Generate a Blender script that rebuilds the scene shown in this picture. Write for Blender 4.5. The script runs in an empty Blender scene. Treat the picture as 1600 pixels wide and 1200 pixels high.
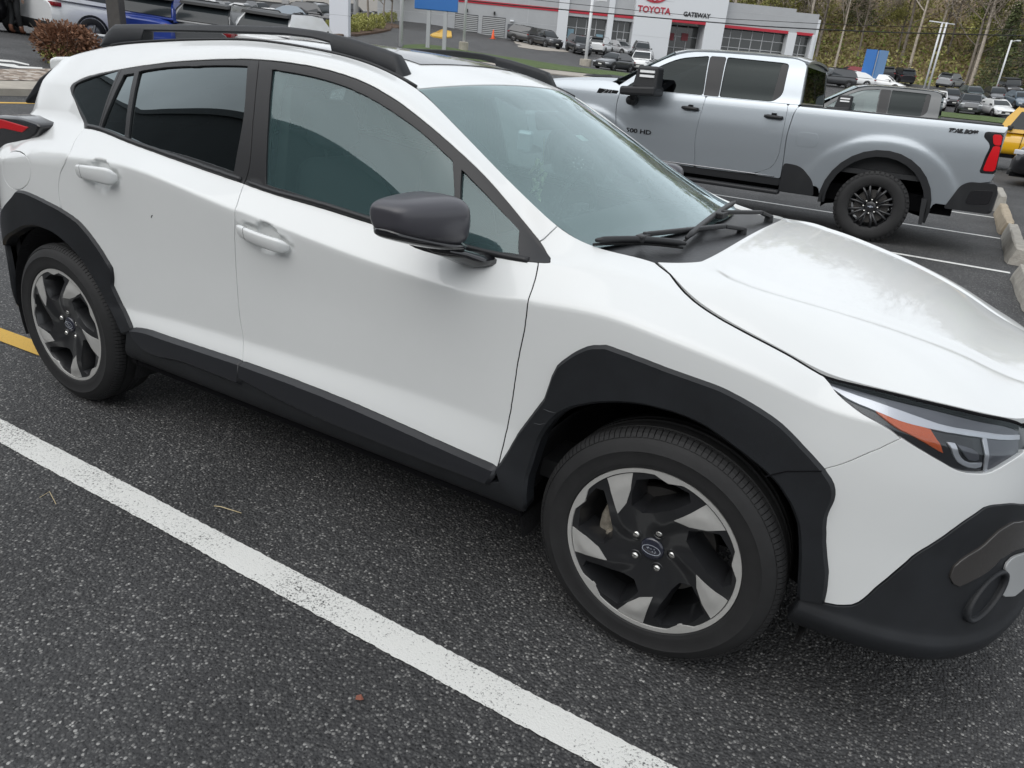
import bpy, bmesh, math, random, json
import numpy as np
from mathutils import Vector, Matrix
from mathutils.geometry import delaunay_2d_cdt
random.seed(7); rng=np.random.default_rng(7)
SC=bpy.context.scene; COL=SC.collection
# ---------------------------------------------------------------- camera
def cam_rot(yaw,pitch,roll):
    cy,sy=math.cos(yaw),math.sin(yaw); cp,sp=math.cos(pitch),math.sin(pitch)
    f=np.array([sy*cp,cy*cp,-sp]); r=np.array([cy,-sy,0.]); u=np.cross(r,f)
    c,s=math.cos(roll),math.sin(roll)
    return c*r+s*u, -s*r+c*u, f
CAM=np.array([1.7623,-2.5402,1.4912]); FPX=1143.1
CR,CU,CF=cam_rot(-.4945,.3940,.0948)
cd=bpy.data.cameras.new('camera'); co=bpy.data.objects.new('camera',cd); COL.objects.link(co)
co.matrix_world=Matrix(((CR[0],CU[0],-CF[0],CAM[0]),(CR[1],CU[1],-CF[1],CAM[1]),(CR[2],CU[2],-CF[2],CAM[2]),(0,0,0,1)))
cd.sensor_width=36; cd.lens=36*FPX/1600; cd.clip_start=.05; cd.clip_end=2000
SC.camera=co
# ---------------------------------------------------------------- sky, sun, exposure (overcast)
SUN_EL,SUN_AZ=math.radians(46),math.radians(195)
w=bpy.data.worlds.new('World'); SC.world=w; w.use_nodes=True
nt=w.node_tree; nt.nodes.clear()
sky=nt.nodes.new('ShaderNodeTexSky'); sky.sky_type='NISHITA'; sky.sun_disc=False
sky.sun_elevation=SUN_EL; sky.sun_rotation=SUN_AZ; sky.dust_density=3; sky.air_density=1.5
hs=nt.nodes.new('ShaderNodeHueSaturation'); hs.inputs['Saturation'].default_value=.22
tc=nt.nodes.new('ShaderNodeTexCoord'); mp=nt.nodes.new('ShaderNodeMapping'); mp.inputs['Scale'].default_value=(1,1,2.5)
nz=nt.nodes.new('ShaderNodeTexNoise'); nz.inputs['Scale'].default_value=2.2; nz.inputs['Detail'].default_value=5
cr=nt.nodes.new('ShaderNodeMapRange'); cr.inputs['From Min'].default_value=.3; cr.inputs['From Max'].default_value=.7; cr.inputs['To Min'].default_value=.8; cr.inputs['To Max'].default_value=1.25
mu=nt.nodes.new('ShaderNodeMix'); mu.data_type='RGBA'; mu.blend_type='MULTIPLY'; mu.inputs['Factor'].default_value=1
mc=nt.nodes.new('ShaderNodeMix'); mc.data_type='RGBA'; mc.inputs['Factor'].default_value=.62; mc.inputs['B'].default_value=(7.6,8.0,8.5,1)
bg=nt.nodes.new('ShaderNodeBackground'); bg.inputs['Strength'].default_value=.115
ow=nt.nodes.new('ShaderNodeOutputWorld'); L=nt.links.new
L(sky.outputs[0],hs.inputs['Color']); L(hs.outputs[0],mc.inputs['A']); L(mc.outputs['Result'],mu.inputs['A'])
L(tc.outputs['Generated'],mp.inputs['Vector']); L(mp.outputs[0],nz.inputs['Vector']); L(nz.outputs['Fac'],cr.inputs['Value']); L(cr.outputs[0],mu.inputs['B'])
L(mu.outputs['Result'],bg.inputs['Color']); L(bg.outputs[0],ow.inputs['Surface'])
sl=bpy.data.lights.new('sun','SUN'); sl.energy=.9; sl.angle=math.radians(75); sl.color=(1,.97,.93)
so=bpy.data.objects.new('sun',sl); COL.objects.link(so)
sd=Vector((math.sin(SUN_AZ)*math.cos(SUN_EL),math.cos(SUN_AZ)*math.cos(SUN_EL),math.sin(SUN_EL)))
so.rotation_euler=sd.to_track_quat('Z','Y').to_euler()
SC.view_settings.view_transform='Standard'; SC.view_settings.look='None'; SC.view_settings.exposure=.42; SC.view_settings.gamma=1
SC.cycles.max_bounces=10; SC.cycles.transparent_max_bounces=24
# ---------------------------------------------------------------- helpers
def tag(o,label=None,cat=None,group=None,kind=None):
    if label:o['label']=label
    if cat:o['category']=cat
    if group:o['group']=group
    if kind:o['kind']=kind
    return o
def empty(name,loc=(0,0,0),rz=0,label=None,cat=None,group=None):
    o=bpy.data.objects.new(name,None); COL.objects.link(o); o.location=loc; o.rotation_euler=(0,0,rz)
    o.empty_display_size=.1
    return tag(o,label,cat,group)
def mesh_obj(name,V,F,mat,parent=None,smooth=True,ln=None,mats=None,fm=None):
    me=bpy.data.meshes.new(name); me.from_pydata([tuple(map(float,v)) for v in V],[],[tuple(map(int,f)) for f in F])
    if mats:
        for m in mats: me.materials.append(m)
        if fm is not None: me.polygons.foreach_set('material_index',fm)
    else: me.materials.append(mat)
    if smooth: me.polygons.foreach_set('use_smooth',[True]*len(me.polygons))
    me.update()
    if ln is not None: me.normals_split_custom_set(ln)
    o=bpy.data.objects.new(name,me); COL.objects.link(o)
    if parent: o.parent=parent
    return o
class MB:
    """collects simple shapes into one mesh"""
    def __init__(s): s.V=[];s.F=[]
    def add(s,V,F):
        b=len(s.V); s.V+= [tuple(v) for v in V]; s.F+=[tuple(i+b for i in f) for f in F]; return s
    def box(s,x0,x1,y0,y1,z0,z1,M=None):
        V=[(x,y,z) for z in(z0,z1) for y in(y0,y1) for x in(x0,x1)]
        if M is not None: V=[tuple(M@Vector(v)) for v in V]
        return s.add(V,[(0,2,3,1),(4,5,7,6),(0,1,5,4),(2,6,7,3),(0,4,6,2),(1,3,7,5)])
    def hexa(s,V): # 8 points bottom ring then top ring, ccw
        return s.add(V,[(3,2,1,0),(4,5,6,7),(0,1,5,4),(1,2,6,5),(2,3,7,6),(3,0,4,7)])
    def tube(s,pts,r,n=8,cap=True):
        pts=[Vector(p) for p in pts]; rs=r if hasattr(r,'__len__') else [r]*len(pts)
        V=[];up=Vector((0,0,1))
        for i,p in enumerate(pts):
            t=(pts[min(i+1,len(pts)-1)]-pts[max(i-1,0)]).normalized()
            a=t.cross(up if abs(t.z)<.95 else Vector((1,0,0))).normalized(); b=t.cross(a)
            V+=[p+rs[i]*(math.cos(k*2*math.pi/n)*a+math.sin(k*2*math.pi/n)*b) for k in range(n)]
        F=[(i*n+k,i*n+(k+1)%n,(i+1)*n+(k+1)%n,(i+1)*n+k) for i in range(len(pts)-1) for k in range(n)]
        if cap: F+=[tuple(range(n))[::-1],tuple(range((len(pts)-1)*n,len(pts)*n))]
        return s.add(V,F)
    def lathe(s,prof,n=48,axis='y',c=(0,0,0),close=False):
        # prof: (r, h) ; revolve about axis
        V=[]
        for r,h in prof:
            for k in range(n):
                a=2*math.pi*k/n; p={'y':(r*math.cos(a),h,r*math.sin(a)),'z':(r*math.cos(a),r*math.sin(a),h),'x':(h,r*math.cos(a),r*math.sin(a))}[axis]
                V.append((p[0]+c[0],p[1]+c[1],p[2]+c[2]))
        m=len(prof); F=[]
        for i in range(m-1+(1 if close else 0)):
            j=(i+1)%m
            F+=[(i*n+k,i*n+(k+1)%n,j*n+(k+1)%n,j*n+k) for k in range(n)]
        return s.add(V,F)
    def prism(s,poly,axis,a,b):
        # poly 2D list extruded along axis from a to b
        mk={'x':lambda p,h:(h,p[0],p[1]),'y':lambda p,h:(p[0],h,p[1]),'z':lambda p,h:(p[0],p[1],h)}[axis]
        n=len(poly); V=[mk(p,a) for p in poly]+[mk(p,b) for p in poly]
        return s.add(V,[tuple(range(n))[::-1],tuple(range(n,2*n))]+[(k,(k+1)%n,n+(k+1)%n,n+k) for k in range(n)])
    def build(s,name,mat,parent=None,smooth=False,bevel=0,seg=2,fix=True,auto=None):
        o=mesh_obj(name,s.V,s.F,mat,parent,smooth)
        if fix:
            bm=bmesh.new(); bm.from_mesh(o.data); bmesh.ops.recalc_face_normals(bm,faces=bm.faces[:]); bm.to_mesh(o.data); bm.free()
        if bevel:
            m=o.modifiers.new('b','BEVEL'); m.width=bevel; m.segments=seg; m.limit_method='ANGLE'; m.angle_limit=math.radians(40); m.harden_normals=False
        if auto is not None:
            o.data.polygons.foreach_set('use_smooth',[True]*len(o.data.polygons)); o.data.set_sharp_from_angle(angle=math.radians(auto))
        return o
# ---------------------------------------------------------------- materials
MATS={}
def mat(name,col,rough=.5,metal=0,coat=0,spec=.5,bump=None,var=None,coat_rough=.03,emit=None):
    """bump: (scale,strength[,detail]); var: (scale,amount)"""
    if name in MATS: return MATS[name]
    m=bpy.data.materials.new(name); m.use_nodes=True; t=m.node_tree; b=t.nodes['Principled BSDF']
    b.inputs['Base Color'].default_value=(*col,1); b.inputs['Roughness'].default_value=rough; b.inputs['Metallic'].default_value=metal
    b.inputs['Coat Weight'].default_value=coat; b.inputs['Coat Roughness'].default_value=coat_rough; b.inputs['Specular IOR Level'].default_value=spec
    if var or bump:
        tc=t.nodes.new('ShaderNodeTexCoord')
    if var:
        n=t.nodes.new('ShaderNodeTexNoise'); n.inputs['Scale'].default_value=var[0]; n.inputs['Detail'].default_value=6; n.inputs['Roughness'].default_value=.65
        r=t.nodes.new('ShaderNodeMapRange'); r.inputs['From Min'].default_value=.3; r.inputs['From Max'].default_value=.7; r.inputs['To Min'].default_value=1-var[1]; r.inputs['To Max'].default_value=1+var[1]
        x=t.nodes.new('ShaderNodeMix'); x.data_type='RGBA'; x.blend_type='MULTIPLY'; x.inputs['Factor'].default_value=1; x.inputs['A'].default_value=(*col,1)
        t.links.new(tc.outputs['Object'],n.inputs['Vector']); t.links.new(n.outputs['Fac'],r.inputs['Value']); t.links.new(r.outputs[0],x.inputs['B']); t.links.new(x.outputs['Result'],b.inputs['Base Color'])
    if bump:
        n=t.nodes.new('ShaderNodeTexNoise'); n.inputs['Scale'].default_value=bump[0]; n.inputs['Detail'].default_value=bump[2] if len(bump)>2 else 3
        p=t.nodes.new('ShaderNodeBump'); p.inputs['Strength'].default_value=bump[1]; p.inputs['Distance'].default_value=.002 if len(bump)<4 else bump[3]
        t.links.new(tc.outputs['Object'],n.inputs['Vector']); t.links.new(n.outputs['Fac'],p.inputs['Height']); t.links.new(p.outputs[0],b.inputs['Normal'])
    if emit: b.inputs['Emission Color'].default_value=(*emit[:3],1); b.inputs['Emission Strength'].default_value=emit[3]
    MATS[name]=m; return m
def droplets(m,scale=260,strength=.5,lo=.25,coat=True,up=True):
    """beads of rain standing on the upward faces"""
    t=m.node_tree; b=t.nodes['Principled BSDF']
    tc=t.nodes.new('ShaderNodeTexCoord'); v=t.nodes.new('ShaderNodeTexVoronoi'); v.inputs['Scale'].default_value=scale; v.inputs['Randomness'].default_value=1
    r=t.nodes.new('ShaderNodeMapRange'); r.inputs['From Min'].default_value=lo; r.inputs['From Max'].default_value=0; r.interpolation_type='SMOOTHSTEP'
    nm=t.nodes.new('ShaderNodeTexNoise'); nm.inputs['Scale'].default_value=40
    mm=t.nodes.new('ShaderNodeMath'); mm.operation='MULTIPLY'
    g=t.nodes.new('ShaderNodeNewGeometry'); sx=t.nodes.new('ShaderNodeSeparateXYZ'); r2=t.nodes.new('ShaderNodeMapRange'); r2.inputs['From Min'].default_value=.75; r2.inputs['From Max'].default_value=.97
    m2=t.nodes.new('ShaderNodeMath'); m2.operation='MULTIPLY'
    p=t.nodes.new('ShaderNodeBump'); p.inputs['Strength'].default_value=strength; p.inputs['Distance'].default_value=.0012
    k=t.links.new
    k(tc.outputs['Object'],v.inputs['Vector']); k(v.outputs['Distance'],r.inputs['Value']); k(tc.outputs['Object'],nm.inputs['Vector']); k(r.outputs[0],mm.inputs[0]); k(nm.outputs['Fac'],mm.inputs[1])
    k(g.outputs['True Normal'],sx.inputs[0]); k(sx.outputs['Z'],r2.inputs['Value']); k(mm.outputs[0],m2.inputs[0])
    if up: k(r2.outputs[0],m2.inputs[1])
    else: m2.inputs[1].default_value=1
    k(m2.outputs[0],p.inputs['Height']); k(p.outputs[0],b.inputs['Normal'])
    if coat: k(p.outputs[0],b.inputs['Coat Normal'])
def glass(name,tint,refl=1.0,haze=0.,hazecol=(.6,.66,.66),rough=.0,drops=False):
    if name in MATS: return MATS[name]
    m=bpy.data.materials.new(name); m.use_nodes=True; t=m.node_tree; t.nodes.clear(); k=t.links.new
    o=t.nodes.new('ShaderNodeOutputMaterial'); tr=t.nodes.new('ShaderNodeBsdfTransparent'); tr.inputs['Color'].default_value=(*tint,1)
    gl=t.nodes.new('ShaderNodeBsdfGlossy'); gl.inputs['Roughness'].default_value=rough; gl.inputs['Color'].default_value=(.86,.98,1,1)
    df=t.nodes.new('ShaderNodeBsdfDiffuse'); df.inputs['Color'].default_value=(*hazecol,1)
    fr=t.nodes.new('ShaderNodeFresnel'); fr.inputs['IOR'].default_value=1.52
    mu=t.nodes.new('ShaderNodeMath'); mu.operation='MULTIPLY'; mu.inputs[1].default_value=1.8*refl; mu.use_clamp=True
    m0=t.nodes.new('ShaderNodeMixShader'); m0.inputs[0].default_value=haze  # diffuse haze painted into the pane, for sky reflection and wet glass
    mx=t.nodes.new('ShaderNodeMixShader')
    k(fr.outputs[0],mu.inputs[0]); k(mu.outputs[0],mx.inputs[0]); k(tr.outputs[0],m0.inputs[1]); k(df.outputs[0],m0.inputs[2]); k(m0.outputs[0],mx.inputs[1]); k(gl.outputs[0],mx.inputs[2]); k(mx.outputs[0],o.inputs['Surface'])
    if drops:
        tc=t.nodes.new('ShaderNodeTexCoord'); v=t.nodes.new('ShaderNodeTexVoronoi'); v.inputs['Scale'].default_value=150
        r=t.nodes.new('ShaderNodeMapRange'); r.inputs['From Min'].default_value=.28; r.inputs['From Max'].default_value=.05; r.interpolation_type='SMOOTHSTEP'
        n=t.nodes.new('ShaderNodeTexNoise'); n.inputs['Scale'].default_value=9; n.inputs['Detail'].default_value=4
        r2=t.nodes.new('ShaderNodeMapRange'); r2.inputs['From Min'].default_value=.4; r2.inputs['From Max'].default_value=.65
        q=t.nodes.new('ShaderNodeMath'); q.operation='MULTIPLY'
        p=t.nodes.new('ShaderNodeBump'); p.inputs['Strength'].default_value=.6; p.inputs['Distance'].default_value=.0015
        f=t.nodes.new('ShaderNodeMath'); f.operation='MULTIPLY_ADD'; f.inputs[1].default_value=.30; f.inputs[2].default_value=haze
        k(tc.outputs['Object'],v.inputs['Vector']); k(tc.outputs['Object'],n.inputs['Vector']); k(v.outputs['Distance'],r.inputs['Value']); k(n.outputs['Fac'],r2.inputs['Value'])
        k(r.outputs[0],q.inputs[0]); k(r2.outputs[0],q.inputs[1]); k(q.outputs[0],p.inputs['Height']); k(p.outputs[0],gl.inputs['Normal']); k(q.outputs[0],f.inputs[0]); k(f.outputs[0],m0.inputs[0])
    MATS[name]=m; return m
WHITE=mat('white_paint',(.72,.735,.728),rough=.36,coat=.8,coat_rough=.02,spec=.35,var=(2.2,.018)); droplets(WHITE,scale=170,strength=.30,lo=.33)
CLAD=mat('black_cladding',(.0125,.0140,.0165),rough=.52,bump=(900,.5,2,.0008),spec=.42,var=(7,.30))
TRIM=mat('satin_black_trim',(.017,.0175,.019),rough=.45,spec=.45)
GLOSSB=mat('gloss_black',(.012,.012,.014),rough=.16,coat=.6)
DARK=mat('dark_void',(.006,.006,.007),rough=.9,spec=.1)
RUBBER=mat('rubber',(.014,.014,.0145),rough=.72,var=(14,.25),bump=(160,.25,3,.001))
ALU=mat('machined_alloy',(.50,.495,.475),rough=.38,metal=.35,var=(30,.05))
RIMB=mat('rim_black',(.014,.0145,.016),rough=.33,coat=.3)
STEEL=mat('steel',(.30,.29,.27),rough=.45,metal=.8,var=(40,.25))

# ---------------------------------------------------------------- body surface of the car
def pchip(x,y,xq):
    # monotone cubic; y (n,...) 
    x=np.asarray(x,float);y=np.asarray(y,float);xq=np.asarray(xq,float)
    h=np.diff(x);sh=(len(h),)+(1,)*(y.ndim-1);hh=h.reshape(sh)
    d=np.diff(y,axis=0)/hh
    m=np.zeros_like(y)
    w1=(2*h[1:]+h[:-1]).reshape((-1,)+(1,)*(y.ndim-1));w2=(h[1:]+2*h[:-1]).reshape((-1,)+(1,)*(y.ndim-1))
    with np.errstate(all='ignore'):
        mm=(w1+w2)/(w1/d[:-1]+w2/d[1:])
    m[1:-1]=np.where(d[:-1]*d[1:]>0,mm,0)
    m[0]=d[0];m[-1]=d[-1]
    i=np.clip(np.searchsorted(x,xq,side='right')-1,0,len(x)-2)
    t=((xq-x[i])/h[i]).reshape((-1,)+(1,)*(y.ndim-1));H=h[i].reshape(t.shape)
    return (2*t**3-3*t**2+1)*y[i]+(t**3-2*t**2+t)*H*m[i]+(-2*t**3+3*t**2)*y[i+1]+(t**3-t**2)*H*m[i+1]
def catmull(x,y,xq):
    x=np.asarray(x,float);y=np.asarray(y,float)
    h=np.diff(x);sh=(-1,)+(1,)*(y.ndim-1);d=np.diff(y,axis=0)/h.reshape(sh)
    m=np.empty_like(y);w=(h[1:]/(h[1:]+h[:-1])).reshape(sh);m[1:-1]=w*d[:-1]+(1-w)*d[1:];m[0]=d[0];m[-1]=d[-1]
    i=np.clip(np.searchsorted(x,xq,side='right')-1,0,len(x)-2)
    t=((xq-x[i])/h[i]).reshape((-1,)+(1,)*(y.ndim-1));H=h[i].reshape(t.shape)
    return (2*t**3-3*t**2+1)*y[i]+(t**3-2*t**2+t)*H*m[i]+(-2*t**3+3*t**2)*y[i+1]+(t**3-t**2)*H*m[i+1]
# row curves of the car's side: name -> list of (x, half width, height)
ROWS=dict(
A=[(-1.75,.76,.27),(1.7,.76,.27)],
B=[(-1.75,.852,.315),(-1.2,.868,.315),(1.2,.868,.315),(1.7,.835,.30)],
C=[(-1.75,.862,.39),(-1.3,.886,.39),(0,.892,.39),(1.3,.886,.39),(1.7,.858,.36)],
D=[(-1.75,.86,.46),(-1.3,.882,.46),(-.8,.880,.465),(0,.882,.47),(.85,.880,.45),(1.3,.882,.45),(1.7,.858,.44)],
E=[(-1.75,.858,.57),(-1.3,.876,.55),(-.95,.864,.52),(-.6,.852,.535),(0,.850,.553),(.6,.852,.565),(.95,.868,.56),(1.3,.878,.56),(1.7,.854,.57)],
F=[(-1.75,.846,.78),(-1.33,.880,.77),(-.95,.866,.76),(-.5,.856,.75),(0,.854,.74),(.5,.855,.73),(1.0,.866,.73),(1.33,.874,.73),(1.7,.848,.73)],
G=[(-1.75,.825,.98),(-1.55,.858,1.02),(-1.33,.876,1.05),(-.855,.874,1.082),(-.24,.872,1.012),(.4,.869,.943),(.7,.866,.927),(.9,.864,.95),(1.1,.866,.965),(1.27,.868,.946),(1.5,.856,.905),(1.7,.832,.85)],
H=[(-1.75,.650,1.168),(-1.45,.708,1.190),(-1.11,.766,1.178),(-.88,.788,1.15),(-.528,.798,1.112),(-.268,.80,1.09),(.1,.80,1.06),(.3,.80,1.046),(.66,.797,1.027),(.77,.793,1.033),(.87,.786,1.040),(.93,.782,1.042),(1.05,.785,1.033),(1.15,.79,1.02),(1.33,.802,.985),(1.5,.805,.948),(1.7,.79,.895)],
I=[(-1.75,.60,1.30),(-1.6,.640,1.305),(-1.45,.660,1.312),(-1.37,.663,1.335),(-1.25,.663,1.362),(-1.07,.66,1.395),(-.85,.664,1.429),(-.67,.668,1.45),(-.5,.67,1.465),(-.34,.672,1.476),(-.16,.672,1.475),(-.02,.672,1.465),(.11,.672,1.444),(.24,.673,1.408),(.37,.676,1.353),(.49,.682,1.289),(.615,.692,1.218),(.765,.712,1.118),(.85,.745,1.062),(.90,.77,1.045),(.95,.768,1.052),(1.05,.755,1.055),(1.15,.745,1.047),(1.33,.775,1.0),(1.5,.785,.96),(1.7,.77,.905)],
J=[(-1.75,.50,1.395),(-1.5,.545,1.44),(-1.25,.548,1.482),(-1.05,.55,1.502),(-.75,.552,1.524),(-.46,.552,1.537),(-.15,.556,1.523),(.05,.560,1.500),(.17,.565,1.472),(.267,.570,1.441),(.4,.595,1.372),(.6,.64,1.262),(.75,.672,1.182),(.865,.697,1.130),(.93,.698,1.105),(1.0,.688,1.088),(1.08,.655,1.078),(1.15,.638,1.07),(1.23,.67,1.053),(1.33,.71,1.023),(1.43,.735,.995),(1.53,.75,.965),(1.62,.76,.94),(1.7,.745,.915)])
RN='ABCDEFGHIJ'
XS=[-1.7,-1.6,-1.5,-1.42,-1.33,-1.22,-1.1,-1.0,-.88,-.75,-.6,-.45,-.3,-.15,0,.1,.2,.3,.4,.5,.6,.7,.78,.85,.9,.95,1.0,1.06,1.12,1.18,1.26,1.34,1.45,1.55,1.65]
# nose: plan curve and per-row (inset from it, height)
NOSEP=[(1.80,.842),(1.92,.800),(2.02,.732),(2.10,.635),(2.16,.51),(2.205,.36),(2.23,.19),(2.24,0.)]
NOSEN=[(.18,.98),(.36,.93),(.57,.82),(.74,.67),(.86,.50),(.94,.33),(.985,.17),(1,0)]
NOSER=dict(A=(.07,.255),B=(-.02,.272),C=(-.035,.335),D=(-.02,.43),E=(-.004,.55),F=(.002,.67),G=(.02,.80),H=(.06,.862),I=(.078,.882),J=(.10,.9))
def crom_fn(k):
    a=np.array(ROWS[k]);return lambda x: np.c_[x,pchip(a[:,0],a[:,1],x),pchip(a[:,0],a[:,2],x)]
def build_net():
    net=[]
    xs=np.array(XS)
    for k in RN:
        side=crom_fn(k)(xs)
        ins,z=NOSER[k]; last=side[-1]
        nose=[]
        for i,((px,py),(nx,ny)) in enumerate(zip(NOSEP,NOSEN)):
            w=min(1,(i+1)/4.); w=w*w*(3-2*w)
            zz=last[2]*(1-w)+z*w; ii=(.855-last[1])*(1-w)+ins*w
            nose.append((px-nx*ii,py-ny*ii,zz))
        # tail wrap
        f=last*0
        t0=side[0]; tail=[]
        for (a,b,c) in [(-1.82,.955,1),(-1.95,.87,1),(-2.06,.70,1),(-2.13,.45,1),(-2.16,0,1)]:
            zf=t0[2]; lean=max(0,(zf-1.0))*.75
            tail.append((a+lean*(-1.7-a)/.46-(-.0),t0[1]*b,zf))
        net.append(np.array(tail[::-1]+list(side)+nose))
    return np.array(net).transpose(1,0,2)  # stations x rows x 3
def dense():
    net=build_net(); n,m,_=net.shape
    d=np.linalg.norm(np.diff(net[:,6],axis=0),axis=1); s=np.r_[0,np.cumsum(d)]
    s=s-np.interp(0,net[:,6,0],s)      # s=0 at x=0 ; equals about x along the side
    sg=np.arange(s[0],s[-1]+1e-6,.0125)
    a=catmull(s,net,sg)                # (S,m,3)
    vk=np.array([0,.07,.16,.24,.34,.55,.78,.92,1.16,1.30]) # row parameter, about metres
    vg=np.arange(0,1.3001,.01)
    def sm(A,sig,ax):
        r=int(3*sig)+1;k=np.exp(-.5*(np.arange(-r,r+1)/sig)**2);k/=k.sum()
        A=np.moveaxis(A,ax,0)
        P=np.concatenate([2*A[:1]-A[r:0:-1],A,2*A[-1:]-A[-2:-r-2:-1]])
        o=sum(k[i]*P[i:i+len(A)] for i in range(2*r+1))
        return np.moveaxis(o,0,ax)
    a=sm(a,2.4,0)
    # up the section: soft below, real creases at the kick line (4) and the shoulder (6), nearly flat glass, rounded roof side
    T=a.transpose(1,0,2); h=np.diff(vk); d=np.diff(T,axis=0)/h[:,None,None]
    m=np.zeros_like(T)
    with np.errstate(all='ignore'):
        w1=(2*h[1:]+h[:-1])[:,None,None];w2=(h[1:]+2*h[:-1])[:,None,None];mm=(w1+w2)/(w1/d[:-1]+w2/d[1:])
    m[1:-1]=np.where(d[:-1]*d[1:]>0,mm,0);m[0]=d[0];m[-1]=d[-1]
    mL=m.copy();mR=m.copy()
    for k_,q in((4,.8),(6,1.0)):
        mL[k_]=d[k_-1]*q+m[k_]*(1-q);mR[k_]=d[k_]*q+m[k_]*(1-q)
    wf=np.clip((.93-sg)/.12,0,1);wf=(wf*wf*(3-2*wf))[:,None]
    for A_,k_,q in((mL,7,d[6]*.9),(mR,7,d[7]),(mL,8,d[7]),(mR,8,d[8]*.5+d[7]*.5)): A_[k_]=q*wf+m[k_]*(1-wf)
    i=np.clip(np.searchsorted(vk,vg,side='right')-1,0,len(vk)-2);t=((vg-vk[i])/h[i])[:,None,None];H=h[i][:,None,None]
    b=(2*t**3-3*t**2+1)*T[i]+(t**3-2*t**2+t)*H*mR[i]+(-2*t**3+3*t**2)*T[i+1]+(t**3-t**2)*H*mL[i+1]
    g=((vg>=.92)&(vg<=1.16))[:,None]; tt=np.clip((vg-.92)/.24,0,1)[:,None]
    sl_=np.clip(np.linalg.norm(T[8]-T[7],axis=1)/.3,0,1)[None,:]*wf[:,0][None,:]
    b[...,1]+=np.where(g,.008*4*tt*(1-tt),0)*sl_
    b=b.transpose(1,0,2)
    b=sm(b,.65,1)
    return sg,vg,b
SG,VG,SB=dense()
dsu=np.gradient(SB,axis=0)/.0125; dsv=np.gradient(SB,axis=1)/.01
NB=np.cross(dsu,dsv); NB/=np.linalg.norm(NB,axis=2,keepdims=True)   # outward (+Y) check sign
if NB[len(SG)//2,60,1]<0: NB=-NB
def bil(A,s,v):
    s=np.asarray(s,float);v=np.asarray(v,float)
    a=np.clip((s-SG[0])/.0125,0,len(SG)-1.001);b=np.clip((v-VG[0])/.01,0,len(VG)-1.001)
    i=a.astype(int);j=b.astype(int);f=(a-i)[...,None];g=(b-j)[...,None]
    return (A[i,j]*(1-f)+A[i+1,j]*f)*(1-g)+(A[i,j+1]*(1-f)+A[i+1,j+1]*f)*g
def side(s,v): return bil(SB,s,v)
def siden(s,v):
    n=bil(NB,s,v);return n/np.linalg.norm(n,axis=-1,keepdims=True)

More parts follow.
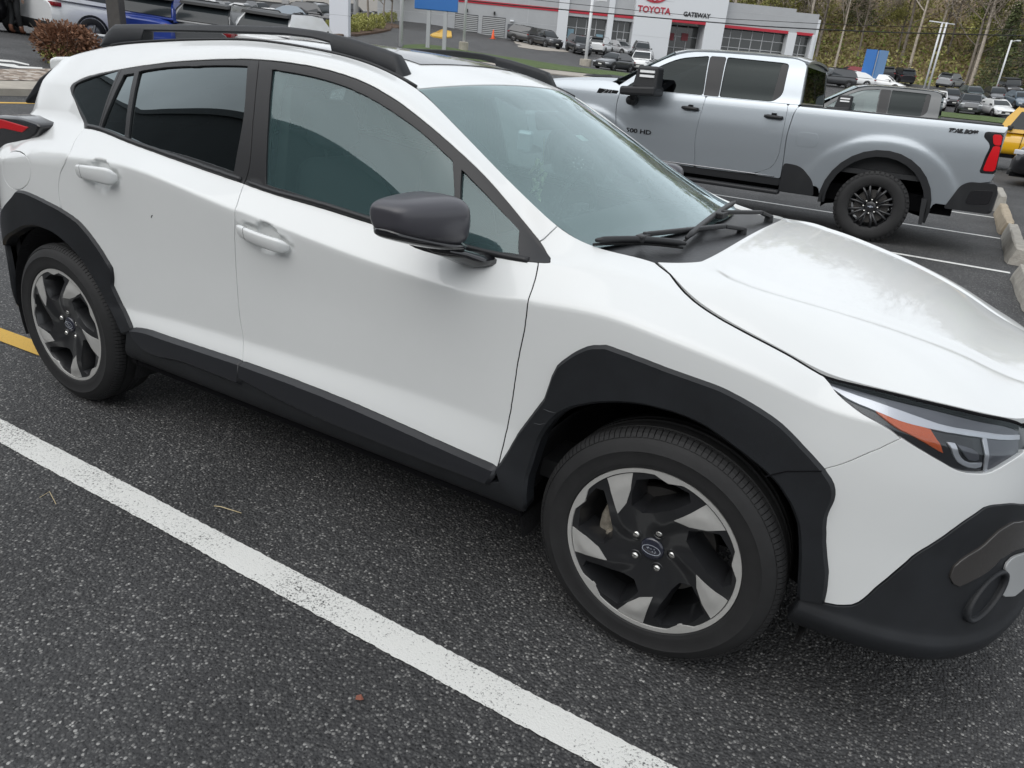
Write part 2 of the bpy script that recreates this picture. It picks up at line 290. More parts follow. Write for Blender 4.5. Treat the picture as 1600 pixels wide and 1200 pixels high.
# outlines of the panels, in (along, up) coordinates of that surface
D=json.loads("""{"front_door":[[-0.267,0.914],[-0.25,0.914],[-0.234,0.913],[-0.218,0.913],[-0.202,0.913],[-0.186,0.912],[-0.169,0.912],[-0.153,0.912],[-0.137,0.912],[-0.121,0.912],[-0.105,0.912],[-0.088,0.913],[-0.072,0.913],[-0.056,0.914],[-0.04,0.914],[-0.024,0.915],[-0.007,0.915],[0.009,0.916],[0.025,0.916],[0.041,0.917],[0.057,0.917],[0.074,0.917],[0.09,0.918],[0.106,0.918],[0.122,0.918],[0.138,0.918],[0.155,0.918],[0.171,0.918],[0.187,0.918],[0.203,0.918],[0.219,0.918],[0.236,0.918],[0.252,0.918],[0.268,0.918],[0.284,0.918],[0.3,0.918],[0.317,0.918],[0.333,0.918],[0.349,0.918],[0.365,0.919],[0.381,0.919],[0.398,0.919],[0.414,0.92],[0.43,0.92],[0.446,0.92],[0.462,0.921],[0.479,0.921],[0.495,0.921],[0.511,0.921],[0.527,0.921],[0.543,0.922],[0.56,0.922],[0.576,0.922],[0.592,0.922],[0.608,0.922],[0.624,0.922],[0.641,0.922],[0.657,0.922],[0.673,0.922],[0.689,0.921],[0.705,0.921],[0.722,0.921],[0.738,0.92],[0.754,0.92],[0.77,0.919],[0.786,0.918],[0.802,0.917],[0.819,0.916],[0.835,0.915],[0.851,0.915],[0.867,0.914],[0.87,0.898],[0.873,0.882],[0.876,0.867],[0.879,0.851],[0.881,0.835],[0.883,0.819],[0.884,0.803],[0.885,0.787],[0.886,0.771],[0.886,0.755],[0.886,0.739],[0.885,0.723],[0.885,0.707],[0.884,0.691],[0.882,0.675],[0.88,0.659],[0.878,0.643],[0.876,0.627],[0.875,0.611],[0.873,0.595],[0.872,0.579],[0.871,0.563],[0.871,0.547],[0.87,0.531],[0.869,0.515],[0.869,0.499],[0.868,0.483],[0.868,0.467],[0.867,0.451],[0.866,0.435],[0.866,0.419],[0.865,0.403],[0.863,0.387],[0.862,0.371],[0.861,0.355],[0.86,0.339],[0.858,0.323],[0.857,0.307],[0.856,0.291],[0.854,0.275],[0.853,0.259],[0.852,0.243],[0.85,0.227],[0.849,0.211],[0.833,0.212],[0.817,0.213],[0.801,0.214],[0.785,0.215],[0.769,0.216],[0.753,0.217],[0.737,0.218],[0.721,0.219],[0.705,0.22],[0.689,0.221],[0.672,0.222],[0.656,0.223],[0.64,0.224],[0.624,0.224],[0.608,0.225],[0.592,0.226],[0.576,0.227],[0.56,0.228],[0.544,0.229],[0.528,0.229],[0.512,0.23],[0.496,0.231],[0.48,0.231],[0.464,0.232],[0.448,0.233],[0.431,0.233],[0.415,0.234],[0.399,0.234],[0.383,0.235],[0.367,0.235],[0.351,0.236],[0.335,0.236],[0.319,0.237],[0.303,0.237],[0.287,0.237],[0.271,0.238],[0.255,0.238],[0.238,0.238],[0.223,0.238],[0.206,0.238],[0.19,0.238],[0.174,0.239],[0.158,0.239],[0.142,0.239],[0.126,0.239],[0.11,0.239],[0.094,0.239],[0.078,0.239],[0.062,0.239],[0.045,0.24],[0.029,0.24],[0.013,0.24],[-0.003,0.24],[-0.019,0.24],[-0.035,0.24],[-0.051,0.24],[-0.067,0.24],[-0.083,0.24],[-0.099,0.24],[-0.115,0.24],[-0.131,0.24],[-0.147,0.24],[-0.164,0.24],[-0.18,0.24],[-0.196,0.24],[-0.212,0.24],[-0.228,0.24],[-0.233,0.256],[-0.237,0.272],[-0.242,0.287],[-0.247,0.303],[-0.251,0.319],[-0.254,0.335],[-0.257,0.35],[-0.259,0.367],[-0.261,0.383],[-0.263,0.399],[-0.264,0.415],[-0.266,0.432],[-0.266,0.448],[-0.267,0.464],[-0.268,0.48],[-0.268,0.497],[-0.268,0.513],[-0.268,0.529],[-0.267,0.545],[-0.267,0.562],[-0.266,0.578],[-0.265,0.594],[-0.264,0.611],[-0.262,0.627],[-0.26,0.643],[-0.259,0.659],[-0.256,0.675],[-0.254,0.691],[-0.251,0.708],[-0.247,0.724],[-0.243,0.74],[-0.24,0.755],[-0.238,0.771],[-0.238,0.787],[-0.24,0.803],[-0.244,0.819],[-0.249,0.835],[-0.254,0.851],[-0.257,0.867],[-0.261,0.882],[-0.264,0.898]],
"rear_door":[[-1.196,0.901],[-1.18,0.903],[-1.164,0.904],[-1.148,0.906],[-1.132,0.907],[-1.116,0.908],[-1.1,0.909],[-1.084,0.91],[-1.068,0.91],[-1.052,0.911],[-1.036,0.911],[-1.02,0.911],[-1.004,0.912],[-0.988,0.912],[-0.972,0.912],[-0.956,0.912],[-0.94,0.912],[-0.924,0.913],[-0.908,0.913],[-0.892,0.913],[-0.875,0.914],[-0.86,0.914],[-0.844,0.914],[-0.828,0.914],[-0.811,0.915],[-0.795,0.915],[-0.779,0.915],[-0.763,0.915],[-0.747,0.916],[-0.731,0.916],[-0.715,0.916],[-0.699,0.916],[-0.683,0.916],[-0.667,0.916],[-0.651,0.916],[-0.635,0.917],[-0.619,0.917],[-0.603,0.917],[-0.587,0.917],[-0.571,0.917],[-0.555,0.917],[-0.539,0.917],[-0.523,0.917],[-0.507,0.917],[-0.491,0.917],[-0.475,0.916],[-0.459,0.916],[-0.443,0.916],[-0.427,0.916],[-0.411,0.916],[-0.395,0.916],[-0.379,0.916],[-0.363,0.915],[-0.347,0.915],[-0.331,0.915],[-0.315,0.915],[-0.299,0.915],[-0.283,0.915],[-0.267,0.914],[-0.264,0.898],[-0.261,0.882],[-0.257,0.867],[-0.254,0.851],[-0.249,0.835],[-0.244,0.819],[-0.24,0.803],[-0.238,0.787],[-0.238,0.771],[-0.24,0.755],[-0.243,0.74],[-0.247,0.724],[-0.251,0.708],[-0.254,0.691],[-0.256,0.675],[-0.259,0.659],[-0.26,0.643],[-0.262,0.627],[-0.264,0.611],[-0.265,0.594],[-0.266,0.578],[-0.267,0.562],[-0.267,0.545],[-0.268,0.529],[-0.268,0.513],[-0.268,0.497],[-0.268,0.48],[-0.267,0.464],[-0.266,0.448],[-0.266,0.432],[-0.264,0.415],[-0.263,0.399],[-0.261,0.383],[-0.259,0.367],[-0.257,0.35],[-0.254,0.335],[-0.251,0.319],[-0.247,0.303],[-0.242,0.287],[-0.237,0.272],[-0.233,0.256],[-0.228,0.24],[-0.244,0.24],[-0.261,0.24],[-0.277,0.24],[-0.293,0.239],[-0.31,0.239],[-0.326,0.239],[-0.343,0.238],[-0.359,0.238],[-0.375,0.238],[-0.392,0.238],[-0.408,0.237],[-0.424,0.237],[-0.441,0.237],[-0.457,0.236],[-0.474,0.236],[-0.49,0.236],[-0.506,0.236],[-0.523,0.235],[-0.539,0.235],[-0.555,0.235],[-0.572,0.234],[-0.588,0.234],[-0.605,0.234],[-0.621,0.233],[-0.637,0.233],[-0.654,0.233],[-0.67,0.233],[-0.687,0.233],[-0.703,0.233],[-0.72,0.233],[-0.736,0.233],[-0.752,0.232],[-0.769,0.231],[-0.785,0.229],[-0.801,0.227],[-0.817,0.224],[-0.833,0.221],[-0.85,0.218],[-0.859,0.232],[-0.868,0.246],[-0.878,0.259],[-0.887,0.273],[-0.897,0.287],[-0.906,0.3],[-0.915,0.314],[-0.924,0.328],[-0.933,0.342],[-0.942,0.356],[-0.951,0.37],[-0.96,0.384],[-0.969,0.398],[-0.978,0.412],[-0.973,0.427],[-0.969,0.443],[-0.968,0.459],[-0.968,0.475],[-0.98,0.487],[-0.992,0.498],[-1.004,0.51],[-1.016,0.521],[-1.029,0.532],[-1.042,0.542],[-1.056,0.552],[-1.069,0.561],[-1.084,0.571],[-1.098,0.579],[-1.113,0.587],[-1.128,0.594],[-1.143,0.6],[-1.159,0.604],[-1.175,0.609],[-1.192,0.612],[-1.208,0.616],[-1.225,0.619],[-1.241,0.623],[-1.243,0.64],[-1.246,0.657],[-1.246,0.674],[-1.242,0.69],[-1.235,0.705],[-1.225,0.719],[-1.215,0.732],[-1.202,0.744],[-1.186,0.754],[-1.172,0.765],[-1.162,0.776],[-1.159,0.789],[-1.163,0.804],[-1.172,0.819],[-1.183,0.835],[-1.191,0.851],[-1.194,0.868],[-1.195,0.884]],
"fender":[[0.867,0.914],[0.87,0.898],[0.873,0.882],[0.876,0.867],[0.879,0.851],[0.881,0.835],[0.883,0.819],[0.884,0.803],[0.885,0.787],[0.886,0.771],[0.886,0.755],[0.886,0.739],[0.885,0.723],[0.885,0.707],[0.884,0.691],[0.882,0.675],[0.88,0.659],[0.878,0.643],[0.876,0.627],[0.875,0.611],[0.873,0.595],[0.872,0.579],[0.871,0.563],[0.871,0.547],[0.87,0.531],[0.869,0.515],[0.869,0.499],[0.868,0.483],[0.868,0.467],[0.867,0.451],[0.866,0.435],[0.866,0.419],[0.865,0.403],[0.863,0.387],[0.862,0.371],[0.861,0.355],[0.86,0.339],[0.858,0.323],[0.857,0.307],[0.856,0.291],[0.854,0.275],[0.853,0.259],[0.852,0.243],[0.85,0.227],[0.849,0.211],[0.856,0.227],[0.863,0.241],[0.869,0.257],[0.876,0.272],[0.883,0.287],[0.889,0.302],[0.896,0.317],[0.902,0.332],[0.909,0.347],[0.916,0.362],[0.922,0.377],[0.929,0.392],[0.935,0.407],[0.942,0.422],[0.948,0.438],[0.955,0.453],[0.961,0.468],[0.968,0.483],[0.974,0.498],[0.977,0.514],[0.98,0.531],[0.983,0.547],[0.986,0.563],[0.989,0.58],[0.995,0.597],[1.001,0.614],[1.012,0.628],[1.025,0.641],[1.038,0.654],[1.051,0.665],[1.065,0.675],[1.079,0.684],[1.095,0.691],[1.111,0.695],[1.127,0.7],[1.144,0.7],[1.16,0.699],[1.176,0.699],[1.192,0.699],[1.208,0.698],[1.225,0.698],[1.241,0.698],[1.257,0.697],[1.273,0.697],[1.29,0.696],[1.306,0.696],[1.322,0.696],[1.339,0.696],[1.355,0.696],[1.371,0.696],[1.388,0.696],[1.404,0.696],[1.42,0.696],[1.436,0.695],[1.452,0.693],[1.468,0.69],[1.484,0.687],[1.5,0.683],[1.515,0.679],[1.531,0.674],[1.547,0.668],[1.562,0.662],[1.576,0.655],[1.59,0.647],[1.603,0.637],[1.615,0.627],[1.627,0.616],[1.639,0.604],[1.65,0.592],[1.661,0.581],[1.673,0.569],[1.684,0.557],[1.695,0.545],[1.706,0.533],[1.716,0.545],[1.727,0.558],[1.737,0.57],[1.746,0.583],[1.755,0.597],[1.763,0.61],[1.771,0.624],[1.779,0.638],[1.787,0.652],[1.796,0.666],[1.804,0.679],[1.812,0.693],[1.819,0.707],[1.827,0.721],[1.835,0.735],[1.843,0.749],[1.829,0.758],[1.814,0.767],[1.8,0.775],[1.785,0.784],[1.771,0.793],[1.757,0.802],[1.744,0.812],[1.731,0.823],[1.719,0.834],[1.706,0.846],[1.695,0.858],[1.685,0.871],[1.678,0.885],[1.672,0.901],[1.667,0.917],[1.663,0.933],[1.66,0.95],[1.657,0.967],[1.654,0.984],[1.651,1.001],[1.647,1.017],[1.642,1.034],[1.633,1.048],[1.625,1.063],[1.616,1.078],[1.608,1.093],[1.599,1.107],[1.59,1.12],[1.58,1.132],[1.568,1.142],[1.555,1.15],[1.541,1.155],[1.525,1.159],[1.509,1.162],[1.492,1.164],[1.475,1.166],[1.459,1.168],[1.442,1.171],[1.427,1.174],[1.411,1.177],[1.395,1.179],[1.379,1.182],[1.363,1.186],[1.347,1.189],[1.331,1.192],[1.315,1.196],[1.299,1.201],[1.285,1.208],[1.27,1.215],[1.256,1.224],[1.243,1.233],[1.23,1.243],[1.218,1.253],[1.205,1.264],[1.186,1.271],[1.167,1.28],[1.15,1.292],[1.13,1.292],[1.11,1.292],[1.09,1.292],[1.069,1.292],[1.049,1.292],[1.029,1.292],[1.009,1.292],[0.989,1.292],[0.969,1.292],[0.949,1.292],[0.928,1.292],[0.908,1.292],[0.888,1.292],[0.868,1.292],[0.862,1.27],[0.855,1.248],[0.849,1.226],[0.843,1.204],[0.836,1.182],[0.857,1.177],[0.874,1.165],[0.889,1.149],[0.89,1.132],[0.891,1.115],[0.892,1.098],[0.893,1.081],[0.894,1.064],[0.895,1.047],[0.896,1.03],[0.896,1.013],[0.896,0.996],[0.896,0.979],[0.898,0.959],[0.899,0.939],[0.896,0.923],[0.885,0.916]],
"quarter":[[-1.196,0.901],[-1.195,0.884],[-1.194,0.868],[-1.191,0.851],[-1.183,0.835],[-1.172,0.819],[-1.163,0.804],[-1.159,0.789],[-1.162,0.776],[-1.172,0.765],[-1.186,0.754],[-1.202,0.744],[-1.215,0.732],[-1.225,0.719],[-1.235,0.705],[-1.242,0.69],[-1.246,0.674],[-1.246,0.657],[-1.243,0.64],[-1.241,0.623],[-1.258,0.625],[-1.274,0.628],[-1.291,0.63],[-1.307,0.632],[-1.324,0.634],[-1.34,0.636],[-1.357,0.639],[-1.373,0.64],[-1.39,0.642],[-1.407,0.644],[-1.423,0.645],[-1.44,0.647],[-1.456,0.648],[-1.473,0.649],[-1.49,0.65],[-1.506,0.65],[-1.523,0.65],[-1.54,0.649],[-1.556,0.648],[-1.573,0.647],[-1.588,0.639],[-1.603,0.631],[-1.618,0.622],[-1.633,0.614],[-1.648,0.606],[-1.663,0.597],[-1.678,0.589],[-1.693,0.58],[-1.708,0.572],[-1.722,0.563],[-1.737,0.554],[-1.752,0.545],[-1.766,0.537],[-1.781,0.528],[-1.794,0.516],[-1.808,0.504],[-1.823,0.493],[-1.837,0.482],[-1.851,0.47],[-1.863,0.458],[-1.871,0.444],[-1.877,0.429],[-1.879,0.413],[-1.879,0.395],[-1.878,0.378],[-1.877,0.36],[-1.838,0.393],[-1.871,0.4],[-1.922,0.4],[-1.973,0.4],[-2.024,0.4],[-2.075,0.4],[-2.126,0.4],[-2.177,0.4],[-2.228,0.4],[-2.28,0.4],[-2.331,0.4],[-2.382,0.4],[-2.433,0.4],[-2.484,0.4],[-2.535,0.4],[-2.587,0.4],[-2.638,0.4],[-2.689,0.4],[-2.74,0.4],[-2.74,0.453],[-2.74,0.505],[-2.74,0.557],[-2.74,0.61],[-2.74,0.662],[-2.74,0.715],[-2.74,0.767],[-2.74,0.82],[-2.74,0.872],[-2.74,0.925],[-2.74,0.977],[-2.74,1.03],[-2.74,1.082],[-2.74,1.135],[-2.74,1.187],[-2.74,1.24],[-2.74,1.292],[-2.7,1.292],[-2.66,1.292],[-2.62,1.292],[-2.58,1.292],[-2.54,1.292],[-2.499,1.292],[-2.459,1.292],[-2.419,1.292],[-2.379,1.292],[-2.339,1.292],[-2.299,1.292],[-2.259,1.292],[-2.219,1.292],[-2.179,1.292],[-2.139,1.292],[-2.099,1.292],[-2.058,1.292],[-2.018,1.292],[-1.978,1.292],[-1.938,1.292],[-1.898,1.292],[-1.858,1.292],[-1.818,1.292],[-1.778,1.292],[-1.738,1.292],[-1.698,1.292],[-1.658,1.292],[-1.617,1.292],[-1.577,1.292],[-1.537,1.292],[-1.497,1.292],[-1.457,1.292],[-1.417,1.292],[-1.377,1.292],[-1.337,1.292],[-1.297,1.292],[-1.257,1.292],[-1.217,1.292],[-1.177,1.292],[-1.136,1.292],[-1.096,1.292],[-1.056,1.292],[-1.016,1.292],[-0.976,1.292],[-0.936,1.292],[-0.896,1.292],[-0.856,1.292],[-0.816,1.292],[-0.776,1.292],[-0.736,1.292],[-0.696,1.292],[-0.655,1.292],[-0.615,1.292],[-0.575,1.292],[-0.535,1.292],[-0.495,1.292],[-0.455,1.292],[-0.415,1.292],[-0.375,1.292],[-0.335,1.292],[-0.295,1.292],[-0.255,1.292],[-0.214,1.292],[-0.174,1.292],[-0.134,1.292],[-0.094,1.292],[-0.054,1.292],[-0.014,1.292],[0.026,1.292],[0.066,1.292],[0.106,1.292],[0.146,1.292],[0.186,1.292],[0.227,1.292],[0.267,1.292],[0.307,1.292],[0.347,1.292],[0.387,1.292],[0.427,1.292],[0.467,1.292],[0.507,1.292],[0.547,1.292],[0.587,1.292],[0.627,1.292],[0.668,1.292],[0.708,1.292],[0.748,1.292],[0.788,1.292],[0.828,1.292],[0.868,1.292],[0.862,1.27],[0.855,1.248],[0.849,1.226],[0.843,1.204],[0.836,1.182],[0.821,1.18],[0.805,1.177],[0.789,1.175],[0.773,1.173],[0.757,1.171],[0.741,1.171],[0.725,1.171],[0.709,1.171],[0.693,1.171],[0.677,1.171],[0.661,1.172],[0.645,1.172],[0.629,1.172],[0.613,1.172],[0.597,1.171],[0.581,1.171],[0.565,1.17],[0.549,1.169],[0.533,1.169],[0.517,1.168],[0.501,1.167],[0.485,1.167],[0.469,1.166],[0.453,1.165],[0.437,1.165],[0.421,1.164],[0.405,1.164],[0.389,1.163],[0.373,1.163],[0.357,1.163],[0.341,1.163],[0.325,1.163],[0.309,1.163],[0.293,1.164],[0.277,1.164],[0.261,1.164],[0.245,1.164],[0.229,1.164],[0.213,1.164],[0.197,1.165],[0.181,1.165],[0.165,1.165],[0.149,1.165],[0.133,1.165],[0.117,1.165],[0.101,1.165],[0.085,1.164],[0.069,1.164],[0.053,1.164],[0.037,1.163],[0.021,1.163],[0.004,1.163],[-0.011,1.163],[-0.028,1.162],[-0.043,1.162],[-0.059,1.162],[-0.075,1.162],[-0.091,1.162],[-0.107,1.162],[-0.124,1.161],[-0.14,1.161],[-0.156,1.161],[-0.172,1.161],[-0.188,1.161],[-0.204,1.161],[-0.22,1.161],[-0.236,1.161],[-0.252,1.161],[-0.268,1.161],[-0.284,1.161],[-0.3,1.161],[-0.316,1.161],[-0.332,1.161],[-0.348,1.161],[-0.364,1.161],[-0.38,1.161],[-0.397,1.161],[-0.413,1.161],[-0.429,1.16],[-0.445,1.16],[-0.461,1.16],[-0.477,1.16],[-0.494,1.16],[-0.51,1.16],[-0.526,1.16],[-0.542,1.16],[-0.558,1.16],[-0.574,1.16],[-0.591,1.16],[-0.607,1.16],[-0.623,1.16],[-0.639,1.16],[-0.655,1.16],[-0.671,1.16],[-0.688,1.16],[-0.704,1.16],[-0.72,1.16],[-0.736,1.16],[-0.752,1.16],[-0.768,1.16],[-0.785,1.16],[-0.801,1.16],[-0.817,1.16],[-0.833,1.159],[-0.849,1.159],[-0.866,1.159],[-0.882,1.159],[-0.898,1.159],[-0.914,1.159],[-0.93,1.159],[-0.946,1.16],[-0.963,1.16],[-0.979,1.16],[-0.995,1.16],[-1.011,1.16],[-1.027,1.16],[-1.043,1.16],[-1.06,1.16],[-1.076,1.16],[-1.092,1.16],[-1.109,1.16],[-1.126,1.16],[-1.142,1.16],[-1.159,1.159],[-1.176,1.159],[-1.192,1.159],[-1.209,1.159],[-1.226,1.159],[-1.242,1.159],[-1.259,1.158],[-1.276,1.158],[-1.292,1.159],[-1.309,1.158],[-1.326,1.158],[-1.342,1.157],[-1.359,1.156],[-1.375,1.153],[-1.392,1.15],[-1.408,1.147],[-1.418,1.134],[-1.422,1.119],[-1.415,1.104],[-1.406,1.089],[-1.397,1.076],[-1.387,1.063],[-1.375,1.051],[-1.363,1.039],[-1.352,1.028],[-1.34,1.015],[-1.329,1.003],[-1.318,0.992],[-1.306,0.98],[-1.294,0.969],[-1.282,0.958],[-1.269,0.948],[-1.255,0.938],[-1.241,0.929],[-1.227,0.921],[-1.213,0.912],[-1.199,0.903]],
"bumper":[[1.706,0.533],[1.716,0.545],[1.727,0.558],[1.737,0.57],[1.746,0.583],[1.755,0.597],[1.763,0.61],[1.771,0.624],[1.779,0.638],[1.787,0.652],[1.796,0.666],[1.804,0.679],[1.812,0.693],[1.819,0.707],[1.827,0.721],[1.835,0.735],[1.843,0.749],[1.858,0.743],[1.872,0.736],[1.887,0.729],[1.902,0.723],[1.917,0.716],[1.932,0.71],[1.947,0.704],[1.962,0.697],[1.977,0.691],[1.993,0.689],[2.009,0.689],[2.025,0.693],[2.041,0.696],[2.057,0.701],[2.071,0.708],[2.083,0.718],[2.096,0.729],[2.108,0.74],[2.12,0.75],[2.133,0.76],[2.146,0.77],[2.159,0.78],[2.172,0.79],[2.17,0.8],[2.19,0.794],[2.209,0.789],[2.229,0.783],[2.248,0.776],[2.266,0.767],[2.284,0.758],[2.303,0.749],[2.32,0.739],[2.32,0.718],[2.32,0.698],[2.32,0.678],[2.32,0.657],[2.32,0.637],[2.32,0.616],[2.32,0.596],[2.32,0.576],[2.32,0.555],[2.31,0.544],[2.289,0.544],[2.269,0.543],[2.248,0.542],[2.228,0.541],[2.212,0.548],[2.195,0.556],[2.179,0.563],[2.161,0.568],[2.144,0.57],[2.126,0.57],[2.107,0.57],[2.091,0.566],[2.077,0.558],[2.068,0.545],[2.059,0.53],[2.05,0.516],[2.041,0.502],[2.033,0.488],[2.025,0.473],[2.018,0.459],[2.01,0.444],[2.003,0.429],[1.995,0.414],[1.987,0.4],[1.979,0.386],[1.97,0.371],[1.961,0.358],[1.952,0.344],[1.942,0.331],[1.933,0.317],[1.923,0.304],[1.913,0.291],[1.903,0.277],[1.893,0.264],[1.884,0.251],[1.876,0.236],[1.868,0.222],[1.859,0.209],[1.847,0.198],[1.832,0.191],[1.817,0.185],[1.801,0.182],[1.785,0.18],[1.783,0.196],[1.782,0.212],[1.78,0.228],[1.777,0.244],[1.774,0.26],[1.768,0.275],[1.762,0.289],[1.756,0.304],[1.75,0.319],[1.746,0.335],[1.742,0.35],[1.74,0.366],[1.738,0.382],[1.738,0.398],[1.739,0.414],[1.741,0.43],[1.742,0.446],[1.741,0.463],[1.738,0.478],[1.733,0.493],[1.725,0.507],[1.715,0.52]],
"bumper_low":[[1.785,0.18],[1.801,0.182],[1.817,0.185],[1.832,0.191],[1.847,0.198],[1.859,0.209],[1.868,0.222],[1.876,0.236],[1.884,0.251],[1.893,0.264],[1.903,0.277],[1.913,0.291],[1.923,0.304],[1.933,0.317],[1.942,0.331],[1.952,0.344],[1.961,0.358],[1.97,0.371],[1.979,0.386],[1.987,0.4],[1.995,0.414],[2.003,0.429],[2.01,0.444],[2.018,0.459],[2.025,0.473],[2.033,0.488],[2.041,0.502],[2.05,0.516],[2.059,0.53],[2.068,0.545],[2.077,0.558],[2.091,0.566],[2.107,0.57],[2.126,0.57],[2.144,0.57],[2.161,0.568],[2.179,0.563],[2.195,0.556],[2.212,0.548],[2.229,0.541],[2.248,0.542],[2.268,0.543],[2.288,0.544],[2.309,0.544],[2.329,0.545],[2.349,0.545],[2.369,0.545],[2.389,0.545],[2.409,0.545],[2.429,0.545],[2.45,0.545],[2.47,0.545],[2.49,0.545],[2.51,0.545],[2.53,0.545],[2.55,0.545],[2.571,0.545],[2.591,0.545],[2.611,0.545],[2.631,0.545],[2.651,0.545],[2.671,0.545],[2.692,0.545],[2.712,0.545],[2.732,0.545],[2.752,0.545],[2.772,0.545],[2.792,0.545],[2.813,0.545],[2.82,0.532],[2.82,0.512],[2.82,0.492],[2.82,0.472],[2.82,0.452],[2.82,0.431],[2.82,0.411],[2.82,0.391],[2.82,0.371],[2.82,0.351],[2.82,0.331],[2.82,0.31],[2.82,0.29],[2.82,0.27],[2.82,0.25],[2.82,0.23],[2.82,0.21],[2.82,0.19],[2.82,0.169],[2.82,0.149],[2.82,0.129],[2.82,0.109],[2.82,0.089],[2.82,0.069],[2.82,0.048],[2.818,0.03],[2.798,0.03],[2.778,0.03],[2.758,0.03],[2.738,0.03],[2.717,0.03],[2.697,0.03],[2.677,0.03],[2.657,0.03],[2.637,0.03],[2.617,0.03],[2.596,0.03],[2.576,0.03],[2.556,0.03],[2.536,0.03],[2.516,0.03],[2.496,0.03],[2.476,0.03],[2.455,0.03],[2.435,0.03],[2.415,0.03],[2.395,0.03],[2.375,0.03],[2.355,0.03],[2.334,0.03],[2.314,0.03],[2.294,0.03],[2.274,0.03],[2.254,0.03],[2.234,0.03],[2.213,0.03],[2.193,0.03],[2.173,0.03],[2.153,0.03],[2.133,0.03],[2.113,0.03],[2.092,0.03],[2.072,0.03],[2.052,0.03],[2.032,0.03],[2.012,0.03],[1.992,0.03],[1.972,0.03],[1.951,0.03],[1.931,0.03],[1.911,0.03],[1.891,0.03],[1.871,0.03],[1.851,0.03],[1.831,0.03],[1.81,0.03],[1.79,0.03],[1.77,0.03],[1.75,0.03],[1.73,0.03],[1.727,0.05],[1.723,0.07],[1.72,0.09],[1.736,0.169],[1.752,0.173],[1.768,0.176]],
"front_arch":[[0.849,0.211],[0.856,0.227],[0.863,0.241],[0.869,0.257],[0.876,0.272],[0.883,0.287],[0.889,0.302],[0.896,0.317],[0.902,0.332],[0.909,0.347],[0.916,0.362],[0.922,0.377],[0.929,0.392],[0.935,0.407],[0.942,0.422],[0.948,0.438],[0.955,0.453],[0.961,0.468],[0.968,0.483],[0.974,0.498],[0.977,0.514],[0.98,0.531],[0.983,0.547],[0.986,0.563],[0.989,0.58],[0.995,0.597],[1.001,0.614],[1.012,0.628],[1.025,0.641],[1.038,0.654],[1.051,0.665],[1.065,0.675],[1.079,0.684],[1.095,0.691],[1.111,0.695],[1.127,0.7],[1.144,0.7],[1.16,0.699],[1.176,0.699],[1.192,0.699],[1.208,0.698],[1.225,0.698],[1.241,0.698],[1.257,0.697],[1.273,0.697],[1.29,0.696],[1.306,0.696],[1.322,0.696],[1.339,0.696],[1.355,0.696],[1.371,0.696],[1.388,0.696],[1.404,0.696],[1.42,0.696],[1.436,0.695],[1.452,0.693],[1.468,0.69],[1.484,0.687],[1.5,0.683],[1.515,0.679],[1.531,0.674],[1.547,0.668],[1.562,0.662],[1.576,0.655],[1.59,0.647],[1.603,0.637],[1.615,0.627],[1.627,0.616],[1.639,0.604],[1.65,0.592],[1.661,0.581],[1.673,0.569],[1.684,0.557],[1.695,0.545],[1.706,0.533],[1.715,0.52],[1.725,0.507],[1.733,0.493],[1.738,0.478],[1.741,0.463],[1.742,0.446],[1.741,0.43],[1.739,0.414],[1.738,0.398],[1.738,0.382],[1.74,0.366],[1.742,0.35],[1.746,0.335],[1.75,0.319],[1.756,0.304],[1.762,0.289],[1.768,0.275],[1.774,0.26],[1.777,0.244],[1.78,0.228],[1.782,0.212],[1.783,0.196],[1.785,0.18],[1.736,0.169],[1.732,0.185],[1.729,0.201],[1.726,0.216],[1.723,0.232],[1.72,0.248],[1.716,0.264],[1.712,0.28],[1.707,0.295],[1.702,0.31],[1.696,0.325],[1.69,0.34],[1.683,0.355],[1.676,0.369],[1.668,0.384],[1.66,0.398],[1.651,0.411],[1.641,0.424],[1.631,0.437],[1.621,0.449],[1.609,0.461],[1.597,0.471],[1.585,0.482],[1.572,0.492],[1.559,0.501],[1.545,0.51],[1.532,0.519],[1.518,0.528],[1.504,0.536],[1.49,0.544],[1.476,0.552],[1.461,0.56],[1.446,0.567],[1.432,0.574],[1.417,0.579],[1.401,0.583],[1.385,0.586],[1.369,0.589],[1.353,0.59],[1.337,0.591],[1.32,0.591],[1.304,0.59],[1.288,0.589],[1.272,0.588],[1.256,0.586],[1.24,0.583],[1.224,0.58],[1.208,0.576],[1.193,0.572],[1.177,0.567],[1.162,0.562],[1.147,0.556],[1.131,0.55],[1.117,0.543],[1.103,0.536],[1.089,0.527],[1.075,0.519],[1.061,0.509],[1.049,0.499],[1.037,0.488],[1.027,0.476],[1.017,0.463],[1.009,0.449],[1.001,0.435],[0.995,0.42],[0.988,0.404],[0.982,0.389],[0.977,0.374],[0.972,0.359],[0.968,0.343],[0.965,0.327],[0.962,0.311],[0.959,0.295],[0.957,0.279],[0.954,0.263],[0.952,0.247],[0.949,0.231],[0.95,0.209],[0.951,0.188],[0.952,0.166],[0.953,0.144],[0.954,0.122],[0.955,0.1],[0.932,0.1],[0.916,0.117],[0.9,0.134],[0.885,0.152],[0.87,0.17]],
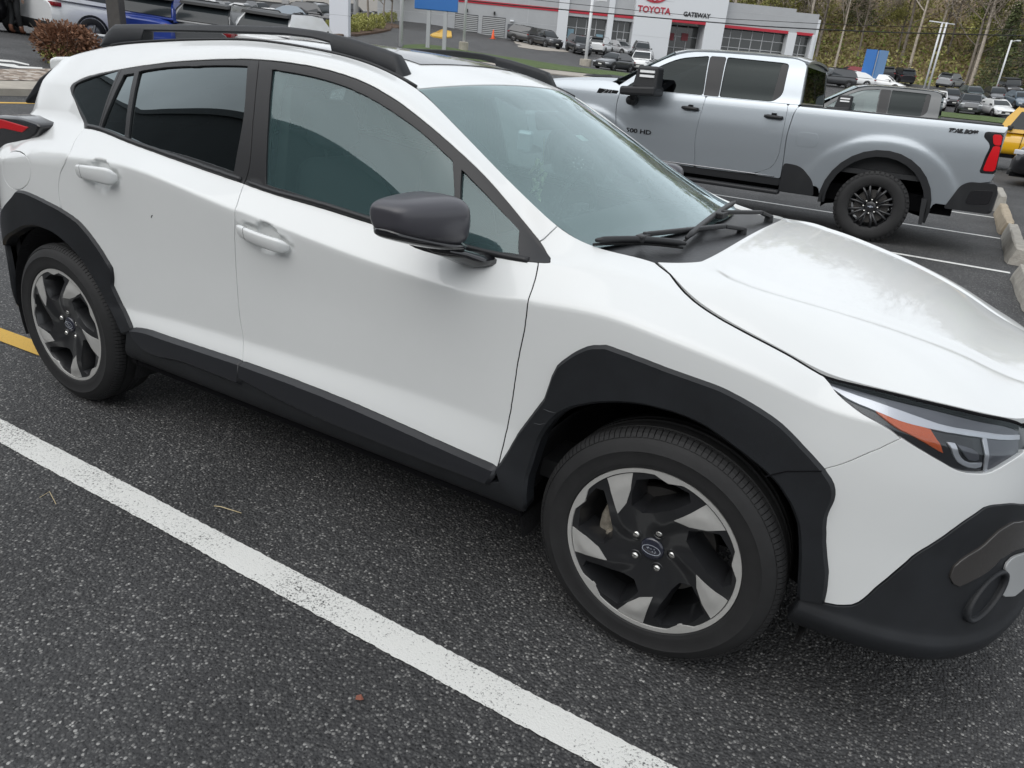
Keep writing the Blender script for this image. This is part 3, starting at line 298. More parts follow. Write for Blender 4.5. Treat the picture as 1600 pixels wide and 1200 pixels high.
"rear_arch":[[-1.573,0.647],[-1.556,0.648],[-1.54,0.649],[-1.523,0.65],[-1.506,0.65],[-1.49,0.65],[-1.473,0.649],[-1.456,0.648],[-1.44,0.647],[-1.423,0.645],[-1.407,0.644],[-1.39,0.642],[-1.373,0.64],[-1.357,0.639],[-1.34,0.636],[-1.324,0.634],[-1.307,0.632],[-1.291,0.63],[-1.274,0.628],[-1.258,0.625],[-1.241,0.623],[-1.225,0.619],[-1.208,0.616],[-1.192,0.612],[-1.175,0.609],[-1.159,0.604],[-1.143,0.6],[-1.128,0.594],[-1.113,0.587],[-1.098,0.579],[-1.084,0.571],[-1.069,0.561],[-1.056,0.552],[-1.042,0.542],[-1.029,0.532],[-1.016,0.521],[-1.004,0.51],[-0.992,0.498],[-0.98,0.487],[-0.968,0.475],[-0.968,0.459],[-0.969,0.443],[-0.973,0.427],[-0.978,0.412],[-0.969,0.398],[-0.96,0.384],[-0.951,0.37],[-0.942,0.356],[-0.933,0.342],[-0.924,0.328],[-0.915,0.314],[-0.906,0.3],[-0.897,0.287],[-0.887,0.273],[-0.878,0.259],[-0.868,0.246],[-0.859,0.232],[-0.85,0.218],[-0.914,0.19],[-0.923,0.203],[-0.933,0.215],[-0.943,0.228],[-0.952,0.241],[-0.962,0.254],[-0.971,0.267],[-0.981,0.28],[-0.99,0.293],[-1.0,0.306],[-1.009,0.319],[-1.018,0.333],[-1.027,0.346],[-1.036,0.359],[-1.046,0.372],[-1.056,0.385],[-1.066,0.398],[-1.076,0.409],[-1.088,0.421],[-1.099,0.432],[-1.111,0.444],[-1.123,0.455],[-1.135,0.465],[-1.148,0.474],[-1.161,0.483],[-1.175,0.491],[-1.19,0.499],[-1.204,0.506],[-1.219,0.512],[-1.235,0.517],[-1.25,0.522],[-1.266,0.527],[-1.281,0.531],[-1.297,0.534],[-1.312,0.537],[-1.329,0.539],[-1.345,0.54],[-1.361,0.541],[-1.377,0.541],[-1.393,0.541],[-1.409,0.541],[-1.425,0.54],[-1.441,0.538],[-1.457,0.536],[-1.473,0.533],[-1.489,0.529],[-1.505,0.526],[-1.521,0.522],[-1.536,0.517],[-1.551,0.513],[-1.567,0.507],[-1.581,0.502],[-1.596,0.495],[-1.611,0.489],[-1.626,0.482],[-1.64,0.475],[-1.655,0.468],[-1.669,0.461],[-1.684,0.455],[-1.699,0.448],[-1.714,0.442],[-1.728,0.435],[-1.743,0.429],[-1.758,0.422],[-1.772,0.415],[-1.787,0.409],[-1.802,0.402],[-1.817,0.396],[-1.831,0.389],[-1.846,0.383],[-1.877,0.36],[-1.878,0.378],[-1.879,0.395],[-1.879,0.413],[-1.877,0.429],[-1.871,0.444],[-1.863,0.458],[-1.851,0.47],[-1.837,0.482],[-1.823,0.493],[-1.808,0.504],[-1.794,0.516],[-1.781,0.528],[-1.766,0.537],[-1.752,0.545],[-1.737,0.554],[-1.722,0.563],[-1.708,0.572],[-1.693,0.58],[-1.678,0.589],[-1.663,0.597],[-1.648,0.606],[-1.633,0.614],[-1.618,0.622],[-1.603,0.631],[-1.588,0.639]],
"rear_clad":[[-0.85,0.218],[-0.833,0.221],[-0.817,0.224],[-0.801,0.227],[-0.785,0.229],[-0.769,0.231],[-0.752,0.232],[-0.736,0.233],[-0.72,0.233],[-0.703,0.233],[-0.687,0.233],[-0.67,0.233],[-0.654,0.233],[-0.637,0.233],[-0.621,0.233],[-0.605,0.234],[-0.588,0.234],[-0.572,0.234],[-0.555,0.235],[-0.539,0.235],[-0.523,0.235],[-0.506,0.236],[-0.49,0.236],[-0.474,0.236],[-0.457,0.236],[-0.441,0.237],[-0.424,0.237],[-0.408,0.237],[-0.392,0.238],[-0.375,0.238],[-0.359,0.238],[-0.343,0.238],[-0.326,0.239],[-0.31,0.239],[-0.293,0.239],[-0.277,0.24],[-0.261,0.24],[-0.244,0.24],[-0.228,0.24],[-0.23,0.173],[-0.246,0.173],[-0.263,0.173],[-0.279,0.174],[-0.296,0.174],[-0.312,0.174],[-0.329,0.174],[-0.345,0.174],[-0.361,0.175],[-0.378,0.175],[-0.394,0.175],[-0.411,0.175],[-0.427,0.175],[-0.443,0.175],[-0.46,0.175],[-0.476,0.175],[-0.493,0.176],[-0.509,0.175],[-0.525,0.175],[-0.542,0.174],[-0.559,0.173],[-0.576,0.171],[-0.592,0.169],[-0.609,0.167],[-0.626,0.165],[-0.643,0.162],[-0.66,0.16],[-0.676,0.159],[-0.693,0.158],[-0.709,0.158],[-0.726,0.158],[-0.742,0.16],[-0.757,0.163],[-0.773,0.167],[-0.788,0.172],[-0.803,0.179],[-0.818,0.186],[-0.832,0.194]],
"front_clad":[[-0.228,0.24],[-0.212,0.24],[-0.196,0.24],[-0.18,0.24],[-0.164,0.24],[-0.147,0.24],[-0.131,0.24],[-0.115,0.24],[-0.099,0.24],[-0.083,0.24],[-0.067,0.24],[-0.051,0.24],[-0.035,0.24],[-0.019,0.24],[-0.003,0.24],[0.013,0.24],[0.029,0.24],[0.045,0.24],[0.062,0.239],[0.078,0.239],[0.094,0.239],[0.11,0.239],[0.126,0.239],[0.142,0.239],[0.158,0.239],[0.174,0.239],[0.19,0.238],[0.206,0.238],[0.223,0.238],[0.238,0.238],[0.255,0.238],[0.271,0.238],[0.287,0.237],[0.303,0.237],[0.319,0.237],[0.335,0.236],[0.351,0.236],[0.367,0.235],[0.383,0.235],[0.399,0.234],[0.415,0.234],[0.431,0.233],[0.448,0.233],[0.464,0.232],[0.48,0.231],[0.496,0.231],[0.512,0.23],[0.528,0.229],[0.544,0.229],[0.56,0.228],[0.576,0.227],[0.592,0.226],[0.608,0.225],[0.624,0.224],[0.64,0.224],[0.656,0.223],[0.672,0.222],[0.689,0.221],[0.705,0.22],[0.721,0.219],[0.737,0.218],[0.753,0.217],[0.769,0.216],[0.785,0.215],[0.801,0.214],[0.817,0.213],[0.833,0.212],[0.849,0.211],[0.829,0.152],[0.813,0.152],[0.797,0.152],[0.78,0.152],[0.764,0.152],[0.748,0.152],[0.732,0.152],[0.716,0.152],[0.699,0.152],[0.683,0.152],[0.667,0.152],[0.651,0.152],[0.634,0.152],[0.618,0.152],[0.602,0.152],[0.586,0.152],[0.57,0.153],[0.553,0.153],[0.537,0.153],[0.521,0.153],[0.505,0.153],[0.488,0.153],[0.472,0.153],[0.456,0.154],[0.44,0.154],[0.424,0.154],[0.407,0.155],[0.391,0.155],[0.375,0.155],[0.359,0.155],[0.343,0.155],[0.326,0.156],[0.31,0.156],[0.294,0.156],[0.278,0.157],[0.261,0.157],[0.245,0.157],[0.229,0.158],[0.213,0.158],[0.197,0.159],[0.18,0.159],[0.164,0.16],[0.148,0.161],[0.132,0.161],[0.116,0.162],[0.099,0.163],[0.083,0.164],[0.067,0.165],[0.051,0.166],[0.035,0.168],[0.018,0.169],[0.002,0.17],[-0.014,0.172],[-0.03,0.173],[-0.046,0.174],[-0.062,0.176],[-0.079,0.178],[-0.095,0.179],[-0.111,0.181],[-0.127,0.182],[-0.143,0.184],[-0.159,0.186],[-0.175,0.187],[-0.192,0.189],[-0.208,0.19],[-0.224,0.192]],
"sill":[[-0.886,0.227],[-0.868,0.221],[-0.849,0.216],[-0.832,0.194],[-0.818,0.186],[-0.803,0.179],[-0.788,0.172],[-0.773,0.167],[-0.757,0.163],[-0.742,0.16],[-0.726,0.158],[-0.709,0.158],[-0.693,0.158],[-0.676,0.159],[-0.66,0.16],[-0.643,0.162],[-0.626,0.165],[-0.609,0.167],[-0.592,0.169],[-0.576,0.171],[-0.559,0.173],[-0.542,0.174],[-0.525,0.175],[-0.509,0.175],[-0.493,0.176],[-0.476,0.175],[-0.46,0.175],[-0.443,0.175],[-0.427,0.175],[-0.411,0.175],[-0.394,0.175],[-0.378,0.175],[-0.361,0.175],[-0.345,0.174],[-0.329,0.174],[-0.312,0.174],[-0.296,0.174],[-0.279,0.174],[-0.263,0.173],[-0.246,0.173],[-0.23,0.173],[-0.224,0.192],[-0.208,0.19],[-0.192,0.189],[-0.175,0.187],[-0.159,0.186],[-0.143,0.184],[-0.127,0.182],[-0.111,0.181],[-0.095,0.179],[-0.079,0.178],[-0.062,0.176],[-0.046,0.174],[-0.03,0.173],[-0.014,0.172],[0.002,0.17],[0.018,0.169],[0.035,0.168],[0.051,0.166],[0.067,0.165],[0.083,0.164],[0.099,0.163],[0.116,0.162],[0.132,0.161],[0.148,0.161],[0.164,0.16],[0.18,0.159],[0.197,0.159],[0.213,0.158],[0.229,0.158],[0.245,0.157],[0.261,0.157],[0.278,0.157],[0.294,0.156],[0.31,0.156],[0.326,0.156],[0.343,0.155],[0.359,0.155],[0.375,0.155],[0.391,0.155],[0.407,0.155],[0.424,0.154],[0.44,0.154],[0.456,0.154],[0.472,0.153],[0.488,0.153],[0.505,0.153],[0.521,0.153],[0.537,0.153],[0.553,0.153],[0.57,0.153],[0.586,0.152],[0.602,0.152],[0.618,0.152],[0.634,0.152],[0.651,0.152],[0.667,0.152],[0.683,0.152],[0.699,0.152],[0.716,0.152],[0.732,0.152],[0.748,0.152],[0.764,0.152],[0.78,0.152],[0.797,0.152],[0.813,0.152],[0.829,0.152],[0.848,0.16],[0.866,0.168],[0.88,0.158],[0.893,0.143],[0.906,0.128],[0.919,0.112],[0.934,0.1],[0.954,0.1],[0.955,0.081],[0.946,0.067],[0.927,0.06],[0.908,0.053],[0.889,0.05],[0.869,0.05],[0.849,0.05],[0.829,0.05],[0.808,0.05],[0.788,0.05],[0.768,0.05],[0.748,0.05],[0.728,0.05],[0.708,0.05],[0.688,0.05],[0.667,0.05],[0.647,0.05],[0.627,0.05],[0.607,0.05],[0.587,0.05],[0.567,0.05],[0.547,0.05],[0.527,0.05],[0.506,0.05],[0.486,0.05],[0.466,0.05],[0.446,0.05],[0.426,0.05],[0.406,0.05],[0.386,0.05],[0.366,0.05],[0.345,0.05],[0.325,0.05],[0.305,0.05],[0.285,0.05],[0.265,0.05],[0.245,0.05],[0.225,0.05],[0.205,0.05],[0.184,0.05],[0.164,0.05],[0.144,0.05],[0.124,0.05],[0.104,0.05],[0.084,0.05],[0.064,0.05],[0.044,0.05],[0.024,0.05],[0.003,0.05],[-0.017,0.05],[-0.037,0.05],[-0.057,0.05],[-0.077,0.05],[-0.097,0.05],[-0.117,0.05],[-0.137,0.05],[-0.158,0.05],[-0.178,0.05],[-0.198,0.05],[-0.218,0.05],[-0.238,0.05],[-0.258,0.05],[-0.278,0.05],[-0.298,0.05],[-0.319,0.05],[-0.339,0.05],[-0.359,0.05],[-0.379,0.05],[-0.399,0.05],[-0.419,0.05],[-0.439,0.05],[-0.459,0.05],[-0.48,0.05],[-0.5,0.05],[-0.52,0.05],[-0.54,0.05],[-0.56,0.05],[-0.58,0.05],[-0.6,0.05],[-0.62,0.05],[-0.641,0.05],[-0.661,0.05],[-0.681,0.05],[-0.701,0.05],[-0.721,0.05],[-0.741,0.05],[-0.761,0.05],[-0.781,0.05],[-0.802,0.05],[-0.822,0.05],[-0.842,0.05],[-0.862,0.05],[-0.882,0.05],[-0.901,0.051],[-0.916,0.066],[-0.93,0.08]],
"front_frame":[[-0.316,1.161],[-0.3,1.161],[-0.284,1.161],[-0.268,1.161],[-0.252,1.161],[-0.236,1.161],[-0.22,1.161],[-0.204,1.161],[-0.188,1.161],[-0.172,1.161],[-0.156,1.161],[-0.14,1.161],[-0.124,1.161],[-0.107,1.162],[-0.091,1.162],[-0.075,1.162],[-0.059,1.162],[-0.043,1.162],[-0.028,1.162],[-0.011,1.163],[0.004,1.163],[0.021,1.163],[0.037,1.163],[0.053,1.164],[0.069,1.164],[0.085,1.164],[0.101,1.165],[0.117,1.165],[0.133,1.165],[0.149,1.165],[0.165,1.165],[0.181,1.165],[0.197,1.165],[0.213,1.164],[0.229,1.164],[0.245,1.164],[0.261,1.164],[0.277,1.164],[0.293,1.164],[0.309,1.163],[0.325,1.163],[0.341,1.163],[0.357,1.163],[0.373,1.163],[0.389,1.163],[0.405,1.164],[0.421,1.164],[0.437,1.165],[0.453,1.165],[0.469,1.166],[0.485,1.167],[0.501,1.167],[0.517,1.168],[0.533,1.169],[0.549,1.169],[0.565,1.17],[0.581,1.171],[0.597,1.171],[0.613,1.172],[0.629,1.172],[0.645,1.172],[0.661,1.172],[0.677,1.171],[0.693,1.171],[0.709,1.171],[0.725,1.171],[0.741,1.171],[0.757,1.171],[0.773,1.173],[0.789,1.175],[0.805,1.177],[0.821,1.18],[0.836,1.182],[0.857,1.177],[0.874,1.165],[0.889,1.149],[0.89,1.132],[0.891,1.115],[0.892,1.098],[0.893,1.081],[0.894,1.064],[0.895,1.047],[0.896,1.03],[0.896,1.013],[0.896,0.996],[0.896,0.979],[0.898,0.959],[0.899,0.939],[0.896,0.923],[0.885,0.916],[0.867,0.914],[0.851,0.915],[0.835,0.915],[0.819,0.916],[0.802,0.917],[0.786,0.918],[0.77,0.919],[0.754,0.92],[0.738,0.92],[0.722,0.921],[0.705,0.921],[0.689,0.921],[0.673,0.922],[0.657,0.922],[0.641,0.922],[0.624,0.922],[0.608,0.922],[0.592,0.922],[0.576,0.922],[0.56,0.922],[0.543,0.922],[0.527,0.921],[0.511,0.921],[0.495,0.921],[0.479,0.921],[0.462,0.921],[0.446,0.92],[0.43,0.92],[0.414,0.92],[0.398,0.919],[0.381,0.919],[0.365,0.919],[0.349,0.918],[0.333,0.918],[0.317,0.918],[0.3,0.918],[0.284,0.918],[0.268,0.918],[0.252,0.918],[0.236,0.918],[0.219,0.918],[0.203,0.918],[0.187,0.918],[0.171,0.918],[0.155,0.918],[0.138,0.918],[0.122,0.918],[0.106,0.918],[0.09,0.918],[0.074,0.917],[0.057,0.917],[0.041,0.917],[0.025,0.916],[0.009,0.916],[-0.007,0.915],[-0.024,0.915],[-0.04,0.914],[-0.056,0.914],[-0.072,0.913],[-0.088,0.913],[-0.105,0.912],[-0.121,0.912],[-0.137,0.912],[-0.153,0.912],[-0.169,0.912],[-0.186,0.912],[-0.202,0.913],[-0.218,0.913],[-0.234,0.913],[-0.25,0.914],[-0.267,0.914],[-0.261,0.929],[-0.257,0.945],[-0.256,0.96],[-0.259,0.976],[-0.262,0.992],[-0.267,1.008],[-0.272,1.024],[-0.277,1.04],[-0.28,1.055],[-0.285,1.07],[-0.29,1.086],[-0.295,1.101],[-0.3,1.116],[-0.305,1.131],[-0.311,1.146]],
"rear_frame":[[-1.076,1.16],[-1.06,1.16],[-1.043,1.16],[-1.027,1.16],[-1.011,1.16],[-0.995,1.16],[-0.979,1.16],[-0.963,1.16],[-0.946,1.16],[-0.93,1.159],[-0.914,1.159],[-0.898,1.159],[-0.882,1.159],[-0.866,1.159],[-0.849,1.159],[-0.833,1.159],[-0.817,1.16],[-0.801,1.16],[-0.785,1.16],[-0.768,1.16],[-0.752,1.16],[-0.736,1.16],[-0.72,1.16],[-0.704,1.16],[-0.688,1.16],[-0.671,1.16],[-0.655,1.16],[-0.639,1.16],[-0.623,1.16],[-0.607,1.16],[-0.591,1.16],[-0.574,1.16],[-0.558,1.16],[-0.542,1.16],[-0.526,1.16],[-0.51,1.16],[-0.494,1.16],[-0.477,1.16],[-0.461,1.16],[-0.445,1.16],[-0.429,1.16],[-0.413,1.161],[-0.397,1.161],[-0.38,1.161],[-0.364,1.161],[-0.348,1.161],[-0.332,1.161],[-0.316,1.161],[-0.311,1.146],[-0.305,1.131],[-0.3,1.116],[-0.295,1.101],[-0.29,1.086],[-0.285,1.07],[-0.28,1.055],[-0.277,1.04],[-0.272,1.024],[-0.267,1.008],[-0.262,0.992],[-0.259,0.976],[-0.256,0.96],[-0.257,0.945],[-0.261,0.929],[-0.267,0.914],[-0.283,0.915],[-0.299,0.915],[-0.315,0.915],[-0.331,0.915],[-0.347,0.915],[-0.363,0.915],[-0.379,0.916],[-0.395,0.916],[-0.411,0.916],[-0.427,0.916],[-0.443,0.916],[-0.459,0.916],[-0.475,0.916],[-0.491,0.917],[-0.507,0.917],[-0.523,0.917],[-0.539,0.917],[-0.555,0.917],[-0.571,0.917],[-0.587,0.917],[-0.603,0.917],[-0.619,0.917],[-0.635,0.917],[-0.651,0.916],[-0.667,0.916],[-0.683,0.916],[-0.699,0.916],[-0.715,0.916],[-0.731,0.916],[-0.747,0.916],[-0.763,0.915],[-0.779,0.915],[-0.795,0.915],[-0.811,0.915],[-0.828,0.914],[-0.844,0.914],[-0.86,0.914],[-0.875,0.914],[-0.892,0.913],[-0.908,0.913],[-0.924,0.913],[-0.94,0.912],[-0.956,0.912],[-0.972,0.912],[-0.988,0.912],[-1.004,0.912],[-1.02,0.911],[-1.036,0.911],[-1.052,0.911],[-1.068,0.91],[-1.084,0.91],[-1.1,0.909],[-1.116,0.908],[-1.132,0.907],[-1.148,0.906],[-1.164,0.904],[-1.18,0.903],[-1.1,0.906],[-1.099,0.923],[-1.097,0.94],[-1.096,0.957],[-1.095,0.974],[-1.094,0.991],[-1.093,1.008],[-1.092,1.025],[-1.091,1.042],[-1.09,1.058],[-1.089,1.075],[-1.088,1.092],[-1.087,1.109],[-1.086,1.126],[-1.085,1.143],[-1.083,1.16]],
"quarter_frame":[[-1.408,1.147],[-1.392,1.15],[-1.375,1.153],[-1.359,1.156],[-1.342,1.157],[-1.326,1.158],[-1.309,1.158],[-1.292,1.159],[-1.276,1.158],[-1.259,1.158],[-1.242,1.159],[-1.226,1.159],[-1.209,1.159],[-1.192,1.159],[-1.176,1.159],[-1.159,1.159],[-1.142,1.16],[-1.126,1.16],[-1.109,1.16],[-1.092,1.16],[-1.076,1.16],[-1.083,1.16],[-1.085,1.143],[-1.086,1.126],[-1.087,1.109],[-1.088,1.092],[-1.089,1.075],[-1.09,1.058],[-1.091,1.042],[-1.092,1.025],[-1.093,1.008],[-1.094,0.991],[-1.095,0.974],[-1.096,0.957],[-1.097,0.94],[-1.099,0.923],[-1.1,0.906],[-1.18,0.903],[-1.196,0.901],[-1.199,0.903],[-1.213,0.912],[-1.227,0.921],[-1.241,0.929],[-1.255,0.938],[-1.269,0.948],[-1.282,0.958],[-1.294,0.969],[-1.306,0.98],[-1.318,0.992],[-1.329,1.003],[-1.34,1.015],[-1.352,1.028],[-1.363,1.039],[-1.375,1.051],[-1.387,1.063],[-1.397,1.076],[-1.406,1.089],[-1.415,1.104],[-1.422,1.119],[-1.418,1.134]],
"front_glass":[[-0.243,1.142],[-0.227,1.142],[-0.21,1.141],[-0.194,1.141],[-0.178,1.141],[-0.162,1.141],[-0.145,1.141],[-0.129,1.141],[-0.113,1.141],[-0.096,1.141],[-0.08,1.141],[-0.064,1.141],[-0.048,1.141],[-0.031,1.141],[-0.015,1.141],[0.001,1.141],[0.017,1.141],[0.034,1.141],[0.05,1.141],[0.066,1.141],[0.082,1.141],[0.099,1.141],[0.115,1.14],[0.131,1.14],[0.147,1.14],[0.164,1.14],[0.18,1.139],[0.196,1.139],[0.212,1.139],[0.229,1.138],[0.245,1.138],[0.261,1.138],[0.278,1.137],[0.294,1.137],[0.31,1.137],[0.326,1.137],[0.343,1.137],[0.359,1.137],[0.375,1.137],[0.391,1.136],[0.408,1.136],[0.424,1.135],[0.44,1.135],[0.456,1.134],[0.473,1.133],[0.489,1.133],[0.505,1.132],[0.513,1.117],[0.522,1.103],[0.53,1.088],[0.538,1.073],[0.545,1.057],[0.552,1.042],[0.559,1.026],[0.565,1.01],[0.571,0.994],[0.578,0.978],[0.584,0.962],[0.59,0.946],[0.574,0.945],[0.558,0.944],[0.542,0.942],[0.525,0.941],[0.509,0.94],[0.493,0.939],[0.477,0.938],[0.461,0.937],[0.445,0.936],[0.428,0.936],[0.412,0.936],[0.396,0.935],[0.38,0.935],[0.364,0.935],[0.347,0.935],[0.331,0.935],[0.315,0.935],[0.299,0.935],[0.283,0.934],[0.267,0.934],[0.25,0.934],[0.234,0.933],[0.218,0.933],[0.202,0.933],[0.186,0.933],[0.169,0.933],[0.153,0.933],[0.137,0.933],[0.121,0.933],[0.105,0.933],[0.088,0.933],[0.072,0.933],[0.056,0.933],[0.04,0.933],[0.024,0.933],[0.007,0.933],[-0.009,0.933],[-0.025,0.933],[-0.041,0.933],[-0.057,0.933],[-0.073,0.933],[-0.09,0.933],[-0.106,0.932],[-0.122,0.932],[-0.138,0.932],[-0.154,0.932],[-0.171,0.932],[-0.176,0.948],[-0.181,0.964],[-0.187,0.98],[-0.192,0.997],[-0.198,1.013],[-0.203,1.029],[-0.208,1.045],[-0.214,1.061],[-0.22,1.077],[-0.226,1.093],[-0.231,1.109],[-0.237,1.126]],
"vent_glass":[[0.541,1.13],[0.557,1.129],[0.573,1.127],[0.589,1.126],[0.605,1.125],[0.622,1.124],[0.638,1.123],[0.654,1.121],[0.67,1.12],[0.686,1.118],[0.702,1.116],[0.718,1.114],[0.734,1.112],[0.75,1.11],[0.766,1.109],[0.77,1.092],[0.773,1.076],[0.777,1.06],[0.78,1.044],[0.784,1.028],[0.787,1.011],[0.791,0.995],[0.794,0.979],[0.798,0.963],[0.782,0.959],[0.766,0.955],[0.75,0.95],[0.734,0.946],[0.718,0.941],[0.702,0.938],[0.686,0.935],[0.67,0.933],[0.653,0.932],[0.637,0.933],[0.621,0.934],[0.614,0.949],[0.608,0.964],[0.602,0.979],[0.596,0.994],[0.59,1.009],[0.584,1.024],[0.578,1.039],[0.571,1.054],[0.565,1.069],[0.559,1.084],[0.553,1.099],[0.547,1.115]],
"rear_small":[[-1.052,1.133],[-1.036,1.133],[-1.02,1.134],[-1.004,1.134],[-0.988,1.135],[-0.983,1.119],[-0.978,1.102],[-0.974,1.086],[-0.969,1.07],[-0.964,1.054],[-0.96,1.038],[-0.955,1.022],[-0.95,1.006],[-0.946,0.99],[-0.941,0.974],[-0.936,0.957],[-0.932,0.941],[-0.927,0.925],[-0.943,0.925],[-0.96,0.924],[-0.976,0.924],[-0.992,0.923],[-1.008,0.923],[-1.025,0.922],[-1.041,0.922],[-1.057,0.921],[-1.073,0.921],[-1.09,0.92],[-1.087,0.937],[-1.084,0.953],[-1.081,0.969],[-1.078,0.986],[-1.075,1.002],[-1.072,1.018],[-1.069,1.035],[-1.067,1.051],[-1.064,1.067],[-1.061,1.084],[-1.058,1.1],[-1.055,1.116]],
"rear_glass":[[-0.959,1.139],[-0.943,1.14],[-0.927,1.141],[-0.911,1.141],[-0.894,1.142],[-0.878,1.142],[-0.862,1.143],[-0.846,1.143],[-0.83,1.143],[-0.814,1.144],[-0.798,1.144],[-0.782,1.144],[-0.766,1.144],[-0.75,1.144],[-0.733,1.144],[-0.717,1.144],[-0.701,1.144],[-0.685,1.144],[-0.669,1.144],[-0.653,1.143],[-0.637,1.143],[-0.621,1.143],[-0.605,1.144],[-0.588,1.144],[-0.572,1.144],[-0.556,1.144],[-0.54,1.144],[-0.524,1.144],[-0.508,1.144],[-0.492,1.144],[-0.476,1.144],[-0.46,1.144],[-0.443,1.144],[-0.427,1.144],[-0.411,1.144],[-0.395,1.144],[-0.379,1.144],[-0.363,1.144],[-0.357,1.128],[-0.35,1.113],[-0.344,1.098],[-0.337,1.083],[-0.332,1.067],[-0.328,1.052],[-0.325,1.036],[-0.324,1.019],[-0.324,1.003],[-0.324,0.987],[-0.325,0.97],[-0.325,0.953],[-0.325,0.937],[-0.341,0.937],[-0.357,0.937],[-0.373,0.938],[-0.39,0.938],[-0.406,0.938],[-0.422,0.938],[-0.438,0.939],[-0.454,0.939],[-0.47,0.939],[-0.486,0.939],[-0.502,0.939],[-0.518,0.939],[-0.534,0.939],[-0.55,0.939],[-0.566,0.939],[-0.582,0.939],[-0.598,0.938],[-0.614,0.938],[-0.63,0.937],[-0.646,0.937],[-0.662,0.936],[-0.678,0.936],[-0.694,0.935],[-0.71,0.934],[-0.726,0.933],[-0.742,0.933],[-0.758,0.932],[-0.774,0.931],[-0.79,0.93],[-0.806,0.93],[-0.822,0.929],[-0.838,0.928],[-0.854,0.927],[-0.87,0.927],[-0.886,0.926],[-0.902,0.925],[-0.907,0.942],[-0.911,0.958],[-0.915,0.975],[-0.92,0.991],[-0.924,1.008],[-0.928,1.024],[-0.933,1.041],[-0.937,1.057],[-0.942,1.074],[-0.946,1.09],[-0.95,1.107],[-0.955,1.123]],
"quarter_glass":[[-1.103,1.152],[-1.12,1.152],[-1.137,1.151],[-1.154,1.151],[-1.171,1.151],[-1.188,1.15],[-1.205,1.15],[-1.222,1.149],[-1.239,1.148],[-1.256,1.147],[-1.273,1.146],[-1.29,1.144],[-1.307,1.142],[-1.324,1.141],[-1.341,1.139],[-1.359,1.137],[-1.377,1.134],[-1.387,1.124],[-1.388,1.107],[-1.387,1.09],[-1.381,1.075],[-1.372,1.062],[-1.36,1.049],[-1.347,1.036],[-1.334,1.024],[-1.322,1.012],[-1.31,1.001],[-1.297,0.991],[-1.283,0.981],[-1.27,0.971],[-1.256,0.962],[-1.241,0.953],[-1.227,0.943],[-1.213,0.934],[-1.2,0.924],[-1.182,0.924],[-1.164,0.923],[-1.146,0.922],[-1.128,0.922],[-1.11,0.921],[-1.109,0.938],[-1.109,0.954],[-1.108,0.971],[-1.108,0.987],[-1.107,1.004],[-1.107,1.02],[-1.106,1.037],[-1.106,1.053],[-1.105,1.07],[-1.105,1.086],[-1.104,1.103],[-1.104,1.119],[-1.103,1.136]],
"fuel":[[-1.429,0.731],[-1.436,0.717],[-1.446,0.704],[-1.459,0.694],[-1.473,0.685],[-1.487,0.678],[-1.502,0.672],[-1.518,0.666],[-1.533,0.662],[-1.549,0.658],[-1.565,0.656],[-1.581,0.654],[-1.598,0.653],[-1.614,0.653],[-1.63,0.655],[-1.646,0.657],[-1.662,0.661],[-1.677,0.667],[-1.692,0.674],[-1.706,0.683],[-1.718,0.693],[-1.727,0.707],[-1.73,0.723],[-1.726,0.738],[-1.717,0.752],[-1.705,0.763],[-1.692,0.773],[-1.682,0.786],[-1.67,0.795],[-1.654,0.798],[-1.637,0.799],[-1.621,0.799],[-1.605,0.798],[-1.589,0.797],[-1.573,0.796],[-1.556,0.795],[-1.54,0.793],[-1.524,0.791],[-1.508,0.788],[-1.492,0.786],[-1.476,0.782],[-1.46,0.777],[-1.446,0.77],[-1.434,0.759],[-1.428,0.744]],
"head":[[1.647,1.017],[1.657,1.031],[1.666,1.045],[1.675,1.06],[1.684,1.074],[1.693,1.088],[1.704,1.1],[1.715,1.111],[1.728,1.119],[1.742,1.124],[1.757,1.128],[1.774,1.129],[1.79,1.13],[1.807,1.131],[1.823,1.133],[1.84,1.135],[1.856,1.137],[1.873,1.139],[1.89,1.141],[1.907,1.143],[1.923,1.143],[1.939,1.144],[1.955,1.143],[1.97,1.141],[1.984,1.137],[1.998,1.132],[2.011,1.126],[2.023,1.118],[2.035,1.109],[2.047,1.098],[2.057,1.087],[2.068,1.075],[2.078,1.061],[2.088,1.048],[2.097,1.033],[2.107,1.018],[2.116,1.003],[2.125,0.988],[2.134,0.973],[2.143,0.958],[2.153,0.943],[2.162,0.928],[2.172,0.914],[2.182,0.9],[2.192,0.888],[2.213,0.886],[2.223,0.871],[2.228,0.85],[2.232,0.829],[2.236,0.807],[2.236,0.79],[2.215,0.79],[2.193,0.79],[2.172,0.79],[2.159,0.78],[2.146,0.77],[2.133,0.76],[2.12,0.75],[2.108,0.74],[2.096,0.729],[2.083,0.718],[2.071,0.708],[2.057,0.701],[2.041,0.696],[2.025,0.693],[2.009,0.689],[1.993,0.689],[1.977,0.691],[1.962,0.697],[1.947,0.704],[1.932,0.71],[1.917,0.716],[1.902,0.723],[1.887,0.729],[1.872,0.736],[1.858,0.743],[1.843,0.749],[1.829,0.758],[1.814,0.767],[1.8,0.775],[1.785,0.784],[1.771,0.793],[1.757,0.802],[1.744,0.812],[1.731,0.823],[1.719,0.834],[1.706,0.846],[1.695,0.858],[1.685,0.871],[1.678,0.885],[1.672,0.901],[1.667,0.917],[1.663,0.933],[1.66,0.95],[1.657,0.967],[1.654,0.984],[1.651,1.001]],
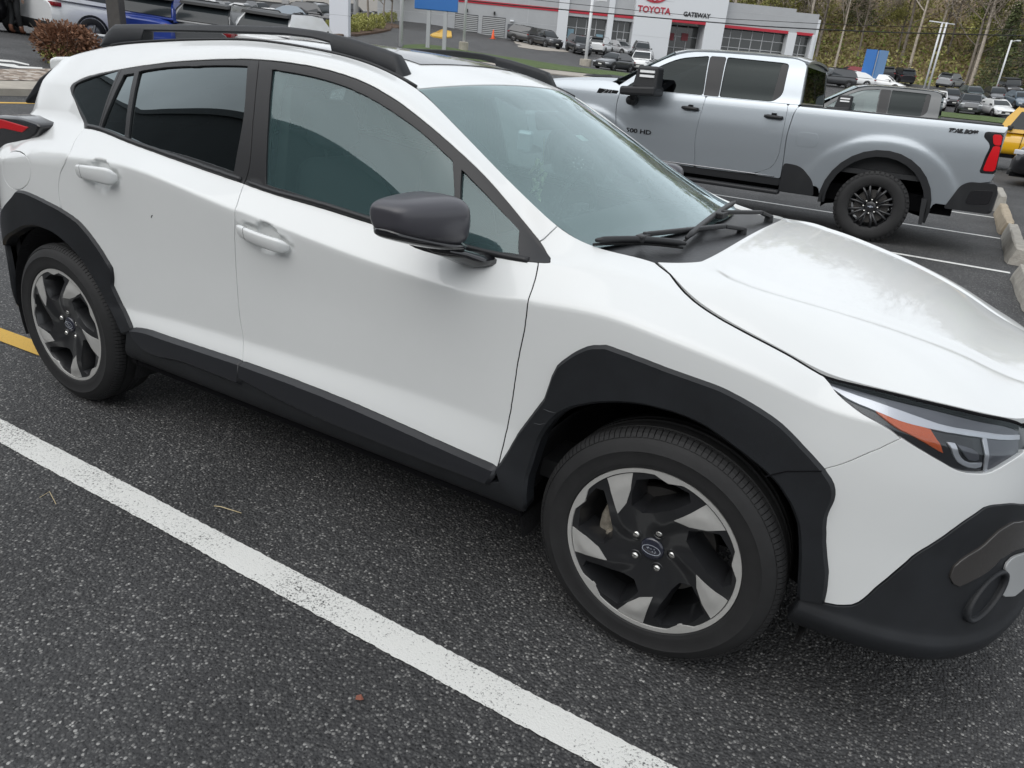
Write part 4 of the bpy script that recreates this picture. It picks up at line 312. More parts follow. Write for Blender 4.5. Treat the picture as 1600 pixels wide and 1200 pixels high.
"head_gap":[[1.647,1.054],[1.654,1.069],[1.66,1.085],[1.666,1.103],[1.673,1.119],[1.679,1.135],[1.688,1.148],[1.698,1.159],[1.71,1.166],[1.724,1.169],[1.74,1.17],[1.757,1.169],[1.775,1.167],[1.792,1.166],[1.808,1.166],[1.825,1.167],[1.841,1.168],[1.858,1.169],[1.875,1.169],[1.891,1.169],[1.907,1.167],[1.922,1.164],[1.937,1.159],[1.952,1.152],[1.966,1.144],[1.98,1.135],[1.993,1.126],[2.006,1.116],[2.019,1.105],[2.032,1.094],[2.044,1.084],[2.056,1.073],[2.067,1.061],[2.078,1.049],[2.088,1.037],[2.098,1.024],[2.107,1.011],[2.117,0.997],[2.126,0.984],[2.135,0.97],[2.144,0.956],[2.152,0.942],[2.162,0.928],[2.171,0.914],[2.18,0.901],[2.189,0.888],[2.186,0.872],[2.173,0.881],[2.16,0.891],[2.147,0.9],[2.133,0.91],[2.12,0.919],[2.107,0.929],[2.094,0.938],[2.08,0.947],[2.067,0.956],[2.053,0.965],[2.039,0.974],[2.026,0.982],[2.011,0.992],[1.998,1.001],[1.983,1.01],[1.969,1.019],[1.955,1.026],[1.94,1.032],[1.925,1.036],[1.91,1.037],[1.894,1.036],[1.877,1.032],[1.861,1.027],[1.845,1.023],[1.828,1.019],[1.812,1.018],[1.797,1.019],[1.782,1.026],[1.766,1.035],[1.751,1.046],[1.737,1.055],[1.722,1.062],[1.709,1.063],[1.696,1.057],[1.683,1.048],[1.672,1.035],[1.66,1.022],[1.648,1.01]],
"drl":[[1.672,0.913],[1.688,0.908],[1.703,0.904],[1.719,0.9],[1.734,0.895],[1.75,0.891],[1.766,0.888],[1.781,0.884],[1.797,0.88],[1.813,0.877],[1.829,0.874],[1.845,0.872],[1.861,0.869],[1.877,0.867],[1.893,0.865],[1.909,0.863],[1.925,0.861],[1.941,0.861],[1.957,0.862],[1.973,0.863],[1.989,0.865],[2.006,0.867],[2.022,0.868],[2.038,0.868],[2.054,0.868],[2.07,0.867],[2.086,0.865],[2.102,0.863],[2.118,0.861],[2.134,0.859],[2.15,0.857],[2.166,0.855],[2.182,0.853],[2.179,0.837],[2.163,0.839],[2.147,0.84],[2.13,0.842],[2.114,0.843],[2.098,0.844],[2.082,0.846],[2.066,0.846],[2.049,0.847],[2.033,0.847],[2.017,0.846],[2.001,0.844],[1.985,0.843],[1.968,0.841],[1.952,0.838],[1.936,0.837],[1.92,0.835],[1.904,0.833],[1.887,0.831],[1.871,0.829],[1.855,0.828],[1.839,0.828],[1.823,0.83],[1.807,0.834],[1.791,0.838],[1.776,0.843],[1.76,0.848],[1.744,0.852],[1.729,0.858],[1.715,0.865],[1.702,0.875],[1.69,0.886],[1.678,0.897]],
"head_band":[[1.655,0.977],[1.665,0.99],[1.675,1.005],[1.685,1.02],[1.696,1.031],[1.707,1.038],[1.719,1.038],[1.732,1.032],[1.746,1.022],[1.76,1.009],[1.774,0.997],[1.788,0.987],[1.803,0.982],[1.818,0.982],[1.834,0.984],[1.85,0.988],[1.866,0.993],[1.882,0.997],[1.898,1.001],[1.914,1.002],[1.93,1.0],[1.945,0.997],[1.96,0.992],[1.975,0.986],[1.989,0.979],[2.004,0.971],[2.019,0.963],[2.033,0.956],[2.047,0.949],[2.062,0.942],[2.076,0.934],[2.09,0.926],[2.103,0.918],[2.117,0.909],[2.131,0.901],[2.144,0.892],[2.158,0.884],[2.171,0.876],[2.185,0.867],[2.183,0.855],[2.167,0.857],[2.15,0.859],[2.134,0.861],[2.118,0.863],[2.102,0.866],[2.086,0.867],[2.07,0.869],[2.053,0.87],[2.037,0.871],[2.021,0.87],[2.005,0.869],[1.988,0.867],[1.972,0.866],[1.956,0.864],[1.94,0.863],[1.924,0.864],[1.907,0.865],[1.891,0.867],[1.875,0.869],[1.859,0.872],[1.843,0.874],[1.827,0.877],[1.811,0.881],[1.795,0.884],[1.779,0.888],[1.764,0.892],[1.748,0.896],[1.732,0.9],[1.717,0.905],[1.701,0.91],[1.686,0.915],[1.671,0.921]],
"amber":[[1.779,0.841],[1.795,0.839],[1.812,0.838],[1.828,0.836],[1.844,0.834],[1.86,0.833],[1.877,0.831],[1.893,0.83],[1.909,0.828],[1.917,0.811],[1.925,0.794],[1.932,0.776],[1.938,0.759],[1.945,0.741],[1.93,0.747],[1.915,0.754],[1.9,0.76],[1.885,0.766],[1.87,0.774],[1.856,0.782],[1.843,0.791],[1.829,0.8],[1.816,0.81],[1.804,0.82],[1.791,0.831]],
"lamp_u":[[1.951,0.798],[1.969,0.801],[1.974,0.786],[1.977,0.769],[1.982,0.754],[1.99,0.741],[2.002,0.73],[2.017,0.727],[2.033,0.732],[2.049,0.738],[2.048,0.723],[2.035,0.714],[2.016,0.712],[2.001,0.716],[1.987,0.724],[1.977,0.736],[1.97,0.75],[1.964,0.766],[1.958,0.783]],
"lamp_proj":[[1.978,0.799],[1.996,0.797],[2.013,0.795],[2.026,0.788],[2.035,0.77],[2.038,0.751],[2.03,0.742],[2.012,0.742],[2.001,0.754],[1.992,0.769],[1.985,0.784]],
"lamp_side":[[2.059,0.843],[2.076,0.842],[2.093,0.84],[2.11,0.839],[2.127,0.838],[2.144,0.836],[2.161,0.835],[2.178,0.834],[2.171,0.796],[2.159,0.783],[2.148,0.77],[2.137,0.758],[2.125,0.746],[2.111,0.736],[2.097,0.727],[2.082,0.719],[2.067,0.711]],
"lamp_div":[[2.05,0.846],[2.061,0.845],[2.062,0.828],[2.063,0.811],[2.064,0.794],[2.065,0.777],[2.066,0.759],[2.067,0.742],[2.068,0.725],[2.069,0.708],[2.062,0.705],[2.06,0.722],[2.059,0.74],[2.057,0.757],[2.056,0.775],[2.054,0.793],[2.053,0.81],[2.051,0.828]],
"fog_trim":[[2.039,0.3],[2.042,0.32],[2.055,0.334],[2.07,0.349],[2.084,0.363],[2.098,0.377],[2.11,0.394],[2.119,0.411],[2.13,0.429],[2.14,0.447],[2.155,0.46],[2.172,0.47],[2.19,0.475],[2.209,0.468],[2.229,0.462],[2.248,0.456],[2.261,0.442],[2.269,0.424],[2.278,0.406],[2.287,0.388],[2.296,0.369],[2.304,0.351],[2.313,0.333],[2.32,0.316],[2.3,0.319],[2.28,0.323],[2.26,0.327],[2.241,0.33],[2.221,0.33],[2.2,0.327],[2.18,0.325],[2.164,0.313],[2.146,0.304],[2.127,0.297],[2.107,0.291],[2.088,0.285],[2.069,0.279],[2.053,0.285]],
"skid":[[2.334,0.298],[2.314,0.301],[2.295,0.305],[2.275,0.309],[2.255,0.312],[2.235,0.313],[2.216,0.307],[2.212,0.297],[2.225,0.282],[2.239,0.266],[2.241,0.25],[2.231,0.233],[2.246,0.225],[2.265,0.22],[2.285,0.214],[2.304,0.209],[2.324,0.208],[2.344,0.206],[2.364,0.205],[2.385,0.203],[2.405,0.201],[2.394,0.217],[2.382,0.233],[2.37,0.249],[2.358,0.265],[2.346,0.282]],
"fog":[[2.164435564067786,0.24498980743454235],[2.23426782565633,0.2794830584094552],[2.1169316569732572,0.19537629655173827]],
"gapline":[[1.15,1.292],[1.167,1.28],[1.186,1.271],[1.205,1.264],[1.205,1.264],[1.218,1.253],[1.23,1.243],[1.243,1.233],[1.256,1.224],[1.27,1.215],[1.285,1.208],[1.299,1.201],[1.315,1.196],[1.331,1.192],[1.347,1.189],[1.363,1.186],[1.379,1.182],[1.395,1.179],[1.411,1.177],[1.427,1.174],[1.442,1.171],[1.459,1.168],[1.475,1.166],[1.492,1.164],[1.509,1.162],[1.525,1.159],[1.541,1.155],[1.555,1.15],[1.568,1.142],[1.58,1.132],[1.59,1.12],[1.599,1.107],[1.608,1.093],[1.616,1.078],[1.625,1.063],[1.633,1.048],[1.642,1.034]],
"hltop":[[1.647,1.017],[1.657,1.031],[1.666,1.045],[1.675,1.06],[1.684,1.074],[1.693,1.088],[1.704,1.1],[1.715,1.111],[1.728,1.119],[1.742,1.124],[1.757,1.128],[1.774,1.129],[1.79,1.13],[1.807,1.131],[1.823,1.133],[1.84,1.135],[1.856,1.137],[1.873,1.139],[1.89,1.141],[1.907,1.143],[1.923,1.143],[1.939,1.144],[1.955,1.143],[1.97,1.141],[1.984,1.137],[1.998,1.132],[2.011,1.126],[2.023,1.118],[2.035,1.109],[2.047,1.098],[2.057,1.087],[2.068,1.075],[2.078,1.061],[2.088,1.048],[2.097,1.033],[2.107,1.018],[2.116,1.003],[2.125,0.988],[2.134,0.973],[2.143,0.958],[2.153,0.943],[2.162,0.928],[2.172,0.914],[2.182,0.9],[2.192,0.888]],
"handles":[[[-1.0591,0.7586],[-0.877,0.7272],[-1.0277,0.7351],[-0.9369,0.7747],[-0.918,0.7573]],[[-0.2193,0.7156],[0.0084,0.7136],[-0.1277,0.7017],[-0.0873,0.77],[-0.0778,0.7372]]],
"scratch":[[-0.686,0.704],[-0.692,0.687],[-0.691,0.673]],
"scuffs":[[[1.033,0.546],[1.061,0.56],[1.085,0.549]],[[1.091,0.551],[1.116,0.574],[1.134,0.591]],[[0.977,0.468],[0.996,0.466],[1.016,0.469]],[[0.953,0.403],[0.97,0.405],[0.989,0.418]]]}""")

# ---------------------------------------------------------------- ground
TERR=json.loads("""{"p":[[-1.0884,2.7601],[-1.0388,3.0256],[-1.0801,3.3059],[-1.0099,3.3515],[-0.9915,3.318],[-0.9242,3.2818],[-0.8662,3.256],[-0.8038,3.2327],[-1.0731,3.4763],[-0.9078,4.7719],[-0.8871,4.6981],[-0.8512,4.6843],[-0.8238,4.5572],[-0.7891,4.4693],[-0.7677,4.4636],[-0.7484,3.9543],[-0.9171,4.8449],[-0.8021,4.6452],[-0.8229,4.0564],[-0.852,4.0264],[-0.8882,3.9761],[-0.9092,3.9161],[-0.7679,3.8651],[-0.7893,4.0055],[-0.9419,4.2901],[-0.9863,4.3136],[-0.671,3.8897],[-0.6208,3.948],[-0.594,4.0079],[-0.6611,4.5587],[-0.6239,4.6114],[-0.6916,4.2455],[-0.6765,4.6736],[-0.7281,4.5092],[-0.722,3.9479],[-0.6573,4.6163],[-0.7106,4.1812],[-0.6138,4.2632],[-0.5784,4.5081],[-0.5324,4.5531],[-0.4945,4.4268],[-0.4519,4.5025],[-0.4241,4.4798],[-0.4023,4.578],[-0.3749,4.5088],[-0.3879,4.6125],[-0.3436,4.5609],[-0.2786,4.6509],[-0.1712,4.7345],[-0.5491,4.0986],[-0.4684,4.1828],[-0.4413,4.1845],[-0.4059,4.3406],[-0.371,4.3157],[-0.356,4.2231],[-0.7217,3.5069],[-0.5637,3.6106],[0.0246,4.4295],[-0.0019,4.3997],[-0.0234,4.5069],[-0.0026,4.5466],[0.0197,4.5857],[0.0434,4.5318],[0.0311,4.6206],[-0.0267,4.7627],[-0.0766,4.7075],[-0.0945,4.7208],[-0.1314,4.7162],[-0.1482,4.5087],[-0.0931,4.6052],[-0.014,4.7981],[0.0411,4.7976],[-0.0071,4.2998],[-0.0355,4.4418],[0.0756,3.3661],[0.0893,3.093],[-0.0526,4.6714],[-0.2172,4.1324],[-0.1064,4.1097],[-0.0371,4.0577],[-1.5708,1.6094],[-1.5708,2.0794],[-1.5708,2.3514],[-1.3963,1.6094],[-1.3963,2.0794],[-1.3963,2.3514],[-1.2217,1.6094],[-1.2217,2.0794],[-1.2217,2.3514],[-1.0472,1.6094],[-1.0472,2.0794],[-1.0472,2.3514],[-0.8727,1.6094],[-0.8727,2.0794],[-0.8727,2.3514],[-0.6981,1.6094],[-0.6981,2.0794],[-0.6981,2.3514],[-0.5236,1.6094],[-0.5236,2.0794],[-0.5236,2.3514],[-0.3491,1.6094],[-0.3491,2.0794],[-0.3491,2.3514],[-0.1745,1.6094],[-0.1745,2.0794],[-0.1745,2.3514],[0.0,1.6094],[0.0,2.0794],[0.0,2.3514],[0.1745,1.6094],[0.1745,2.0794],[0.1745,2.3514],[0.3491,1.6094],[0.3491,2.0794],[0.3491,2.3514],[0.5236,1.6094],[0.5236,2.0794],[0.5236,2.3514],[-0.3491,2.5649],[-0.3491,2.7726],[-0.3491,2.9444],[-0.2094,2.5649],[-0.2094,2.7726],[-0.2094,2.9444],[-0.0873,2.5649],[-0.0873,2.7726],[-0.0873,2.9444],[0.0349,2.5649],[0.0349,2.7726],[0.0349,2.9444],[0.1396,2.5649],[0.1396,2.7726],[0.1396,2.9444],[-0.6109,2.5649],[-0.4887,2.5649],[-1.309,4.9416],[-1.309,5.5607],[-1.309,6.2146],[-1.1345,4.9416],[-1.1345,5.5607],[-1.1345,6.2146],[-0.9599,4.9416],[-0.9599,5.5607],[-0.9599,6.2146],[-0.7854,4.9416],[-0.7854,5.5607],[-0.7854,6.2146],[-0.6109,4.9416],[-0.6109,5.5607],[-0.6109,6.2146],[-0.4363,4.9416],[-0.4363,5.5607],[-0.4363,6.2146],[-0.2618,4.9416],[-0.2618,5.5607],[-0.2618,6.2146],[-0.0873,4.9416],[-0.0873,5.5607],[-0.0873,6.2146],[0.0873,4.9416],[0.0873,5.5607],[0.0873,6.2146],[0.2618,4.9416],[0.2618,5.5607],[0.2618,6.2146],[0.4363,4.9416],[0.4363,5.5607],[0.4363,6.2146]],"w":[0.1271,-0.3784,-1.3987,0.2504,0.2961,0.4226,0.071,-0.1932,0.9936,-2.6206,2.4823,-0.4255,3.4167,2.6116,4.0922,-2.7915,-7.2025,3.64,3.4525,-0.4496,0.2352,-0.3385,0.8009,2.1319,2.3442,-0.413,0.3532,1.0139,-1.2343,-2.4419,-4.794,-3.7611,-6.0797,-5.2981,-2.5081,-0.9006,-2.1215,-2.1003,3.6422,1.0795,-3.6489,5.698,-3.7993,-1.9775,-0.8387,1.1629,-0.4321,0.7474,-7.1991,1.7337,5.0193,-4.1744,7.3309,-2.4795,2.2367,-0.0509,-0.5868,3.6545,-1.575,0.751,-2.8173,6.3054,-0.4556,-6.68,-6.6602,-8.134,1.1826,3.8213,-2.0599,2.1609,3.8883,1.6993,1.1545,3.8611,0.8235,-0.4409,5.8984,-3.2893,0.314,1.8099,0.1336,0.1083,0.7326,-0.0619,-0.1794,0.1072,-0.0461,-0.11,0.1184,-0.036,-0.0745,0.0988,-0.0313,-0.0536,0.065,-0.0292,-0.0378,0.0254,-0.0282,-0.0255,0.0146,-0.0279,-0.0169,-0.0195,-0.0284,-0.0136,-0.0268,-0.0309,-0.0171,-0.0258,-0.0371,-0.0335,-0.0407,-0.0473,-0.0757,-0.0554,0.0912,0.1046,0.2928,0.0892,0.0455,0.6548,-0.0486,-0.1586,0.066,-0.0281,-0.1027,0.0648,-0.0339,-0.1152,0.0935,-0.0049,0.0103,0.4058,0.1083,-0.2423,-7.6259,-6.3125,-6.3334,9.923,9.6281,9.772,2.1402,-1.7439,-1.5761,0.8882,-1.9974,-1.8865,-0.2482,-2.0395,-1.9299,3.0451,1.877,2.0642,0.3189,-1.2619,-0.9889,1.3337,-0.0843,0.1973,7.7898,8.0556,8.1914,-7.9324,-7.2741,-7.3767,-1.2944,0.7681,0.4669,4.073]}""")
TP=np.array(TERR['p']);TW=np.array(TERR['w'])
def terr(x,y):
    dx=x-1.7623;dy=y+2.5402;r=math.hypot(dx,dy)
    if r<9 or dy<-.2*abs(dx): return 0.0
    a=math.atan2(dx,dy);l=math.log(r)
    z=float(np.hypot(TP[:,0]-a,TP[:,1]-l)@TW[:-1]+TW[-1])
    z*=min(1,max(0,(r-9)/2.5))*min(1,max(0,(dy+.2*abs(dx))/4))
    if x>-6.5 and y<24: z*=min(1,max(0,(-x-3.2)/3.3)) if y<18 else (z and max(min(1,max(0,(-x-3.2)/3.3)),(y-18)/6))
    return z
def asphalt():
    m=bpy.data.materials.new('asphalt'); m.use_nodes=True;t=m.node_tree;b=t.nodes['Principled BSDF'];k=t.links.new
    tc=t.nodes.new('ShaderNodeTexCoord')
    v=t.nodes.new('ShaderNodeTexVoronoi');v.inputs['Scale'].default_value=120
    v2=t.nodes.new('ShaderNodeTexVoronoi');v2.inputs['Scale'].default_value=70
    n=t.nodes.new('ShaderNodeTexNoise');n.inputs['Scale'].default_value=1.1;n.inputs['Detail'].default_value=6
    n2=t.nodes.new('ShaderNodeTexNoise');n2.inputs['Scale'].default_value=90;n2.inputs['Detail'].default_value=4
    wn=t.nodes.new('ShaderNodeSeparateColor'); k(v.outputs['Color'],wn.inputs[0])
    r=t.nodes.new('ShaderNodeValToRGB'); e=r.color_ramp.elements; e[0].position=0;e[0].color=(.022,.022,.023,1);e[1].position=1;e[1].color=(.36,.355,.34,1)
    for pos,c in((.35,(.050,.050,.051)),(.62,(.078,.078,.078)),(.82,(.12,.119,.116)),(.93,(.20,.196,.188)),(.975,(.27,.265,.255))): x=e.new(pos);x.color=(*c,1)
    k(tc.outputs['Object'],v.inputs['Vector']);k(tc.outputs['Object'],v2.inputs['Vector']);k(tc.outputs['Object'],n.inputs['Vector']);k(tc.outputs['Object'],n2.inputs['Vector'])
    k(wn.outputs[0],r.inputs['Fac'])
    # stones: only the core of each cell is light
    core=t.nodes.new('ShaderNodeMapRange');core.inputs['From Min'].default_value=.62;core.inputs['From Max'].default_value=.42
    k(v.outputs['Distance'],core.inputs['Value'])
    mx=t.nodes.new('ShaderNodeMix');mx.data_type='RGBA';mx.inputs['A'].default_value=(.044,.044,.045,1);k(core.outputs[0],mx.inputs['Factor']);k(r.outputs['Color'],mx.inputs['B'])
    mr=t.nodes.new('ShaderNodeMapRange');mr.inputs['From Min'].default_value=.3;mr.inputs['From Max'].default_value=.7;mr.inputs['To Min'].default_value=.75;mr.inputs['To Max'].default_value=1.25;k(n.outputs['Fac'],mr.inputs['Value'])
    ns=t.nodes.new('ShaderNodeTexNoise');ns.inputs['Scale'].default_value=2.1;ns.inputs['Detail'].default_value=5;ns.inputs['Roughness'].default_value=.6;k(tc.outputs['Object'],ns.inputs['Vector'])
    ms=t.nodes.new('ShaderNodeMapRange');ms.inputs['From Min'].default_value=.60;ms.inputs['From Max'].default_value=.70;ms.inputs['To Min'].default_value=1;ms.inputs['To Max'].default_value=.80;k(ns.outputs['Fac'],ms.inputs['Value'])
    mm=t.nodes.new('ShaderNodeMath');mm.operation='MULTIPLY';k(mr.outputs[0],mm.inputs[0]);k(ms.outputs[0],mm.inputs[1])
    ml=t.nodes.new('ShaderNodeMix');ml.data_type='RGBA';ml.blend_type='MULTIPLY';ml.inputs['Factor'].default_value=1;k(mx.outputs['Result'],ml.inputs['A']);k(mm.outputs[0],ml.inputs['B']);k(ml.outputs['Result'],b.inputs['Base Color'])
    b.inputs['Roughness'].default_value=.72;b.inputs['Specular IOR Level'].default_value=.4
    ad=t.nodes.new('ShaderNodeMath');ad.operation='MULTIPLY_ADD';ad.inputs[1].default_value=.6;k(v2.outputs['Distance'],ad.inputs[0]);k(n2.outputs['Fac'],ad.inputs[2])
    sb=t.nodes.new('ShaderNodeMath');sb.operation='ADD';k(ad.outputs[0],sb.inputs[0]);k(v.outputs['Distance'],sb.inputs[1])
    p=t.nodes.new('ShaderNodeBump');p.inputs['Strength'].default_value=.9;p.inputs['Distance'].default_value=.006;p.invert=True;k(sb.outputs[0],p.inputs['Height']);k(p.outputs[0],b.inputs['Normal'])
    return m
ASPH=asphalt()
def sheet_grid(name,xs,ys,m,dz=0,**kw):
    V=[(x,y,terr(x,y)+dz) for x in xs for y in ys];n=len(ys)
    F=[(i*n+j,(i+1)*n+j,(i+1)*n+j+1,i*n+j+1) for i in range(len(xs)-1) for j in range(n-1)]
    o=mesh_obj(name,V,F,m);return tag(o,**kw)
gxs=np.unique(np.r_[np.linspace(-700,-60,20),np.arange(-60,60.1,2),np.linspace(60,700,20)])
gys=np.unique(np.r_[np.linspace(-700,-40,15),np.arange(-40,130,2.5),np.linspace(130,800,20)])
sheet_grid('ground',gxs,gys,ASPH,0,kind='structure')
def paint(name,col,wear=.35,sc=150):
    m=bpy.data.materials.new(name);m.use_nodes=True;t=m.node_tree;b=t.nodes['Principled BSDF'];k=t.links.new
    tc=t.nodes.new('ShaderNodeTexCoord');n=t.nodes.new('ShaderNodeTexNoise');n.inputs['Scale'].default_value=sc;n.inputs['Detail'].default_value=3;n.inputs['Roughness'].default_value=.7
    n3=t.nodes.new('ShaderNodeTexNoise');n3.inputs['Scale'].default_value=3;n3.inputs['Detail'].default_value=4
    a=t.nodes.new('ShaderNodeMath');a.operation='MULTIPLY_ADD';a.inputs[1].default_value=.45;k(n3.outputs['Fac'],a.inputs[0]);k(n.outputs['Fac'],a.inputs[2])
    r=t.nodes.new('ShaderNodeMapRange');r.inputs['From Min'].default_value=.47+wear*.2-.08;r.inputs['From Max'].default_value=.47+wear*.2+.06;k(a.outputs[0],r.inputs['Value'])
    x=t.nodes.new('ShaderNodeMix');x.data_type='RGBA';x.inputs['A'].default_value=(.05,.05,.05,1);x.inputs['B'].default_value=(*col,1);k(r.outputs[0],x.inputs['Factor']);k(x.outputs['Result'],b.inputs['Base Color'])
    k(tc.outputs['Object'],n.inputs['Vector']);k(tc.outputs['Object'],n3.inputs['Vector'])
    p=t.nodes.new('ShaderNodeBump');p.inputs['Strength'].default_value=.7;p.inputs['Distance'].default_value=.003;k(n.outputs['Fac'],p.inputs['Height']);k(p.outputs[0],b.inputs['Normal']);b.inputs['Roughness'].default_value=.7
    return m
LINE=paint('line_paint',(.70,.70,.67),.68);YEL=paint('yellow_paint',(.62,.38,.06),.5)
def stripe(name,p,q,w,m,dz=.004):
    p=np.array(p,float);q=np.array(q,float);d=q-p;L_=np.linalg.norm(d);d/=L_;n=np.array([-d[1],d[0]]);K=max(2,int(L_/.5)+1);V=[];
    for i in range(K):
        c=p+d*L_*i/(K-1)
        for s in(-.5,.5): a=c+n*s*w; V.append((a[0],a[1],terr(a[0],a[1])+dz))
    return tag(mesh_obj(name,V,[(2*i,2*i+2,2*i+3,2*i+1) for i in range(K-1)],m),kind='structure')
def rough_stripe(name,x0,x1,y,w,m):
    r=np.random.default_rng(3);xs=np.arange(x0,x1,.012);V=[]
    for s in(-.5,.5):
        e=np.convolve(r.normal(size=len(xs)+40),np.ones(41)/41,'valid')*.006+r.normal(size=len(xs))*.0011
        V+=[(x,y+s*w+d,.004) for x,d in zip(xs,e)]
    n=len(xs);return tag(mesh_obj(name,V,[(i,i+1,n+i+1,n+i) for i in range(n-1)],m),kind='structure')
rough_stripe('parking_line',-3.2,3.0,-1.235,.108,LINE)
for y in (7.13,10.05,12.85,15.6,18.4,22.6): stripe('parking_line',(-2.9,y),(2.62,y),.10,LINE)
stripe('parking_line',(-3.2,1.55),(2.5,1.55),.10,LINE);stripe('parking_line',(-3.2,4.35),(2.5,4.35),.10,LINE)
# concrete wheel stops
CONC=mat('concrete',(.36,.34,.30),rough=.9,var=(9,.22),bump=(70,.9,5,.012));CONT=mat('tan_concrete',(.36,.30,.22),rough=.9,var=(9,.22),bump=(70,.9,5,.012))
def wheel_stop(y0,y1,m,label,tilt=0,h=.15):
    n=14;V=[];rr=random.Random(int(y0*10))
    for i in range(n):
        y=y0+(y1-y0)*i/(n-1);e=.02 if i in(0,n-1) else 0
        for x,z in((-.105+e,0),(-.10+e,.05),(-.062+e,h-.012),(-.045+e,h-e),(.045-e,h-e),(.062-e,h-.012),(.10-e,.05),(.105-e,0)):
            V.append((x+rr.uniform(-.006,.006),y-(y0+y1)/2,z+(rr.uniform(-.006,.006) if z>0 else 0)))
    F=[(i*8+k,i*8+k+1,(i+1)*8+k+1,(i+1)*8+k) for i in range(n-1) for k in range(7)]+[tuple(range(8))[::-1],tuple(range((n-1)*8,n*8))]
    o=mesh_obj('wheel_stop',V,F,m,smooth=False);o.location=(2.72,(y0+y1)/2,.002);o.rotation_euler=(0,0,tilt);bm=bmesh.new();bm.from_mesh(o.data);bmesh.ops.recalc_face_normals(bm,faces=bm.faces[:]);bm.to_mesh(o.data);bm.free()
    return tag(o,label,'wheel stop','concrete wheel stops at the stall ends')
wheel_stop(5.05,6.85,CONC,'broken pale concrete wheel stop at the right edge, nearest the white hood',.02,.17)
wheel_stop(7.75,10.45,CONC,'long grey concrete wheel stop in the stall of the silver pickup',-.015,.2)
wheel_stop(10.52,13.7,CONT,'tan concrete wheel stop just past the grey one by the pickup bumper',-.01,.2)
wheel_stop(14.0,16.2,CONC,'grey concrete wheel stop peeking out behind the pickup bumper corner',0,.3)

# ---------------------------------------------------------------- showroom behind the photographer (seen in the car's glass and paint)
sr=empty('showroom_building',(0,-12.5,0),0,'dark grey showroom block with a blue band, standing across the aisle behind the photographer','building')
RL_=[(-75,26),(-45,17.5),(-27,11.2),(-15,8.0),(-9,6.9),(7,6.3)]
b=MB();b.prism([(x,z) for x,z in RL_]+[(7,0),(-75,0)],'y',-14,0);b.build('wall',mat('showroom_cladding',(.10,.105,.11),rough=.6,var=(.4,.15)),sr)
for (x0_,z0_),(x1_,z1_) in zip(RL_,RL_[1:]):
    b=MB();b.hexa([(x0_,-14,z0_),(x1_,-14,z1_),(x1_,.25,z1_),(x0_,.25,z0_),(x0_,-14,z0_+.4),(x1_,-14,z1_+.4),(x1_,.25,z1_+.4),(x0_,.25,z0_+.4)]);b.build('roof_edge',mat('roof_trim',(.12,.125,.13),rough=.5),sr)
b=MB();b.box(-60,-22,0,.3,4.8,7.2);b.build('blue_band',mat('blue_panel',(.02,.10,.30),rough=.35),sr)
for i in range(9):
    b=MB();b.box(-34+i*4.5,-30.4+i*4.5,-.1,.06,.3,3.4);b.build('shop_window',mat('shop_glass',(.02,.025,.028),rough=.06,coat=.5),sr)

# ---------------------------------------------------------------- the white crossover
def offset_poly(P,g):
    P=np.asarray(P,float); a=P-np.roll(P,1,0); b=np.roll(P,-1,0)-P
    a/=np.linalg.norm(a,axis=1,keepdims=True)+1e-12; b/=np.linalg.norm(b,axis=1,keepdims=True)+1e-12
    n=np.c_[-a[:,1]-b[:,1],a[:,0]+b[:,0]]; n/=np.linalg.norm(n,axis=1,keepdims=True)+1e-12
    A=.5*np.sum(P[:,0]*np.roll(P[:,1],-1)-np.roll(P[:,0],-1)*P[:,1])
    return P+n*g*(1 if A>0 else -1)
def resample(P,step):
    P=np.asarray(P,float); Q=np.r_[P,P[:1]]; d=np.r_[0,np.cumsum(np.linalg.norm(np.diff(Q,axis=0),axis=1))]
    return P
def inside(pts,poly):
    poly=np.asarray(poly); x,y=pts[:,0],pts[:,1]; c=np.zeros(len(pts),bool); j=len(poly)-1
    for i in range(len(poly)):
        xi,yi=poly[i];xj,yj=poly[j]
        with np.errstate(all='ignore'):
            k=((yi>y)!=(yj>y))&(x<(xj-xi)*(y-yi)/(yj-yi+1e-15)+xi)
        c^=k; j=i
    return c
